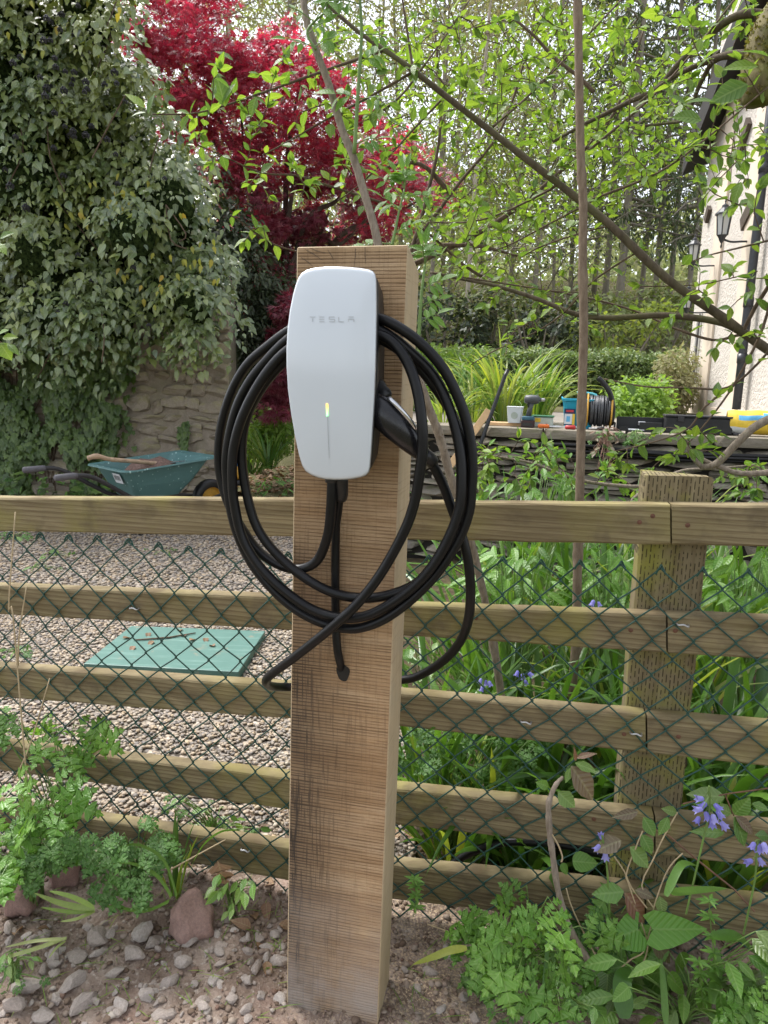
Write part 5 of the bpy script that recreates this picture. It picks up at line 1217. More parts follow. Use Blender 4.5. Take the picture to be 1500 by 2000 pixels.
# arum, oval leaved sapling, broken twig
q = soilpt(1270, 1880)
t = thing('arum', 'plant with two big glossy arrow shaped leaves right of the broken twig', 'plant', q)
pxleaf(t, LM['arum'], (1246,1815), (1190,1842), 1.34, 1.30, 1.15, Vector((0,-.9,.5))); pxleaf(t, LM['arum'], (1275,1815), (1385,1818), 1.34, 1.32, .8, Vector((0,-.9,.5)))
m = MB(); m.tube([q, at(1262,1840,1.34), at(1246,1815,1.34)], .0025, 5); m.tube([q, at(1270,1840,1.35), at(1275,1815,1.34)], .0025, 5); obj('stems', m, M['stem_green'], t)
t = thing('oval_leaf_sapling', 'slender sapling with oval green and bronze leaves before the thick fence post', 'plant', soilpt(1262, 1890))
def c8(x, y): return (1000+x/3, 1340+y/3)
m = MB()
for pts in ([(795,1480),(815,1400),(830,1300),(880,1150),(930,1050),(1000,980)], [(790,1480),(690,1180),(670,1100),(720,960),(765,850)], [(600,1000),(660,1090),(700,1180),(790,1300)], [(830,1300),(760,1170),(830,1010),(890,880),(970,740)], [(790,1480),(770,1560),(700,1600),(640,1650)], [(800,1480),(790,1560),(770,1620)]):
    m.tube(smoothpath([at(*c8(x, y), 1.36) for x, y in pts], 3), .0016, 5)
obj('stems', m, M['straw'], t)
for a, b, k, w in (((770,768),(845,888),'shiny',1.2), ((912,768),(865,880),'shiny',1.1), ((760,868),(828,992),'shiny',1.2), ((692,942),(817,1068),'shiny',1.25), ((655,1205),(482,1222),'shiny',1.2), ((660,1212),(812,1405),'bronze',1.2), ((722,1195),(838,1238),'bronze',1.3), ((865,1232),(890,1350),'shiny',1.3), ((808,1478),(962,1635),'bronze',1.1), ((640,905),(485,955),'bronze',1.4), ((740,735),(600,770),'bronze',.9), ((965,740),(890,720),'shiny',1.0)):
    pxleaf(t, LM[k], c8(*a), c8(*b), 1.36, 1.345, w)
t = thing('oval_leaf_sapling', 'sprig of oval yellow green leaves behind the tallest bluebell', 'plant', onground(1500, 1760, .0))
m = MB(); m.tube(smoothpath([at(*c8(x, y), 1.40) for x, y in ((1700,560),(1490,600),(1240,635),(1000,690))], 4), .0016, 5); m.tube([at(*c8(x, y), 1.40) for x, y in ((1250,640),(1300,760))], .0015, 5); m.tube([at(*c8(x, y), 1.40) for x, y in ((910,870),(1100,1030),(1300,1190),(1420,1320))], .0022, 6); obj('stems', m, M['stem_red'], t)
for a, b, k, w in (((1245,652),(1045,628),'shiny',.9), ((1300,752),(1400,668),'shiny',1.5), ((1405,690),(1510,722),'shiny',1.2), ((1300,765),(1392,948),'shiny',1.15), ((1308,762),(1442,872),'bronze',1.0), ((1285,745),(1200,700),'shiny',1.0), ((1245,860),(1060,852),'shiny',.6), ((1500,880),(1440,870),'shiny',1.2)):
    pxleaf(t, LM[k], c8(*a), c8(*b), 1.40, 1.385, w)
tw = thing('broken_twig', 'bare broken sapling stem leaning before the mesh with a few bronze leaves', 'plant', soilpt(1166, 1910))
m = MB(); q = smoothpath([at(*c8(x, y), D) for x, y, D in ((298,535,1.38),(262,570,1.37),(232,630,1.365),(214,700,1.36),(220,850,1.355),(240,1000,1.35),(270,1200,1.345),(330,1400,1.34),(400,1530,1.335),(490,1690,1.33),(500,1740,1.33))], 4)
m.tube(q, [.004]*4+[.0052]*6+[lerp(.0062,.0078,i/(len(q)-11))*(1+.12*math.sin(i*1.7)) for i in range(len(q)-10)], 9); obj('stem', m, M['bark_elder'], tw, smooth=True)
m = MB(); m.tube(smoothpath([at(*c8(x, y), 1.35) for x, y in ((235,870),(270,930),(295,1000),(290,1030))], 3), .0018, 5); obj('side_twig', m, M['straw'], tw)
for a, b, k, w in (((345,470),(512,678),'bronze',1.25), ((375,420),(488,388),'bronze',.7), ((372,440),(372,372),'bronze',.5), ((270,620),(375,715),'shiny',1.5), ((215,590),(150,565),'shiny',1.2), ((370,450),(500,500),'shiny',.9), ((340,480),(318,570),'shiny',1.0)):
    pxleaf(tw, LM[k], c8(*a), c8(*b), 1.375, 1.36, w)
t = thing('nettle_sprig', 'toothed dark nettle leaf beside the middle bluebell', 'plant', soilpt(1140, 1900))
pxleaf(t, LM['mint'], c8(355,1025), c8(508,1038), 1.38, 1.37, 1.1); pxleaf(t, LM['mint'], c8(290,1040), c8(330,1110), 1.39, 1.38, 1.0); pxleaf(t, LM['mint'], c8(910,1700), c8(1035,1800), 1.3, 1.29, 1.0); pxleaf(t, LM['mint'], c8(1085,1800), c8(1190,1930), 1.28, 1.27, .9)
t = thing('ground_ivy', 'dark ivy leaf on the soil at the foot of the broken twig', 'plant', soilpt(1185, 1940)); pxleaf(t, LM['ivy'], c8(560,1690), c8(560,1820), 1.30, 1.28, 1.1); pxleaf(t, LM['ivy'], c8(590,1850), c8(560,1930), 1.27, 1.26, .8)
# straw stalks
for pts, lb, D in (([(30,1000),(17,1185),(25,1200),(45,1440),(55,1545)], 'tall dead straw stalk in front of the mesh at the left edge', 1.52), ([(97,1325),(60,1450),(30,1520)], 'thin dead stalk leaning across the left rails', 1.55), ([(52,1145),(38,1235),(35,1300)], 'short forked dead stalk beside the tall straw stalk', 1.53), ([(1106,1735),(1120,1780),(1170,1880)], 'pale dry grass stalk beside the broken twig', 1.36), ([(440,1640),(330,1700)], 'pale straight dry stick crossing the iris tuft', 1.5), ([(835,1805),(960,1850)], 'dry straw lying under the mesh right of the oak post', 1.42)):
    m = MB(); pp = smoothpath([at(x, y, D) for x, y in pts], 4); m.tube(pp, rads(len(pp), .0014, .0021), 5); tag(obj('dry_stalk', m, M['straw'], smooth=True), lb, 'stalk', 'dead stalks before the fence')
# cleavers
for k, (pts, lb) in enumerate(([[(1385,1760),(1390,1830),(1398,1890),(1402,1930)], 'tall cleavers stem with whorls of narrow leaves right of the arum'], [[(1455,1905),(1452,1950),(1455,1990)], 'short cleavers stem at the bottom right'], [[(1365,1880),(1370,1930),(1375,1970)], 'cleavers stem with whorls below the tall one'], [[(810,1718),(812,1750),(808,1790)], 'small cleavers seedling against the lowest rail beside the oak post'])):
    D = 1.27 if k != 3 else 1.45; t = thing('cleavers', lb, 'plant', at(*pts[-1], D), 'cleavers'); pp = [at(x, y, D) for x, y in pts]; m = MB(); m.tube(pp, .0011, 5); obj('stem', m, M['stem_green'], t)
    for p in smoothpath(pp, 2)[:-1]:
        for j in range(7):
            a = 2*math.pi*j/7+U(0,.4); inst('leaf', LM['slim'], leaf_mat(p, Vector((math.cos(a), math.sin(a)*.8, .25)), Vector((0,-.4,1)), U(.018,.027)), t)
# bluebells
def bell():
    V = []; F = []; prof = [(.0,.10),(.15,.26),(.5,.30),(.75,.34)]
    for x, r in prof:
        for k in range(12): a = math.pi*2*k/12; V.append((x, r*math.cos(a), r*math.sin(a)))
    for k in range(12):
        a = math.pi*2*k/12; tipf = k % 2 == 0; V.append((1.0 if tipf else .78, (.55 if tipf else .36)*math.cos(a), (.55 if tipf else .36)*math.sin(a)))
    for i in range(4):
        for k in range(12): F.append((i*12+k, i*12+(k+1)%12, (i+1)*12+(k+1)%12, (i+1)*12+k))
    return V, F
LM['bell'] = tmesh('flower', bell(), M['bluebell'], True)
def bluebell(label, stem, flowers, D, s=.02):
    t = thing('bluebell', label, 'flower', at(*stem[-1], D), 'bluebells'); pp = smoothpath([at(x, y, D) for x, y in stem], 4); m = MB(); m.tube(pp, .0021, 6)
    for (x, y, tx, ty) in flowers:
        p = at(x, y, D-U(-.008,.012)); d = at(tx, ty, D)-at(x, y, D); d = d.normalized()+Vector((0, U(-.5,.1), 0)); j = min(range(len(pp)), key=lambda i: (pp[i]-p).length)
        m.tube([pp[max(0, j-1)], lerp(pp[max(0,j-1)], p, .6)+UP*.003, p], .0008, 4); inst('flower', LM['bell'], leaf_mat(p, d, Vector((0,-1,.2)), s*U(.85,1.15), 1.0), t)
    obj('stem', m, M['stem_green'], t); return t
bluebell('tallest bluebell with a full violet flower head before the fence post', [(1385,1535),(1386,1580),(1378,1620),(1362,1690),(1340,1785)], [(1372,1580,1350,1582),(1366,1595,1350,1612),(1378,1585,1382,1605),(1392,1590,1396,1612),(1400,1583,1412,1600),(1390,1600,1392,1618),(1408,1605,1418,1618),(1395,1570,1405,1580),(1380,1568,1372,1575),(1375,1560,1365,1560)], 1.32, .0175)
bluebell('bluebell with four violet bells beside the nettle leaf', [(1176,1632),(1180,1655),(1185,1690),(1190,1760),(1192,1830)], [(1172,1650,1158,1664),(1186,1654,1216,1653),(1182,1664,1184,1692),(1176,1640,1174,1632)], 1.36, .018)
bluebell('bluebell with drooping violet bells at the right edge', [(1482,1640),(1478,1660),(1474,1720),(1452,1825)], [(1474,1645,1460,1662),(1482,1648,1484,1672),(1490,1645,1498,1668),(1470,1680,1445,1685),(1482,1675,1490,1690)], 1.30, .0175)
bluebell('small bluebell behind the mesh beneath the second rail', [(1018,1305),(1022,1330),(1030,1400)], [(1012,1310,1005,1322),(1020,1315,1022,1330),(1030,1312,1040,1320),(1025,1328,1030,1340)], 1.95, .018)
bluebell('small bluebell behind the mesh next to the thorny stem', [(945,1318),(946,1340),(950,1420)], [(940,1325,934,1340),(948,1328,950,1345),(955,1330,960,1342),(943,1340,938,1352)], 1.95, .018)
bluebell('bluebell half hidden behind the second rail', [(1165,1165),(1166,1190),(1168,1300)], [(1160,1172,1154,1182),(1168,1175,1172,1186)], 1.9, .018)
# dry leaves
DL = [tmesh('dry_leaf', oval(.55,.3,.5), M['dryleaf']), tmesh('dry_leaf', lobed(3,2,.35), M['dryleaf'])]
dry = [(425,1680,.075,'large curled brown oak leaf propped against the lowest rail by the iris tuft',1.5), (500,1800,.045,None,0), (520,1770,.05,None,0), (490,1825,.05,None,0), (240,1740,.04,None,0), (455,1760,.04,None,0), (545,1815,.045,None,0), (535,1740,.05,None,0), (30,1850,.045,None,0), (75,1830,.04,None,0), (500,1850,.035,None,0), (520,1890,.04,None,0)]
for px, py, s, lb, D in dry:
    p = at(px, py, D) if D else soilpt(px, py)+UP*.008
    tag(inst('dry_leaf', DL[1 if lb else 0], leaf_mat(p, Vector((.25,-.1,-1)) if lb else rv(1)*Vector((1,1,.2)), Vector((0,-1,.3)) if lb else Vector((0,-.2,1))+rv(.3), s)), lb or 'curled brown dry leaf on the soil left of the oak post', 'leaf', None if lb else 'dry leaves left of the oak post')
for i in range(60):
    p = Vector((U(-1.3, -.15), U(1.78, 2.0), 0)) if i < 38 else Vector((U(.05, .4), U(1.72, 2.0), 0)); p.z = gravel_z(p.x, p.y)+.012
    tag(inst('dry_leaf', DL[i % 2], leaf_mat(p, rv(1)*Vector((1,1,.2)), Vector((0,-.2,1))+rv(.35), U(.035,.06))), 'brown dry leaf lying along the bottom of the fence on the gravel side' if i < 38 else 'brown dry leaf behind the mesh just right of the oak post', 'leaf', 'dry leaves behind the fence' if i < 38 else 'dry leaves right of the post behind the mesh')
n1 = 1500; gx = rng.uniform(-1.6, .35, n1); gy = 1.72+.34*rng.random(n1)**1.3; gz = np.array([gravel_z(x, y)+.012 for x, y in zip(gx, gy)]); a = rng.uniform(0, 6.28, n1)
tag(obj('rotting_litter', scatter_mesh('rotting_litter', LEAF_TINY, np.stack([gx,gy,gz],1), basis(np.stack([np.cos(a),np.sin(a),rng.normal(0,.3,n1)],1), np.tile([0,0,1.],(n1,1))+rng.normal(0,.4,(n1,3))), rng.uniform(.012,.035,n1), M['darklitter'])), 'dark rotting leaf litter gathered along the foot of the fence', 'leaf litter', kind='stuff')
# wisps of grass: nobody could count them
n1 = 380; P = []; 
for i in range(n1):
    r = random.random()
    if r < .45: x, y = U(0, 555), U(1760, 2010)
    elif r < .7: x, y = U(780, 1500), U(1860, 2010)
    elif r < .85: x, y = U(150, 560), U(1740, 1800)
    else: x, y = U(820, 960), U(1290, 1340)
    p = soilpt(x, y); P.append(p)
P = np.array([tuple(p) for p in P]); a = rng.uniform(0, 6.28, n1); B_ = basis(np.stack([np.cos(a), np.sin(a), rng.uniform(.15, .9, n1)], 1), np.tile([0.,-.3,1], (n1,1)))
ls = rng.uniform(.02, .07, n1)
tag(obj('grass', scatter_mesh('grass', oval(1.0, .0, .45), P+[0,0,.002], B_, np.stack([ls, np.full(n1, .0020), ls], 1), M['moss'])), 'thin wisps of grass growing in the dug soil', 'grass', kind='stuff')
# ---------------------------------------------------------------- the dogwood arching in from the right
def grow(mains, attr, seg=.06, maxlen=1.1, sag=.02):
    N = np.array([tuple(p) for pl in mains for p in pl]); tw = []
    attr = [np.array(tuple(a)) for a in attr]
    dmin = [np.min(np.linalg.norm(N-a, axis=1)) for a in attr]
    for i in np.argsort(dmin):
        a = attr[i]; dd = np.linalg.norm(N-a, axis=1); j = int(np.argmin(dd)); L_ = dd[j]
        if L_ > maxlen or L_ < .05: continue
        k = max(2, int(L_/seg)); b = N[j]; off = rng.normal(size=3)*L_*.10; pts = []
        for q in range(k+1):
            t = q/k; pts.append(b*(1-t)+a*t+off*math.sin(math.pi*t)+np.array([0,0,.06*L_])*math.sin(math.pi*t)*1.0)
        tw.append([Vector(p) for p in pts]); N = np.vstack([N, np.array(pts[1:])])
    return tw
def twig_leaves(tw, step, s0, s1, start=.25, ter=True):
    """opposite pairs of leaves along twigs: position, direction, up, size"""
    P, D_, Un, S = [], [], [], []
    for t in tw:
        L_ = sum((t[i+1]-t[i]).length for i in range(len(t)-1)); acc = 0; nxt = L_*start
        for i in range(len(t)-1):
            sg = t[i+1]-t[i]; l = sg.length; d = sg.normalized()
            while nxt <= acc+l:
                p = t[i]+d*(nxt-acc); side = d.cross(UP+rv(.5)); side = side.normalized() if side.length > .01 else Vector((1,0,0))
                for sgn in (1, -1):
                    if random.random() < .88: P.append(p); D_.append(side*sgn*U(.6,1.1)+d*U(.5,.9)+UP*U(-.55,.45)); Un.append(UP+rv(.45)); S.append(U(s0,s1))
                nxt += step*U(.7, 1.4)
            acc += l
        if ter:
            for k in range(3): P.append(t[-1]); D_.append(d+rv(.5)); Un.append(UP+rv(.45)); S.append(U(s0,s1)*.85)
    return P, D_, Un, S
def crown_parts(par, P, D_, Un, S, me_list, tmpl, mat, nparts=300, fname='foliage'):
    def vis(p):
        x, y, d = project(p); return d if (0 <= x <= 1500 and 0 <= y <= 2000) else 1e6
    order = sorted(range(len(P)), key=lambda i: vis(P[i])/S[i]); near_ = order[:nparts]; rest = order[nparts:]
    for i in near_: inst('leaf', random.choice(me_list), leaf_mat(P[i], D_[i], Un[i], S[i], U(.85,1.15)), par)
    if rest:
        A = lambda L_: np.array([tuple(L_[i]) for i in rest])
        o = obj(fname, scatter_mesh(fname, tmpl, A(P), basis(A(D_), A(Un)), np.array([S[i] for i in rest]), mat, True), None, par, kind='stuff')
def pxline(pts, D0, D1): return smoothpath([at(x, y, lerp(D0, D1, i/(len(pts)-1))) for i, (x, y) in enumerate(pts)], 5)
dg = thing('dogwood_tree', 'young dogwood tree whose long branches arch in from the right with fresh green leaves', 'tree', Vector((2.1, 2.35, 0)))
BRs = [([(555,-70),(640,10),(700,62),(750,97),(800,132),(870,187),(960,257),(1030,312),(1140,397),(1200,447),(1300,542),(1400,612),(1500,683),(1640,770)], 2.6, 2.15, 6, 22),
 ([(840,532),(900,545),(964,557),(1050,584),(1120,612),(1185,621),(1300,616),(1400,628),(1445,646)], 2.75, 2.25, 5, 17),
 ([(1080,277),(1133,247),(1187,220),(1233,197),(1283,173),(1327,123),(1377,77),(1417,43),(1467,26),(1560,40)], 3.0, 2.6, 6, 19),
 ([(1250,200),(1300,160),(1347,134),(1390,117),(1430,107),(1475,112),(1540,150)], 2.8, 2.5, 6, 22),
 ([(1240,247),(1310,240),(1340,228),(1367,165),(1390,122)], 2.9, 2.6, 5, 11),
 ([(297,223),(373,222),(433,208),(510,182),(600,150),(680,122),(750,98)], 2.35, 2.5, 2.5, 7),
 ([(513,303),(560,278),(640,232),(720,190),(802,143)], 2.45, 2.45, 2.5, 6),
 ([(783,-20),(795,60),(806,133)], 2.5, 2.45, 4, 6), ([(917,0),(870,70),(820,140),(780,190),(735,225)], 2.7, 2.5, 3, 6),
 ([(660,392),(700,363),(760,305),(810,250),(870,187)], 2.5, 2.45, 2.5, 5),
 ([(385,283),(430,302),(510,337),(580,343),(633,360),(690,378),(760,400)], 2.3, 2.6, 2.5, 6),
 ([(450,420),(480,440),(520,470),(575,490),(640,500)], 2.2, 2.4, 2.5, 5),
 ([(968,488),(1000,476),(1060,444),(1132,406),(1160,390)], 2.5, 2.4, 2.5, 5), ([(1016,504),(1056,482),(1132,456),(1188,442),(1200,447)], 2.5, 2.4, 2.5, 5),
 ([(920,712),(968,684),(1040,652),(1100,612),(1160,548),(1248,490)], 2.7, 2.35, 2.5, 5), ([(844,532),(960,550),(1120,576),(1224,602),(1280,624),(1320,642),(1392,664),(1440,655),(1460,655)], 2.7, 2.2, 3, 7),
 ([(840,434),(912,434),(976,418),(1056,380),(1090,360)], 2.8, 2.5, 3, 6), ([(808,432),(860,476),(904,516),(940,540)], 2.7, 2.75, 5, 7),
 ([(1000,33),(1043,70),(1083,113),(1130,150),(1160,180)], 3.0, 2.9, 5, 9), ([(1213,0),(1137,80),(1043,177),(960,250)], 2.9, 2.5, 4, 5), ([(1450,-20),(1330,130),(1250,210),(1130,310)], 2.7, 2.6, 4, 6), ([(1500,170),(1380,270),(1280,340),(1140,395)], 2.4, 2.4, 3, 6),
 ([(1180,740),(1260,755),(1340,757),(1420,757),(1480,710),(1520,660)], 2.3, 2.1, 3, 6), ([(1350,860),(1400,800),(1440,740),(1490,640),(1520,520)], 2.2, 2.1, 3, 8), ([(1180,885),(1260,868),(1340,840),(1372,800),(1400,775)], 2.2, 2.1, 2.5, 5), ([(1330,520),(1380,500),(1440,485),(1500,470)], 2.2, 2.1, 2.5, 5), ([(1480,530),(1420,545),(1360,556),(1250,560)], 2.2, 2.3, 3, 2.5), ([(1450,650),(1475,600),(1500,560),(1530,500)], 2.2, 2.1, 9, 9)]
mains = []
for pts, D0, D1, w0, w1 in BRs:
    pl = pxline(pts, D0, D1); mains.append(pl); m = MB(); n_ = len(pl)
    m.tube(pl, [lerp(w0, w1, i/(n_-1))*.86/2*p.y/FPX*(1+.12*mnoise.noise(Vector((i*.6, w0, w1)))) for i, p in enumerate(pl)], 8); obj('branch', m, M['bark_dog'] if w1 > 9 else M['bark_brown'], dg, smooth=True)
q = at(1640, 770, 2.15); m = MB(); m.tube(smoothpath([q, q+Vector((.25,.05,-.12)), Vector((1.95,2.3,.7)), Vector((2.1,2.35,-.05))], 5), rads(16, .021, .05), 9); m.tube(smoothpath([at(1545,150,2.5), Vector((1.75,2.5,2.5)), Vector((2.0,2.4,1.6)), Vector((2.1,2.35,-.02))], 5), rads(16,.02,.045), 9); obj('trunk', m, M['bark_dog'], dg, smooth=True)
m = MB(); m.tube(smoothpath([at(1478,205,2.45), at(1482,180,2.45), at(1488,130,2.47), at(1500,70,2.5), at(1540,10,2.55), at(1610,-60,2.6)], 4), [.030,.040,.046,.05]+[.054]*17, 22); m.v = [tuple(Vector(p)+rv(.002)+Vector(p).normalized()*0+Vector((1,1,1))*.012*mnoise.noise(Vector(p)*22)) for p in m.v]; obj('mossy_limb', m, M['bark_moss'], dg, smooth=True)
att = []
for poly, n, D0, D1 in (([(560,-20),(1000,-20),(1480,-20),(1500,420),(1180,420),(1000,300),(780,200),(620,180)], 230, 2.2, 3.3), ([(440,90),(760,110),(820,330),(700,420),(500,380),(380,300)], 64, 2.2, 2.6), ([(450,400),(580,430),(560,490),(470,480)], 8, 2.15, 2.4), ([(850,380),(1180,380),(1240,640),(900,720)], 44, 2.3, 2.9), ([(1250,430),(1500,330),(1500,800),(1350,760)], 22, 2.05, 2.4), ([(1160,860),(1330,800),(1450,770),(1400,880),(1200,950)], 26, 2.1, 2.4), ([(770,390),(880,380),(900,520),(810,500)], 14, 2.4, 2.8)):
    for i in range(n): x, y = sample(poly); att.append(at(x, y, U(D0, D1)))
tws = grow(mains, att)
m = MB()
for t in tws: m.tube(t, rads(len(t), .0022, .0011), 4, False)
obj('twigs', m, M['bark_brown'], dg, smooth=True, kind='stuff')
P, D_, Un, S = twig_leaves(tws, .045, .028, .056)
thin_ = [pl for pl, b in zip(mains, BRs) if b[4] <= 8]
for k, L_ in enumerate(twig_leaves(thin_, .075, .028, .058, .02, True)): (P, D_, Un, S)[k].extend(L_)
for (x, y, x2, y2, Dd) in ((283,212,247,178,2.35),(285,220,256,222,2.35),(290,222,296,180,2.35),(370,222,345,212,2.35),(372,222,378,193,2.35),(368,225,352,250,2.35),(430,205,452,160,2.35),(440,208,422,140,2.35),(500,190,488,225,2.35),(455,118,422,95,2.35),(1447,355,1432,395,2.2),(1130,395,1165,385,2.35),(1140,400,1138,428,2.35),(1400,200,1345,190,2.0),(1480,130,1420,125,2.0),(1370,235,1320,220,2.05),(1460,165,1395,190,2.0),(1500,110,1450,90,2.0),(1340,205,1312,180,2.05)):
    a_, b2 = at(x, y, Dd), at(x2, y2, Dd-.01); P.append(a_); D_.append(b2-a_); Un.append(Vector((0,-.6,.8))+rv(.25)); S.append((b2-a_).length*1.05)
crown_parts(dg, P, D_, Un, S, [LM['dog'], LM['dogb'], LM['dog']], LEAF_OVAL, M['leaf_dog'])
nm_ = 1500; an = rng.uniform(0, 6.28, nm_); tt_ = rng.random(nm_); lp = smoothpath([at(1480,200,2.45), at(1488,130,2.47), at(1500,70,2.5), at(1540,10,2.55)], 8); mp_ = []; md_ = []
for a_, t_ in zip(an, tt_):
    i_ = min(len(lp)-2, int(t_*(len(lp)-1))); ax_ = (lp[i_+1]-lp[i_]).normalized(); s_ = ax_.orthogonal().normalized(); d_ = s_*math.cos(a_)+ax_.cross(s_)*math.sin(a_); mp_.append(tuple(lp[i_]+ax_*U(0,.03)+d_*.048)); md_.append(tuple(d_+rv(.5)))
obj('moss', scatter_mesh('moss', LEAF_TINY, np.array(mp_), basis(np.array(md_), rng.normal(0,1,(nm_,3))), rng.uniform(.008,.018,nm_), M['mossy']), None, dg, kind='stuff')
# a second shrub of the same kind farther back
d2 = thing('dogwood_shrub', 'finer leaved fresh green shrub behind the arching dogwood, left of the sapling trunk', 'shrub', Vector((.06, 4.1, 0)))
mains = [pxline(p, 4.1, 4.0) for p in ([(770,1180),(775,800),(800,520),(880,380),(980,250),(1040,60)], [(770,900),(780,600),(830,400),(860,250),(850,60)], [(800,520),(960,440),(1100,330),(1200,220),(1260,50)], [(880,380),(820,320),(740,330)], [(830,480),(930,480),(1010,500)])]
m = MB()
for pl in mains: m.tube(pl, rads(len(pl), .016, .005), 6)
obj('branches', m, M['bark_brown'], d2, smooth=True)
att = []
for poly, n in (([(800,60),(1150,20),(1330,120),(1330,330),(1150,420),(950,470),(800,420),(740,330)], 430), ([(830,400),(1120,380),(1100,560),(880,540)], 40)):
    for i in range(n): x, y = sample(poly); att.append(at(x, y, U(3.5, 4.8)))
tws = grow(mains, att, .1, 1.2); m = MB()
for t in tws: m.tube(t, rads(len(t), .003, .0014), 4, False)
obj('twigs', m, M['bark_brown'], d2, smooth=True, kind='stuff')
crown_parts(d2, *twig_leaves(tws, .075, .03, .06), [LM['dog']], LEAF_OVAL, M['leaf_dog2'])
# low sprays in front of the stone wall
d3 = thing('low_shrub', 'low spreading leafy shrub in front of the dry stone wall', 'shrub', gp(1.0, 3.0))
mains = [pxline(p, 2.9, 2.8) for p in ([(1265,952),(1180,946),(1110,932),(1040,905),(960,890),(900,882)], [(1265,952),(1235,975),(1210,1000)], [(1265,952),(1330,920),(1400,915),(1500,905)])]
m = MB()
for pl in mains: m.tube(pl, rads(len(pl), .009, .003), 6)
obj('branches', m, M['bark_elder'], d3, smooth=True); att = []
for poly, n in (([(900,890),(990,850),(1130,870),(1130,960),(930,965)], 46), ([(1150,880),(1240,900),(1250,970),(1160,960)], 14), ([(1400,900),(1500,890),(1510,970),(1420,970)], 14)):
    for i in range(n): x, y = sample(poly); att.append(at(x, y, U(2.5, 3.1)))
tws = grow(mains, att, .07, .8); m = MB()
for t in tws: m.tube(t, rads(len(t), .0022, .0011), 4, False)
obj('twigs', m, M['bark_brown'], d3, smooth=True, kind='stuff')
crown_parts(d3, *twig_leaves(tws, .05, .035, .065), [LM['dog'], LM['slim']], LEAF_OVAL, M['leaf_dog'], 240)
# bare cut branch leaning over the fence post
bb = thing('bare_branch', 'bare forked brown branch above the thick fence post', 'branch', at(1500, 925, 2.3))
m = MB(); m.tube(pxline([(1545,800),(1480,830),(1440,865),(1400,905),(1372,912)], 2.2, 2.3), rads(21, .014, .011), 8); m.tube(pxline([(1372,912),(1355,895),(1338,862)], 2.3, 2.3), rads(11, .009, .007), 7); m.tube(pxline([(1530,920),(1450,925),(1400,910),(1365,893)], 2.25, 2.3), rads(16,.011,.006), 7); obj('limb', m, M['bark_elder'], bb, smooth=True)
# straight sapling and thorny stem
t = thing('sapling', 'straight slim bare sapling trunk rising behind the fence', 'tree', gp(at(1130, 1100, 2.05).x, 2.05))
pl = pxline([(1118,-420),(1124,-200),(1127,-60),(1130,100),(1134,300),(1139,400),(1138,520),(1140,640),(1136,800),(1132,975),(1128,1110),(1126,1240)], 2.02, 2.05); b0 = pl[-1]; pl.append(Vector((b0.x, b0.y, -.02)))
m = MB(); m.tube(pl, [(lerp(13,19,i/len(pl))/2*2.05/FPX)*(1+(.22 if i % 9 == 4 else 0)) for i in range(len(pl))], 10); obj('trunk', m, M['bark_sap'], t, smooth=True)
t = thing('thorny_stem', 'knobbly brown stem leaning behind the oak post and fence', 'plant', onground(985, 1400, 0))
pl = pxline([(800,690),(835,790),(858,850),(880,930),(905,1010),(930,1100),(955,1210),(975,1330),(985,1420)], 1.78, 1.9)
m = MB(); m.tube(pl, [.0115*(1+.28*mnoise.noise(Vector((i*1.3,0,0)))) for i in range(len(pl))], 9)
for i in range(160):
    p = random.choice(pl)+rv(.012); d = (p-min(pl, key=lambda q: (q-p).length)); 
    if d.length > .004: d.normalize(); b = min(pl, key=lambda q: (q-p).length)+d*.0095; m.tube([b, b+d*.006], [.002,.0004], 4)
obj('stem', m, M['bark_elder'], t, smooth=True)
# elder behind the post
el = thing('elder', 'elder with grey stem and dark pinnate leaves rising behind the oak post', 'tree', onground(745, 1500, 0))
pl = pxline([(752,600),(737,470),(713,383),(690,307),(667,250),(643,167),(617,97),(597,30),(590,-40),(575,-260)], 1.95, 2.1)
m = MB(); m.tube(pl+[], rads(len(pl), .0115, .0085), 10); m.tube([pl[0], Vector((pl[0].x+.03, 1.95, -.02))], [.0115,.013], 10); obj('stem', m, M['bark_elder'], el, smooth=True)
sh_ = [([(692,300),(700,167),(706,67),(702,-20)], .0055), ([(817,680),(820,620),(824,567),(830,517)], .0055), ([(765,480),(772,450),(780,410),(790,370)], .004), ([(617,97),(600,60),(640,20)], .004)]
m = MB(); LP = []
for pts, r in sh_:
    pl = pxline(pts, 1.98, 2.0); m.tube(pl, rads(len(pl), r, r*.6), 7); LP.append(pl)
obj('green_shoot', m, M['stem_green'], el, smooth=True)
def pinnate(par, p, d, L_, s):
    d = Vector(d).normalized(); side = d.cross(Vector((0,-.8,.6))).normalized(); m = MB(); m.tube([p, p+d*L_*.6+UP*.005, p+d*L_], [.0016,.0013,.0008], 5); obj('leaf_stalk', m, M['stem_green'], par)
    for k in range(2):
        for sg in (1,-1): q = p+d*L_*(.45+.28*k); inst('leaf', LM['elder'], leaf_mat(q, side*sg+d*.5-UP*.15, Vector((0,-.6,.8))+rv(.3), s), par)
    inst('leaf', LM['elder'], leaf_mat(p+d*L_, d, Vector((0,-.6,.8))+rv(.3), s*1.15), par)
for pl in LP:
    for i in range(1, len(pl), 3):
        for sg in (1, -1):
            if random.random() < .6: pinnate(el, pl[i], Vector((sg*U(.6,1), U(-.5,.3), U(-.1,.6))), U(.05,.085), U(.032,.055))
    for k in range(4): pinnate(el, pl[-1], Vector((U(-.6,.6), U(-.5,.4), U(.5,1))), U(.04,.07), U(.03,.05))
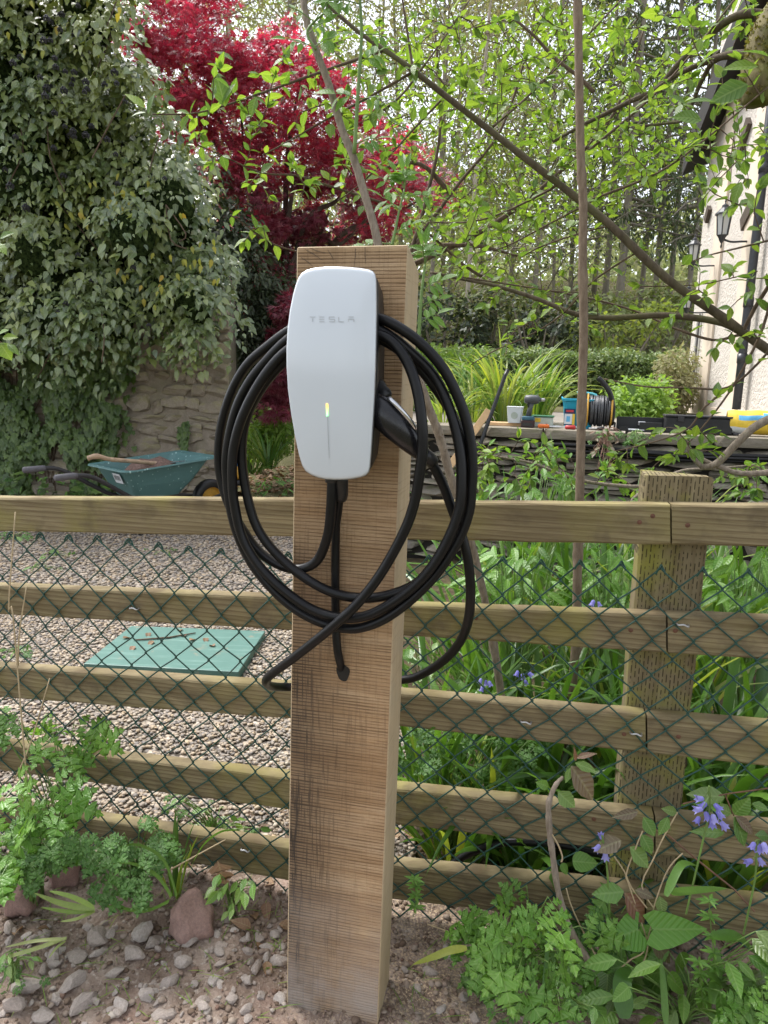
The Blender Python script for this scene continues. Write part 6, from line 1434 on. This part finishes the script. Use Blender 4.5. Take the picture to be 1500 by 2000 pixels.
# leaves of a rose shoot at the very left edge
t = thing('shrub_sprig', 'pale green leaf sprig poking in at the left edge above the barrow', 'plant', at(-60, 760, 2.4))
m = MB(); m.tube(pxline([(-60,640),(-10,668),(8,672)], 2.4, 2.4), .002, 5); m.tube(pxline([(-60,480),(-10,470),(5,465)], 2.4, 2.4), .002, 5); obj('stem', m, M['stem_green'], t)
for a, b, w in (((0,670),(20,700),1.3), ((5,660),(30,655),.8), ((15,672),(36,690),.7), ((0,465),(22,450),.8), ((-8,475),(12,492),1.0), ((-5,655),(12,640),1.)): pxleaf(t, LM['dogb'], a, b, 2.4, 2.38, w)

# red tinged creeper hanging over the coping
q = wz(1185, .05)
leafy('red_creeper', 'red tinged creeper hanging over the coping below the cable drum', 'plant', [(1150,845),(1190,832),(1215,838),(1210,890),(1200,940),(1165,930)], 4.72, 4.84, 70, .03, .06, [LM['herb2'], LM['bronze']], q, M['stem_red'], jig=.5)
leafy('wall_fern', 'pale fern like tuft growing from the dry stone wall right of the sapling', 'plant', [(1215,850),(1260,846),(1265,862),(1220,868)], 4.70, 4.80, 24, .03, .055, LM['herb2'], wz(1240, .0), M['stem_green'], jig=.5)
# ---------------------------------------------------------------- ivy over the old wall
IVY = [(-380,-80),(232,-80),(240,110),(330,245),(392,305),(410,420),(440,545),(448,640),(425,695),(385,690),(330,650),(262,655),(235,690),(-380,700)]
iv = thing('ivy', 'huge bank of glossy ivy with black berries towering over the stone wall', 'ivy', Vector((-4, 7.6, 0)))
P, D_, Un, S, T = [], [], [], [], []; cl_ = []
for y in range(-60, 690, 44):
    for x in range(-360, 450, 52):
        xx, yy = x+U(-24,24), y+U(-22,22)
        if inpoly(xx, yy, IVY): cl_.append((xx, yy, 7.35+.5*mnoise.noise(Vector((xx*.012, yy*.012, 1)))-.25*(1-abs(xx-150)/300)+U(-.42,.36)))
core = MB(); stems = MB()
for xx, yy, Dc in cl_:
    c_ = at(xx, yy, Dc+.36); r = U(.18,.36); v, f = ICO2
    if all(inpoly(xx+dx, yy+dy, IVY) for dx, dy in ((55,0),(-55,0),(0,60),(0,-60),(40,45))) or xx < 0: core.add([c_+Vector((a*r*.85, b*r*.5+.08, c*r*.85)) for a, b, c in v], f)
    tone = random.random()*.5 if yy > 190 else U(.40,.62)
    n_ = 185; u = rnd_unit(n_)
    for k in range(n_):
        d = Vector(u[k]); 
        if d.y > .35: d.y = -d.y
        if d.z < -.2 and random.random() < .6: d.z = -d.z
        p = c_ + Vector((d.x*r*1.15, d.y*r*1.05-.03, d.z*r*1.05))*U(.85,1.2)
        P.append(p); D_.append(Vector((d.x*.6+U(-.9,.9), d.y*.5-.25, -.8+U(-.5,.8)))); Un.append(Vector((d.x*.5, -.8, .75+d.z*.4))+rv(.4)); S.append(.035+.085*random.random()**1.4); T.append(tone+random.random()*.4)
obj('inner_mass', core, M['ivycore'], iv)  # blobs added behind the leaves to stop light and darken the gaps
for i in range(40):
    xx, yy, Dc = random.choice(cl_); a = at(xx, yy, Dc+.05); b = a+Vector((U(-.4,.4), U(-.1,.1), U(-.6,-.2))); stems.tube(smoothpath([a, lerp(a,b,.5)+rv(.06), b], 3), .006, 5)
obj('stems', stems, M['bark_brown'], iv, kind='stuff')
ordr = sorted(range(len(P)), key=lambda i: -S[i]/P[i].y if 0 < project(P[i])[0] < 560 and project(P[i])[1] > 0 else 1)
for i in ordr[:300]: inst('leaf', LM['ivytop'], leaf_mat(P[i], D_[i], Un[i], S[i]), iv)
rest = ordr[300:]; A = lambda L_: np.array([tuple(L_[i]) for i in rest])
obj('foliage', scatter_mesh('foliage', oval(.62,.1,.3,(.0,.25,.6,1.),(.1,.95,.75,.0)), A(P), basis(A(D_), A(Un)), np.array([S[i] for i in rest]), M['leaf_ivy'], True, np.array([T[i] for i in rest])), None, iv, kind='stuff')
# yellow leaves among it
n_ = 100; PP = []
for i in range(n_):
    zones = [(225,380,40,20),(140,420,60,15),(395,500,40,40),(70,30,60,40),(250,60,40,40),(330,560,60,30)]; zx, zy, sx_, sy_ = random.choice(zones); xx, yy = random.gauss(zx, sx_), random.gauss(zy, sy_)
    if inpoly(xx, yy, IVY): PP.append(tuple(at(xx, yy, U(6.75, 7.05))))
PP = np.array(PP); n_ = len(PP); dd = np.stack([rng.normal(0,.4,n_), rng.normal(-.2,.2,n_), -np.ones(n_)], 1)
obj('yellowing_foliage', scatter_mesh('yellowing_foliage', oval(.55,.1,.3,(.0,.25,.6,1.),(.1,.95,.75,.0)), PP, basis(dd, np.tile([0.,-1,.4],(n_,1))+rng.normal(0,.3,(n_,3))), rng.uniform(.05,.085,n_), M['leaf_yellow'], True), None, iv, kind='stuff')
# berry heads
bmv = MB(); v, f = ICO
for k in range(34):
    d = rnd_unit(1)[0]; c_ = d*.8; bmv.add([tuple(c_+np.array(p)*.26) for p in v], f)
bme = bmv.mesh('berry_head', M['berry'], True)
for k in range(64):
    zones = [(60,110,50,60),(150,190,60,30),(120,150,60,30),(240,140,60,30),(60,280,60,30),(160,270,50,40),(245,360,50,30),(140,40,30,30),(110,560,70,40),(30,380,30,60)]
    zx, zy, sx_, sy_ = random.choice(zones); xx, yy = random.gauss(zx, sx_), random.gauss(zy, sy_)
    if inpoly(xx, yy, IVY): inst('berry_head', bme, Matrix.Translation(at(xx, yy, U(6.65,6.95))) @ Matrix.Scale(U(.022,.036), 4), iv)
# creeper on the wall face
CREEP = [(-380,640),(262,640),(250,715),(238,770),(225,850),(212,960),(135,960),(120,860),(98,862),(90,960),(-380,960)]
cr = thing('wall_creeper', 'dark creeping ivy clothing the lower stone wall left of the bare stones', 'ivy', at(100, 955, SW-.1))
P = []; 
while len(P) < 7000:
    xx, yy = sample(CREEP); nz_ = mnoise.noise(Vector((xx*.02, yy*.02, 5)))
    if nz_ > -.38: P.append((xx, yy, SW-.06-U(0,.14)-max(0, .25*nz_)))
for i in range(160): P.append((360+random.gauss(0,4) if i < 60 else U(215,262), U(820,900) if i < 60 else U(650,960), SW-.04-U(0,.05)))
P = [at(*p) for p in P]; n_ = len(P)
dd = [Vector((U(-.5,.5), -.15, -1)) for _ in P]; uu = [Vector((0,-1,.35))+rv(.35) for _ in P]; ss = [U(.045,.10) for _ in P]
ordr = sorted(range(n_), key=lambda i: -ss[i] if project(P[i])[0] > 0 else 1)
for i in ordr[:280]: inst('leaf', LM['ivy'], leaf_mat(P[i], dd[i], uu[i], ss[i]), cr)
rest = ordr[280:]; A = lambda L_: np.array([tuple(L_[i]) for i in rest])
obj('foliage', scatter_mesh('foliage', LEAF_IVY, A(P), basis(A(dd), A(uu)), np.array([ss[i] for i in rest]), M['leaf_ivy_low'], False), None, cr, kind='stuff')
m = MB()
for i in range(26):
    x0 = U(0,240); m.tube(smoothpath([at(x0, 960, SW-.03), at(x0+U(-20,20), 850, SW-.05), at(x0+U(-40,40), 740, SW-.05), at(x0+U(-60,60), 650, SW-.05)], 3), .007, 5)
obj('stems', m, M['bark_brown'], cr, kind='stuff')
# fallen slab and weeds at the wall foot
m = MB(); m.hexa([at(62,948,7.5), at(100,943,7.6), at(106,950,7.4), at(70,958,7.3)], Vector((0,0,-.05))); tag(obj('stone_slab', m, M['cap']), 'small flat stone slab tilted at the foot of the ivy', 'stone')
leafy('ground_weeds', 'mixed green weeds at the foot of the ivy clad wall', 'weed', [(-20,930),(60,915),(240,930),(240,975),(-20,975)], 6.9, 7.5, 130, .05, .11, [LM['ivy'], LM['herb2'], LM['slim']], at(100, 970, 7.2), M['stem_green'], stems=False)
# ---------------------------------------------------------------- clump based foliage builder
def clumps(name, par, centers, n, tm, mat, s0, s1, flat=(1,1,1), hang=.4, smooth=False, shell=.55, up=(0,-.3,1), fill=0.5):
    """centers: list of (Vector, radius). leaves through the outer shell of every clump"""
    c_ = np.array([tuple(c) for c, r in centers]); r_ = np.array([r for c, r in centers]); K = len(centers); idx = rng.integers(0, K, n)
    u = rnd_unit(n); rad = r_[idx]*(shell+(1.1-shell)*rng.random(n)**fill)
    pos = c_[idx]+u*rad[:, None]*np.array(flat); d = u*np.array([1,1,.4])+rng.normal(0,.45,(n,3)); d[:, 2] -= hang
    ups = np.tile(np.array(up, float), (n,1))+rng.normal(0,.45,(n,3))
    tn = (rng.random(K)*.6)[idx]+rng.random(n)*.4
    return obj(name, scatter_mesh(name, tm, pos, basis(d, ups), rng.uniform(s0, s1, n), mat, smooth, tn), None, par, kind='stuff')
# ---------------------------------------------------------------- red maple
mp = thing('red_maple', 'crimson japanese maple with layered foliage behind the ivy bank', 'tree', at(485, 960, 9.6))
MAPLE = [(222,-60),(420,-60),(440,40),(490,110),(540,40),(600,60),(660,160),(730,240),(810,280),(875,385),(840,425),(760,450),(700,480),(590,500),(578,560),(572,800),(540,820),(520,740),(500,690),(455,545),(410,470),(395,330),(330,235),(240,110)]
bs = at(478, 955, 9.6); bs.z = .1
m = MB(); tops = []
tr_ = smoothpath([bs, at(487,880,9.6), at(512,780,9.6), at(545,700,9.7), at(560,600,9.8)], 5); m.tube(tr_, rads(len(tr_), .11, .08), 10)
for (x, y, D) in ((300,60,10.2),(380,20,10.4),(350,160,10),(470,200,10),(600,100,10.3),(560,300,9.6),(700,300,10),(820,390,10),(640,420,9.3),(450,430,9.5),(560,760,9.4),(500,560,9.3),(740,400,9.8)):
    e = at(x, y, D); b0 = tr_[-1] if y < 500 else tr_[len(tr_)//2]; pl = smoothpath([b0, lerp(b0, e, .4)+UP*.25+rv(.12), lerp(b0, e, .75)+rv(.12), e], 4); m.tube(pl, rads(len(pl), .05, .012), 6)
obj('trunk', m, M['bark_maple'], mp, smooth=True)
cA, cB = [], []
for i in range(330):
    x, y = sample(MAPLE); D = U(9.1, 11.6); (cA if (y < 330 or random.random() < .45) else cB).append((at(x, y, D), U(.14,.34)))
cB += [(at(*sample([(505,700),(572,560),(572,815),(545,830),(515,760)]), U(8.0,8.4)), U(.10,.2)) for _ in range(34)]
clumps('crown', mp, cA, 25000, LEAF_MAPLE, M['leaf_maple'], .06, .115, (1,1,.6), .35, shell=.1, fill=.6)
clumps('lower_crown', mp, cB, 16000, LEAF_MAPLE, M['leaf_maple_shade'], .06, .11, (1,1,.6), .35, shell=.1, fill=.6)  # lower clumps wear the leaf copy with shade in its colour
# dark evergreen between ivy and maple
ds = thing('dark_evergreen', 'dark leaved evergreen shrub between the ivy and the maple trunk', 'shrub', at(470, 930, 8.7))
DP = [(400,330),(450,420),(480,510),(570,545),(575,680),(510,720),(455,780),(440,690),(440,560)]
cs = [(at(*sample(DP), U(8.4,9.2)), U(.2,.34)) for _ in range(60)]
m = MB()
for i in range(8): x, y = sample(DP); m.tube(smoothpath([at(470,930,8.9), at(465,800,8.9), at(x, y, 9)], 4), rads(9,.04,.012), 6)
obj('stems', m, M['bark_maple'], ds, kind='stuff'); clumps('foliage', ds, cs, 9000, oval(.5,.1,.3,(.0,.25,.6,1.),(.1,.95,.75,.0)), M['leaf_dark'], .05, .10)
# green plants at the foot of the maple
bd_ = at(525, 895, 8.6)
g1 = thing('leafy_shrub', 'bright green low shrub under the maple left of the oak post', 'shrub', bd_)
clumps('foliage', g1, [(at(U(495,575), U(815,870), U(8.4,9)), U(.1,.2)) for _ in range(26)], 2600, LEAF_TINY, M['leaf_shrub'], .04, .09)
blades('grassy_clump', 'dark grassy clump of narrow leaves under the maple', at(525, 915, 8.0), 60, .35, .65, .02, [M['blade'], M['moss']], None, .8, .1, 1.2)
blades('grassy_clump', 'low mossy grass mound left of the maple grass clump', at(490, 925, 7.9), 60, .2, .35, .018, [M['moss'], M['blade']], None, 1.0, .14, 1.6)
leafy('ground_weeds', 'scattered green weeds on the litter below the maple', 'weed', [(470,935),(575,925),(575,965),(480,970)], 6.6, 7.4, 44, .05, .10, [LM['herb2'], LM['slim']], at(530, 965, 7), M['stem_green'], stems=False)
n_ = 2200; gx = rng.uniform(-2.4, .2, n_); gy = rng.uniform(6.8, 10, n_); gz = np.array([yard_z(x, y)+.015 for x, y in zip(gx, gy)]); a = rng.uniform(0,6.28,n_)
tag(obj('leaf_litter', scatter_mesh('leaf_litter', LEAF_TINY, np.stack([gx,gy,gz],1), basis(np.stack([np.cos(a),np.sin(a),rng.normal(0,.2,n_)],1), np.tile([0,0,1.],(n_,1))+rng.normal(0,.3,(n_,3))), rng.uniform(.05,.1,n_), M['dryleaf'])), 'brown fallen leaves littering the yard under the maple', 'leaf litter', kind='stuff')
# ---------------------------------------------------------------- terrace planting
def tpt(px, Y): q = at(px, 800, Y); return Vector((q.x, Y, tz0))
for px, Y, n, L0, L1, lb in ((985,6.3,110,.5,.95,'large arching pampas like clump on the terrace behind the white tub'), (1045,6.6,80,.5,.9,'arching grassy clump on the terrace left of the bucket'), (925,6.4,70,.45,.85,'arching grassy clump on the terrace behind the timber offcut'), (868,6.0,40,.35,.6,'narrow leaved clump on the terrace beside the oak post')):
    blades('arching_grass', lb, tpt(px, Y), n, L0, L1, .02, [M['blade_pale'], M['blade'], M['blade_pale'], M['blade_yellow'], M['moss']], 'arching grass clumps on the terrace', .75, .14, 1.5)
for px, py, pw, ph, Y, lb, mt in ((1245,782,36,17,8.3,'bright yellow green rounded shrub on the terrace before the hedge','leaf_shrub'), (880,730,60,40,8.5,'fresh green low shrub at the left end of the hedge','leaf_shrub'), (1322,745,14,38,9.6,'brownish twiggy shrub between the hedge and the house','leaf_brown')):
    b0 = tpt(px, Y); t = thing('terrace_shrub', lb, 'shrub', b0, None)
    m = MB()
    for i in range(9): m.tube([b0+rv(.03)*Vector((1,1,0)), at(px+U(-pw,pw)*.8, py+U(-ph,ph)*.5, Y)], [.012,.005], 5)
    obj('stems', m, M['bark_brown'], t, kind='stuff')
    clumps('foliage', t, [(at(px+U(-pw,pw), py+U(-ph,ph), Y+U(-.4,.4)), U(.12,.25)) for _ in range(30)], 3600, LEAF_TINY, M[mt], .04, .085)
hd_ = thing('hedge', 'clipped dense green hedge across the back of the terrace', 'hedge', Vector((3, 12, tz0)))
hx0, hx1 = at(820, 740, 12).x, at(1350, 740, 12).x; hz1 = at(1090, 690, 12).z
m = MB(); m.box(((hx0+hx1)/2, 12.45, (tz0+hz1-.12)/2), (hx1-hx0-.1, .8, hz1-.12-tz0+.0)); m.v = [(x, y, z if z > 1.2 else tz0-.1) for x, y, z in m.v]; obj('inner_mass', m, M['leaf_dark'], hd_)
n_ = 11000; tt = rng.random(n_); top_ = tt < .3
hxp = rng.uniform(hx0, hx1, n_); wob = np.array([.10*mnoise.noise(Vector((x*1.4, 0, 3)))+.05*mnoise.noise(Vector((x*5, 0, 3))) for x in hxp])
hyp = np.where(top_, rng.uniform(11.95,12.85,n_), 12.0+rng.normal(0,.06,n_)); hzp = np.where(top_, hz1+rng.normal(0,.04,n_), tz0+(hz1-tz0)*rng.random(n_))+wob*np.where(top_, 1, .3)
hyp = hyp - np.array([.14*max(0, mnoise.noise(Vector((x*1.5, z*2.5, 7)))) for x, z in zip(hxp, hzp)])
obj('foliage', scatter_mesh('foliage', oval(.6,.1,.2,(.0,.25,.6,1.),(.1,.95,.75,.0)), np.stack([hxp,hyp,hzp],1), basis(rng.normal(0,1,(n_,3))-[0,.4,.3], np.tile([0.,-.6,.8],(n_,1))+rng.normal(0,.45,(n_,3))), rng.uniform(.045,.09,n_), M['leaf_hedge'], True), None, hd_, kind='stuff')
# ---------------------------------------------------------------- woodland on the slope
n_ = 20000; ux = rng.uniform(-14, 16, n_); uy = 14+20*rng.random(n_)**1.3; uz = np.array([hill_z(x, y)+.9*max(0, mnoise.noise(Vector((x*.7, y*.5, 2)))+.35)*random.random() for x, y in zip(ux, uy)])
tag(obj('undergrowth', scatter_mesh('undergrowth', LEAF_TINY, np.stack([ux,uy,uz],1), basis(rng.normal(0,1,(n_,3)), np.tile([0.,-.5,.8],(n_,1))+rng.normal(0,.5,(n_,3))), rng.uniform(.09,.2,n_), M['leaf_under'])), 'tangled brownish green undergrowth covering the wooded slope', 'undergrowth', kind='stuff')
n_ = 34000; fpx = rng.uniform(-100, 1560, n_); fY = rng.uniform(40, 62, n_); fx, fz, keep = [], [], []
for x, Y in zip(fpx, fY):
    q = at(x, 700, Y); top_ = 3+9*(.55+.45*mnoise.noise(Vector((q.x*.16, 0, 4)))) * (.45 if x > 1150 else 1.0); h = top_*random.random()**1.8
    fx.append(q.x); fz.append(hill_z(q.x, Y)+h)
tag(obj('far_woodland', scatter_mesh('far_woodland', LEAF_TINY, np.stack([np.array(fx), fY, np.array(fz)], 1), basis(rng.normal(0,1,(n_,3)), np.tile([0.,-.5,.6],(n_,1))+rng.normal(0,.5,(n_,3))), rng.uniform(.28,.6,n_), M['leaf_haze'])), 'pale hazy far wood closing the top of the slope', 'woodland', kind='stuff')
def limbs(m, b, H, r, n, lean, up=.6, h0=.35, L_=.22):
    tops = []
    trunk = smoothpath([b, b+Vector((lean.x*.3+U(-.1,.1), lean.y*.3, H*.33)), b+Vector((lean.x*.7+U(-.15,.15), lean.y*.7, H*.68)), b+Vector((lean.x, lean.y, H))], 4)
    m.tube(trunk, rads(len(trunk), r, r*.25), 8)
    for i in range(n):
        t = U(h0, .97); k = min(len(trunk)-2, int(t*(len(trunk)-1))); p = trunk[k]; a = U(0,6.28); l = H*L_*U(.5,1.1)*(1.15-t*.7)
        e = p+Vector((math.cos(a)*l, math.sin(a)*l, l*up*U(.4,1.3))); mid_ = lerp(p, e, .5)+UP*l*.08+rv(l*.06); pl = [p, mid_, e]; m.tube(pl, [r*.28, r*.18, r*.06], 5, False); tops.append((mid_, l*.35)); tops.append((e, l*.42))
        for q in range(3): e2 = lerp(mid_, e, U(.1,.9)); f2 = e2+rv(l*.28)+UP*l*.1; m.tube([e2, f2], [r*.08, r*.03], 4, False); tops.append((f2, l*.3))
    return trunk, tops
def wtree(kind, px, Y, H, r, label, nl=1500, grp='woodland trees on the slope'):
    q = at(px, 700, Y); b = Vector((q.x, Y, hill_z(q.x, Y)-.15 if Y > 13.3 else -.1)); t = thing(kind, label, 'tree', b, grp); m = MB()
    if kind == 'conifer':
        trunk = [b, b+Vector((U(-.2,.2), 0, H*.5)), b+Vector((U(-.4,.4), 0, H))]; m.tube(smoothpath(trunk, 5), rads(11, r, r*.3), 8); cs = []
        for i in range(62):
            tt = U(.16,.99); z = H*tt; l = H*.17*(1.12-tt)*U(.5,1.2); a = U(0,6.28); p = b+Vector((0,0,z)); e = p+Vector((math.cos(a)*l, math.sin(a)*l, -l*U(.05,.4))); m.tube([p, lerp(p,e,.5)+UP*.1, e], [.045,.03,.012], 4, False)
            for q2 in range(3): cs.append((lerp(p, e, U(.35,1))-UP*.12, l*U(.13,.24)))
        obj('trunk', m, M['bark_far'], t, smooth=True); clumps('crown', t, cs, nl, LEAF_SLIM if False else ([(0,0,0),(.5,.1,.02),(1,0,-.15),(.5,-.1,.02)], [(0,1,2),(0,2,3)]), M['leaf_conifer'], .14, .34, (1,1,.55), .9)
    else:
        lean = Vector((U(-.8,.8), U(-.5,.5), 0)); tr2, tops = limbs(m, b, H, r*.55, 34, lean, h0=.12, L_=.28)
        obj('trunk', m, M['bark_pale'] if kind == 'pale_tree' else M['bark_far'], t, smooth=True)
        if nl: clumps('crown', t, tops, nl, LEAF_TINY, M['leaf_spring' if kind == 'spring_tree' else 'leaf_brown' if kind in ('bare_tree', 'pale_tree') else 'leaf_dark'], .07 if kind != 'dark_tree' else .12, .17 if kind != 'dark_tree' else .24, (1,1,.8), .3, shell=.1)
for i, (px, Y, H, r) in enumerate(((1172,27,19,.2),(1200,24,20,.24),(1240,29,19,.18),(1268,25,20,.17),(1297,27,19,.17),(1330,24,17,.16),(1150,33,20,.2),(1365,30,18,.2))):
    wtree('conifer', px, Y, H, r*.62, ['slim conifer just right of the sapling trunk', 'thickest tall conifer trunk right of the sapling', 'thin conifer behind the dogwood diagonal branch', 'conifer with clear grey trunk midway to the house', 'conifer leaning slightly beside the lantern', 'conifer closest to the house corner', 'far conifer directly behind the sapling trunk', 'conifer half hidden by the house wall'][i], 3200)
for i, (px, Y, H, r, kind) in enumerate(((830,21,14,.12,'bare_tree'),(872,25,16,.16,'spring_tree'),(905,19,13,.12,'pale_tree'),(985,28,17,.16,'spring_tree'),(1030,22,14,.16,'spring_tree'),(1075,26,16,.12,'spring_tree'),(1105,31,17,.2,'dark_tree'),(780,27,15,.16,'spring_tree'),(730,30,16,.16,'bare_tree'),(670,26,15,.15,'bare_tree'),(600,30,17,.18,'spring_tree'),(540,24,16,.18,'bare_tree'),(480,22,15,.14,'pale_tree'),(430,26,16,.17,'bare_tree'),(350,24,16,.18,'bare_tree'),(270,22,15,.16,'spring_tree'),(150,25,16,.17,'bare_tree'),(1400,30,16,.2,'spring_tree'),(860,34,17,.2,'dark_tree'),(930,36,17,.2,'spring_tree'))):
    nm = {'bare_tree':'leafless brown twiggy tree','spring_tree':'tree hazed with spring leaf','pale_tree':'pale slender tree','dark_tree':'dark evergreen tree'}[kind]
    where = 'above the hedge' if px > 815 else 'above the red maple' if px > 380 else 'above the ivy bank'
    ordn = ['first','second','third','fourth','fifth','sixth','seventh','eighth','ninth','tenth','eleventh','twelfth']
    sec = sorted(x for x in (830,872,905,985,1030,1075,1105,1400,860,930) if px > 815) if px > 815 else sorted((780,730,670,600,540,480,430)) if px > 380 else [150,270,350]
    wtree(kind, px, Y, H, r, f'{nm} {where}, {ordn[sec.index(px)]} from left', {'bare_tree':6500,'pale_tree':3000,'spring_tree':7000,'dark_tree':6000}[kind])
# dark yew like shrubs low on the slope
for i, (px, py, Y) in enumerate(((870,610,16.5),(960,600,17),(1050,615,16),(1130,640,17.5),(1200,655,16),(1290,650,18))):
    q = at(px, 690, Y); b = Vector((q.x, Y, hill_z(q.x, Y))); t = thing('slope_bush', ['dark bush behind the hedge next to the oak post', 'second dark bush along the hedge from the oak post', 'dark bush left of the sapling trunk behind the hedge', 'low bush right behind the sapling trunk', 'light green bush behind the hedge below the conifers', 'bush behind the hedge beside the house'][i], 'shrub', b, 'bushes at the foot of the slope'); m = MB()
    for k in range(10): m.tube([b, b+Vector((U(-.9,.9), U(-.4,.4), U(.6,2)))], [.05,.012], 5)
    obj('stems', m, M['bark_far'], t, kind='stuff'); clumps('foliage', t, [(b+Vector((U(-.9,.9), U(-.5,.5), U(.3,1.9))), U(.25,.45)) for _ in range(16)], 1500, LEAF_TINY, M['leaf_spring' if i == 4 else 'leaf_under' if i % 2 else 'leaf_dark'], .09, .18)

# trees on the other side of the lane, seen only as the pale reflection in the charger glass
for i, (x, y, H) in enumerate(((-2.2,-9,12),(1.6,-12,14),(4.5,-8,11),(-6,-13,13))):
    t = thing('lane_tree', ['bare tree mirrored at the left of the charger glass', 'bare tree mirrored in the middle of the charger glass', 'bare tree mirrored at the right of the charger glass', 'farther bare tree mirrored at the left of the charger glass'][i], 'tree', Vector((x, y, -.1)), 'trees mirrored in the charger glass'); m = MB()
    limbs(m, Vector((x, y, -.1)), H, .16, 46, Vector((U(-.6,.6), 0, 0)), .9, .2, .3); obj('trunk', m, M['bark_pale'], t, smooth=True)
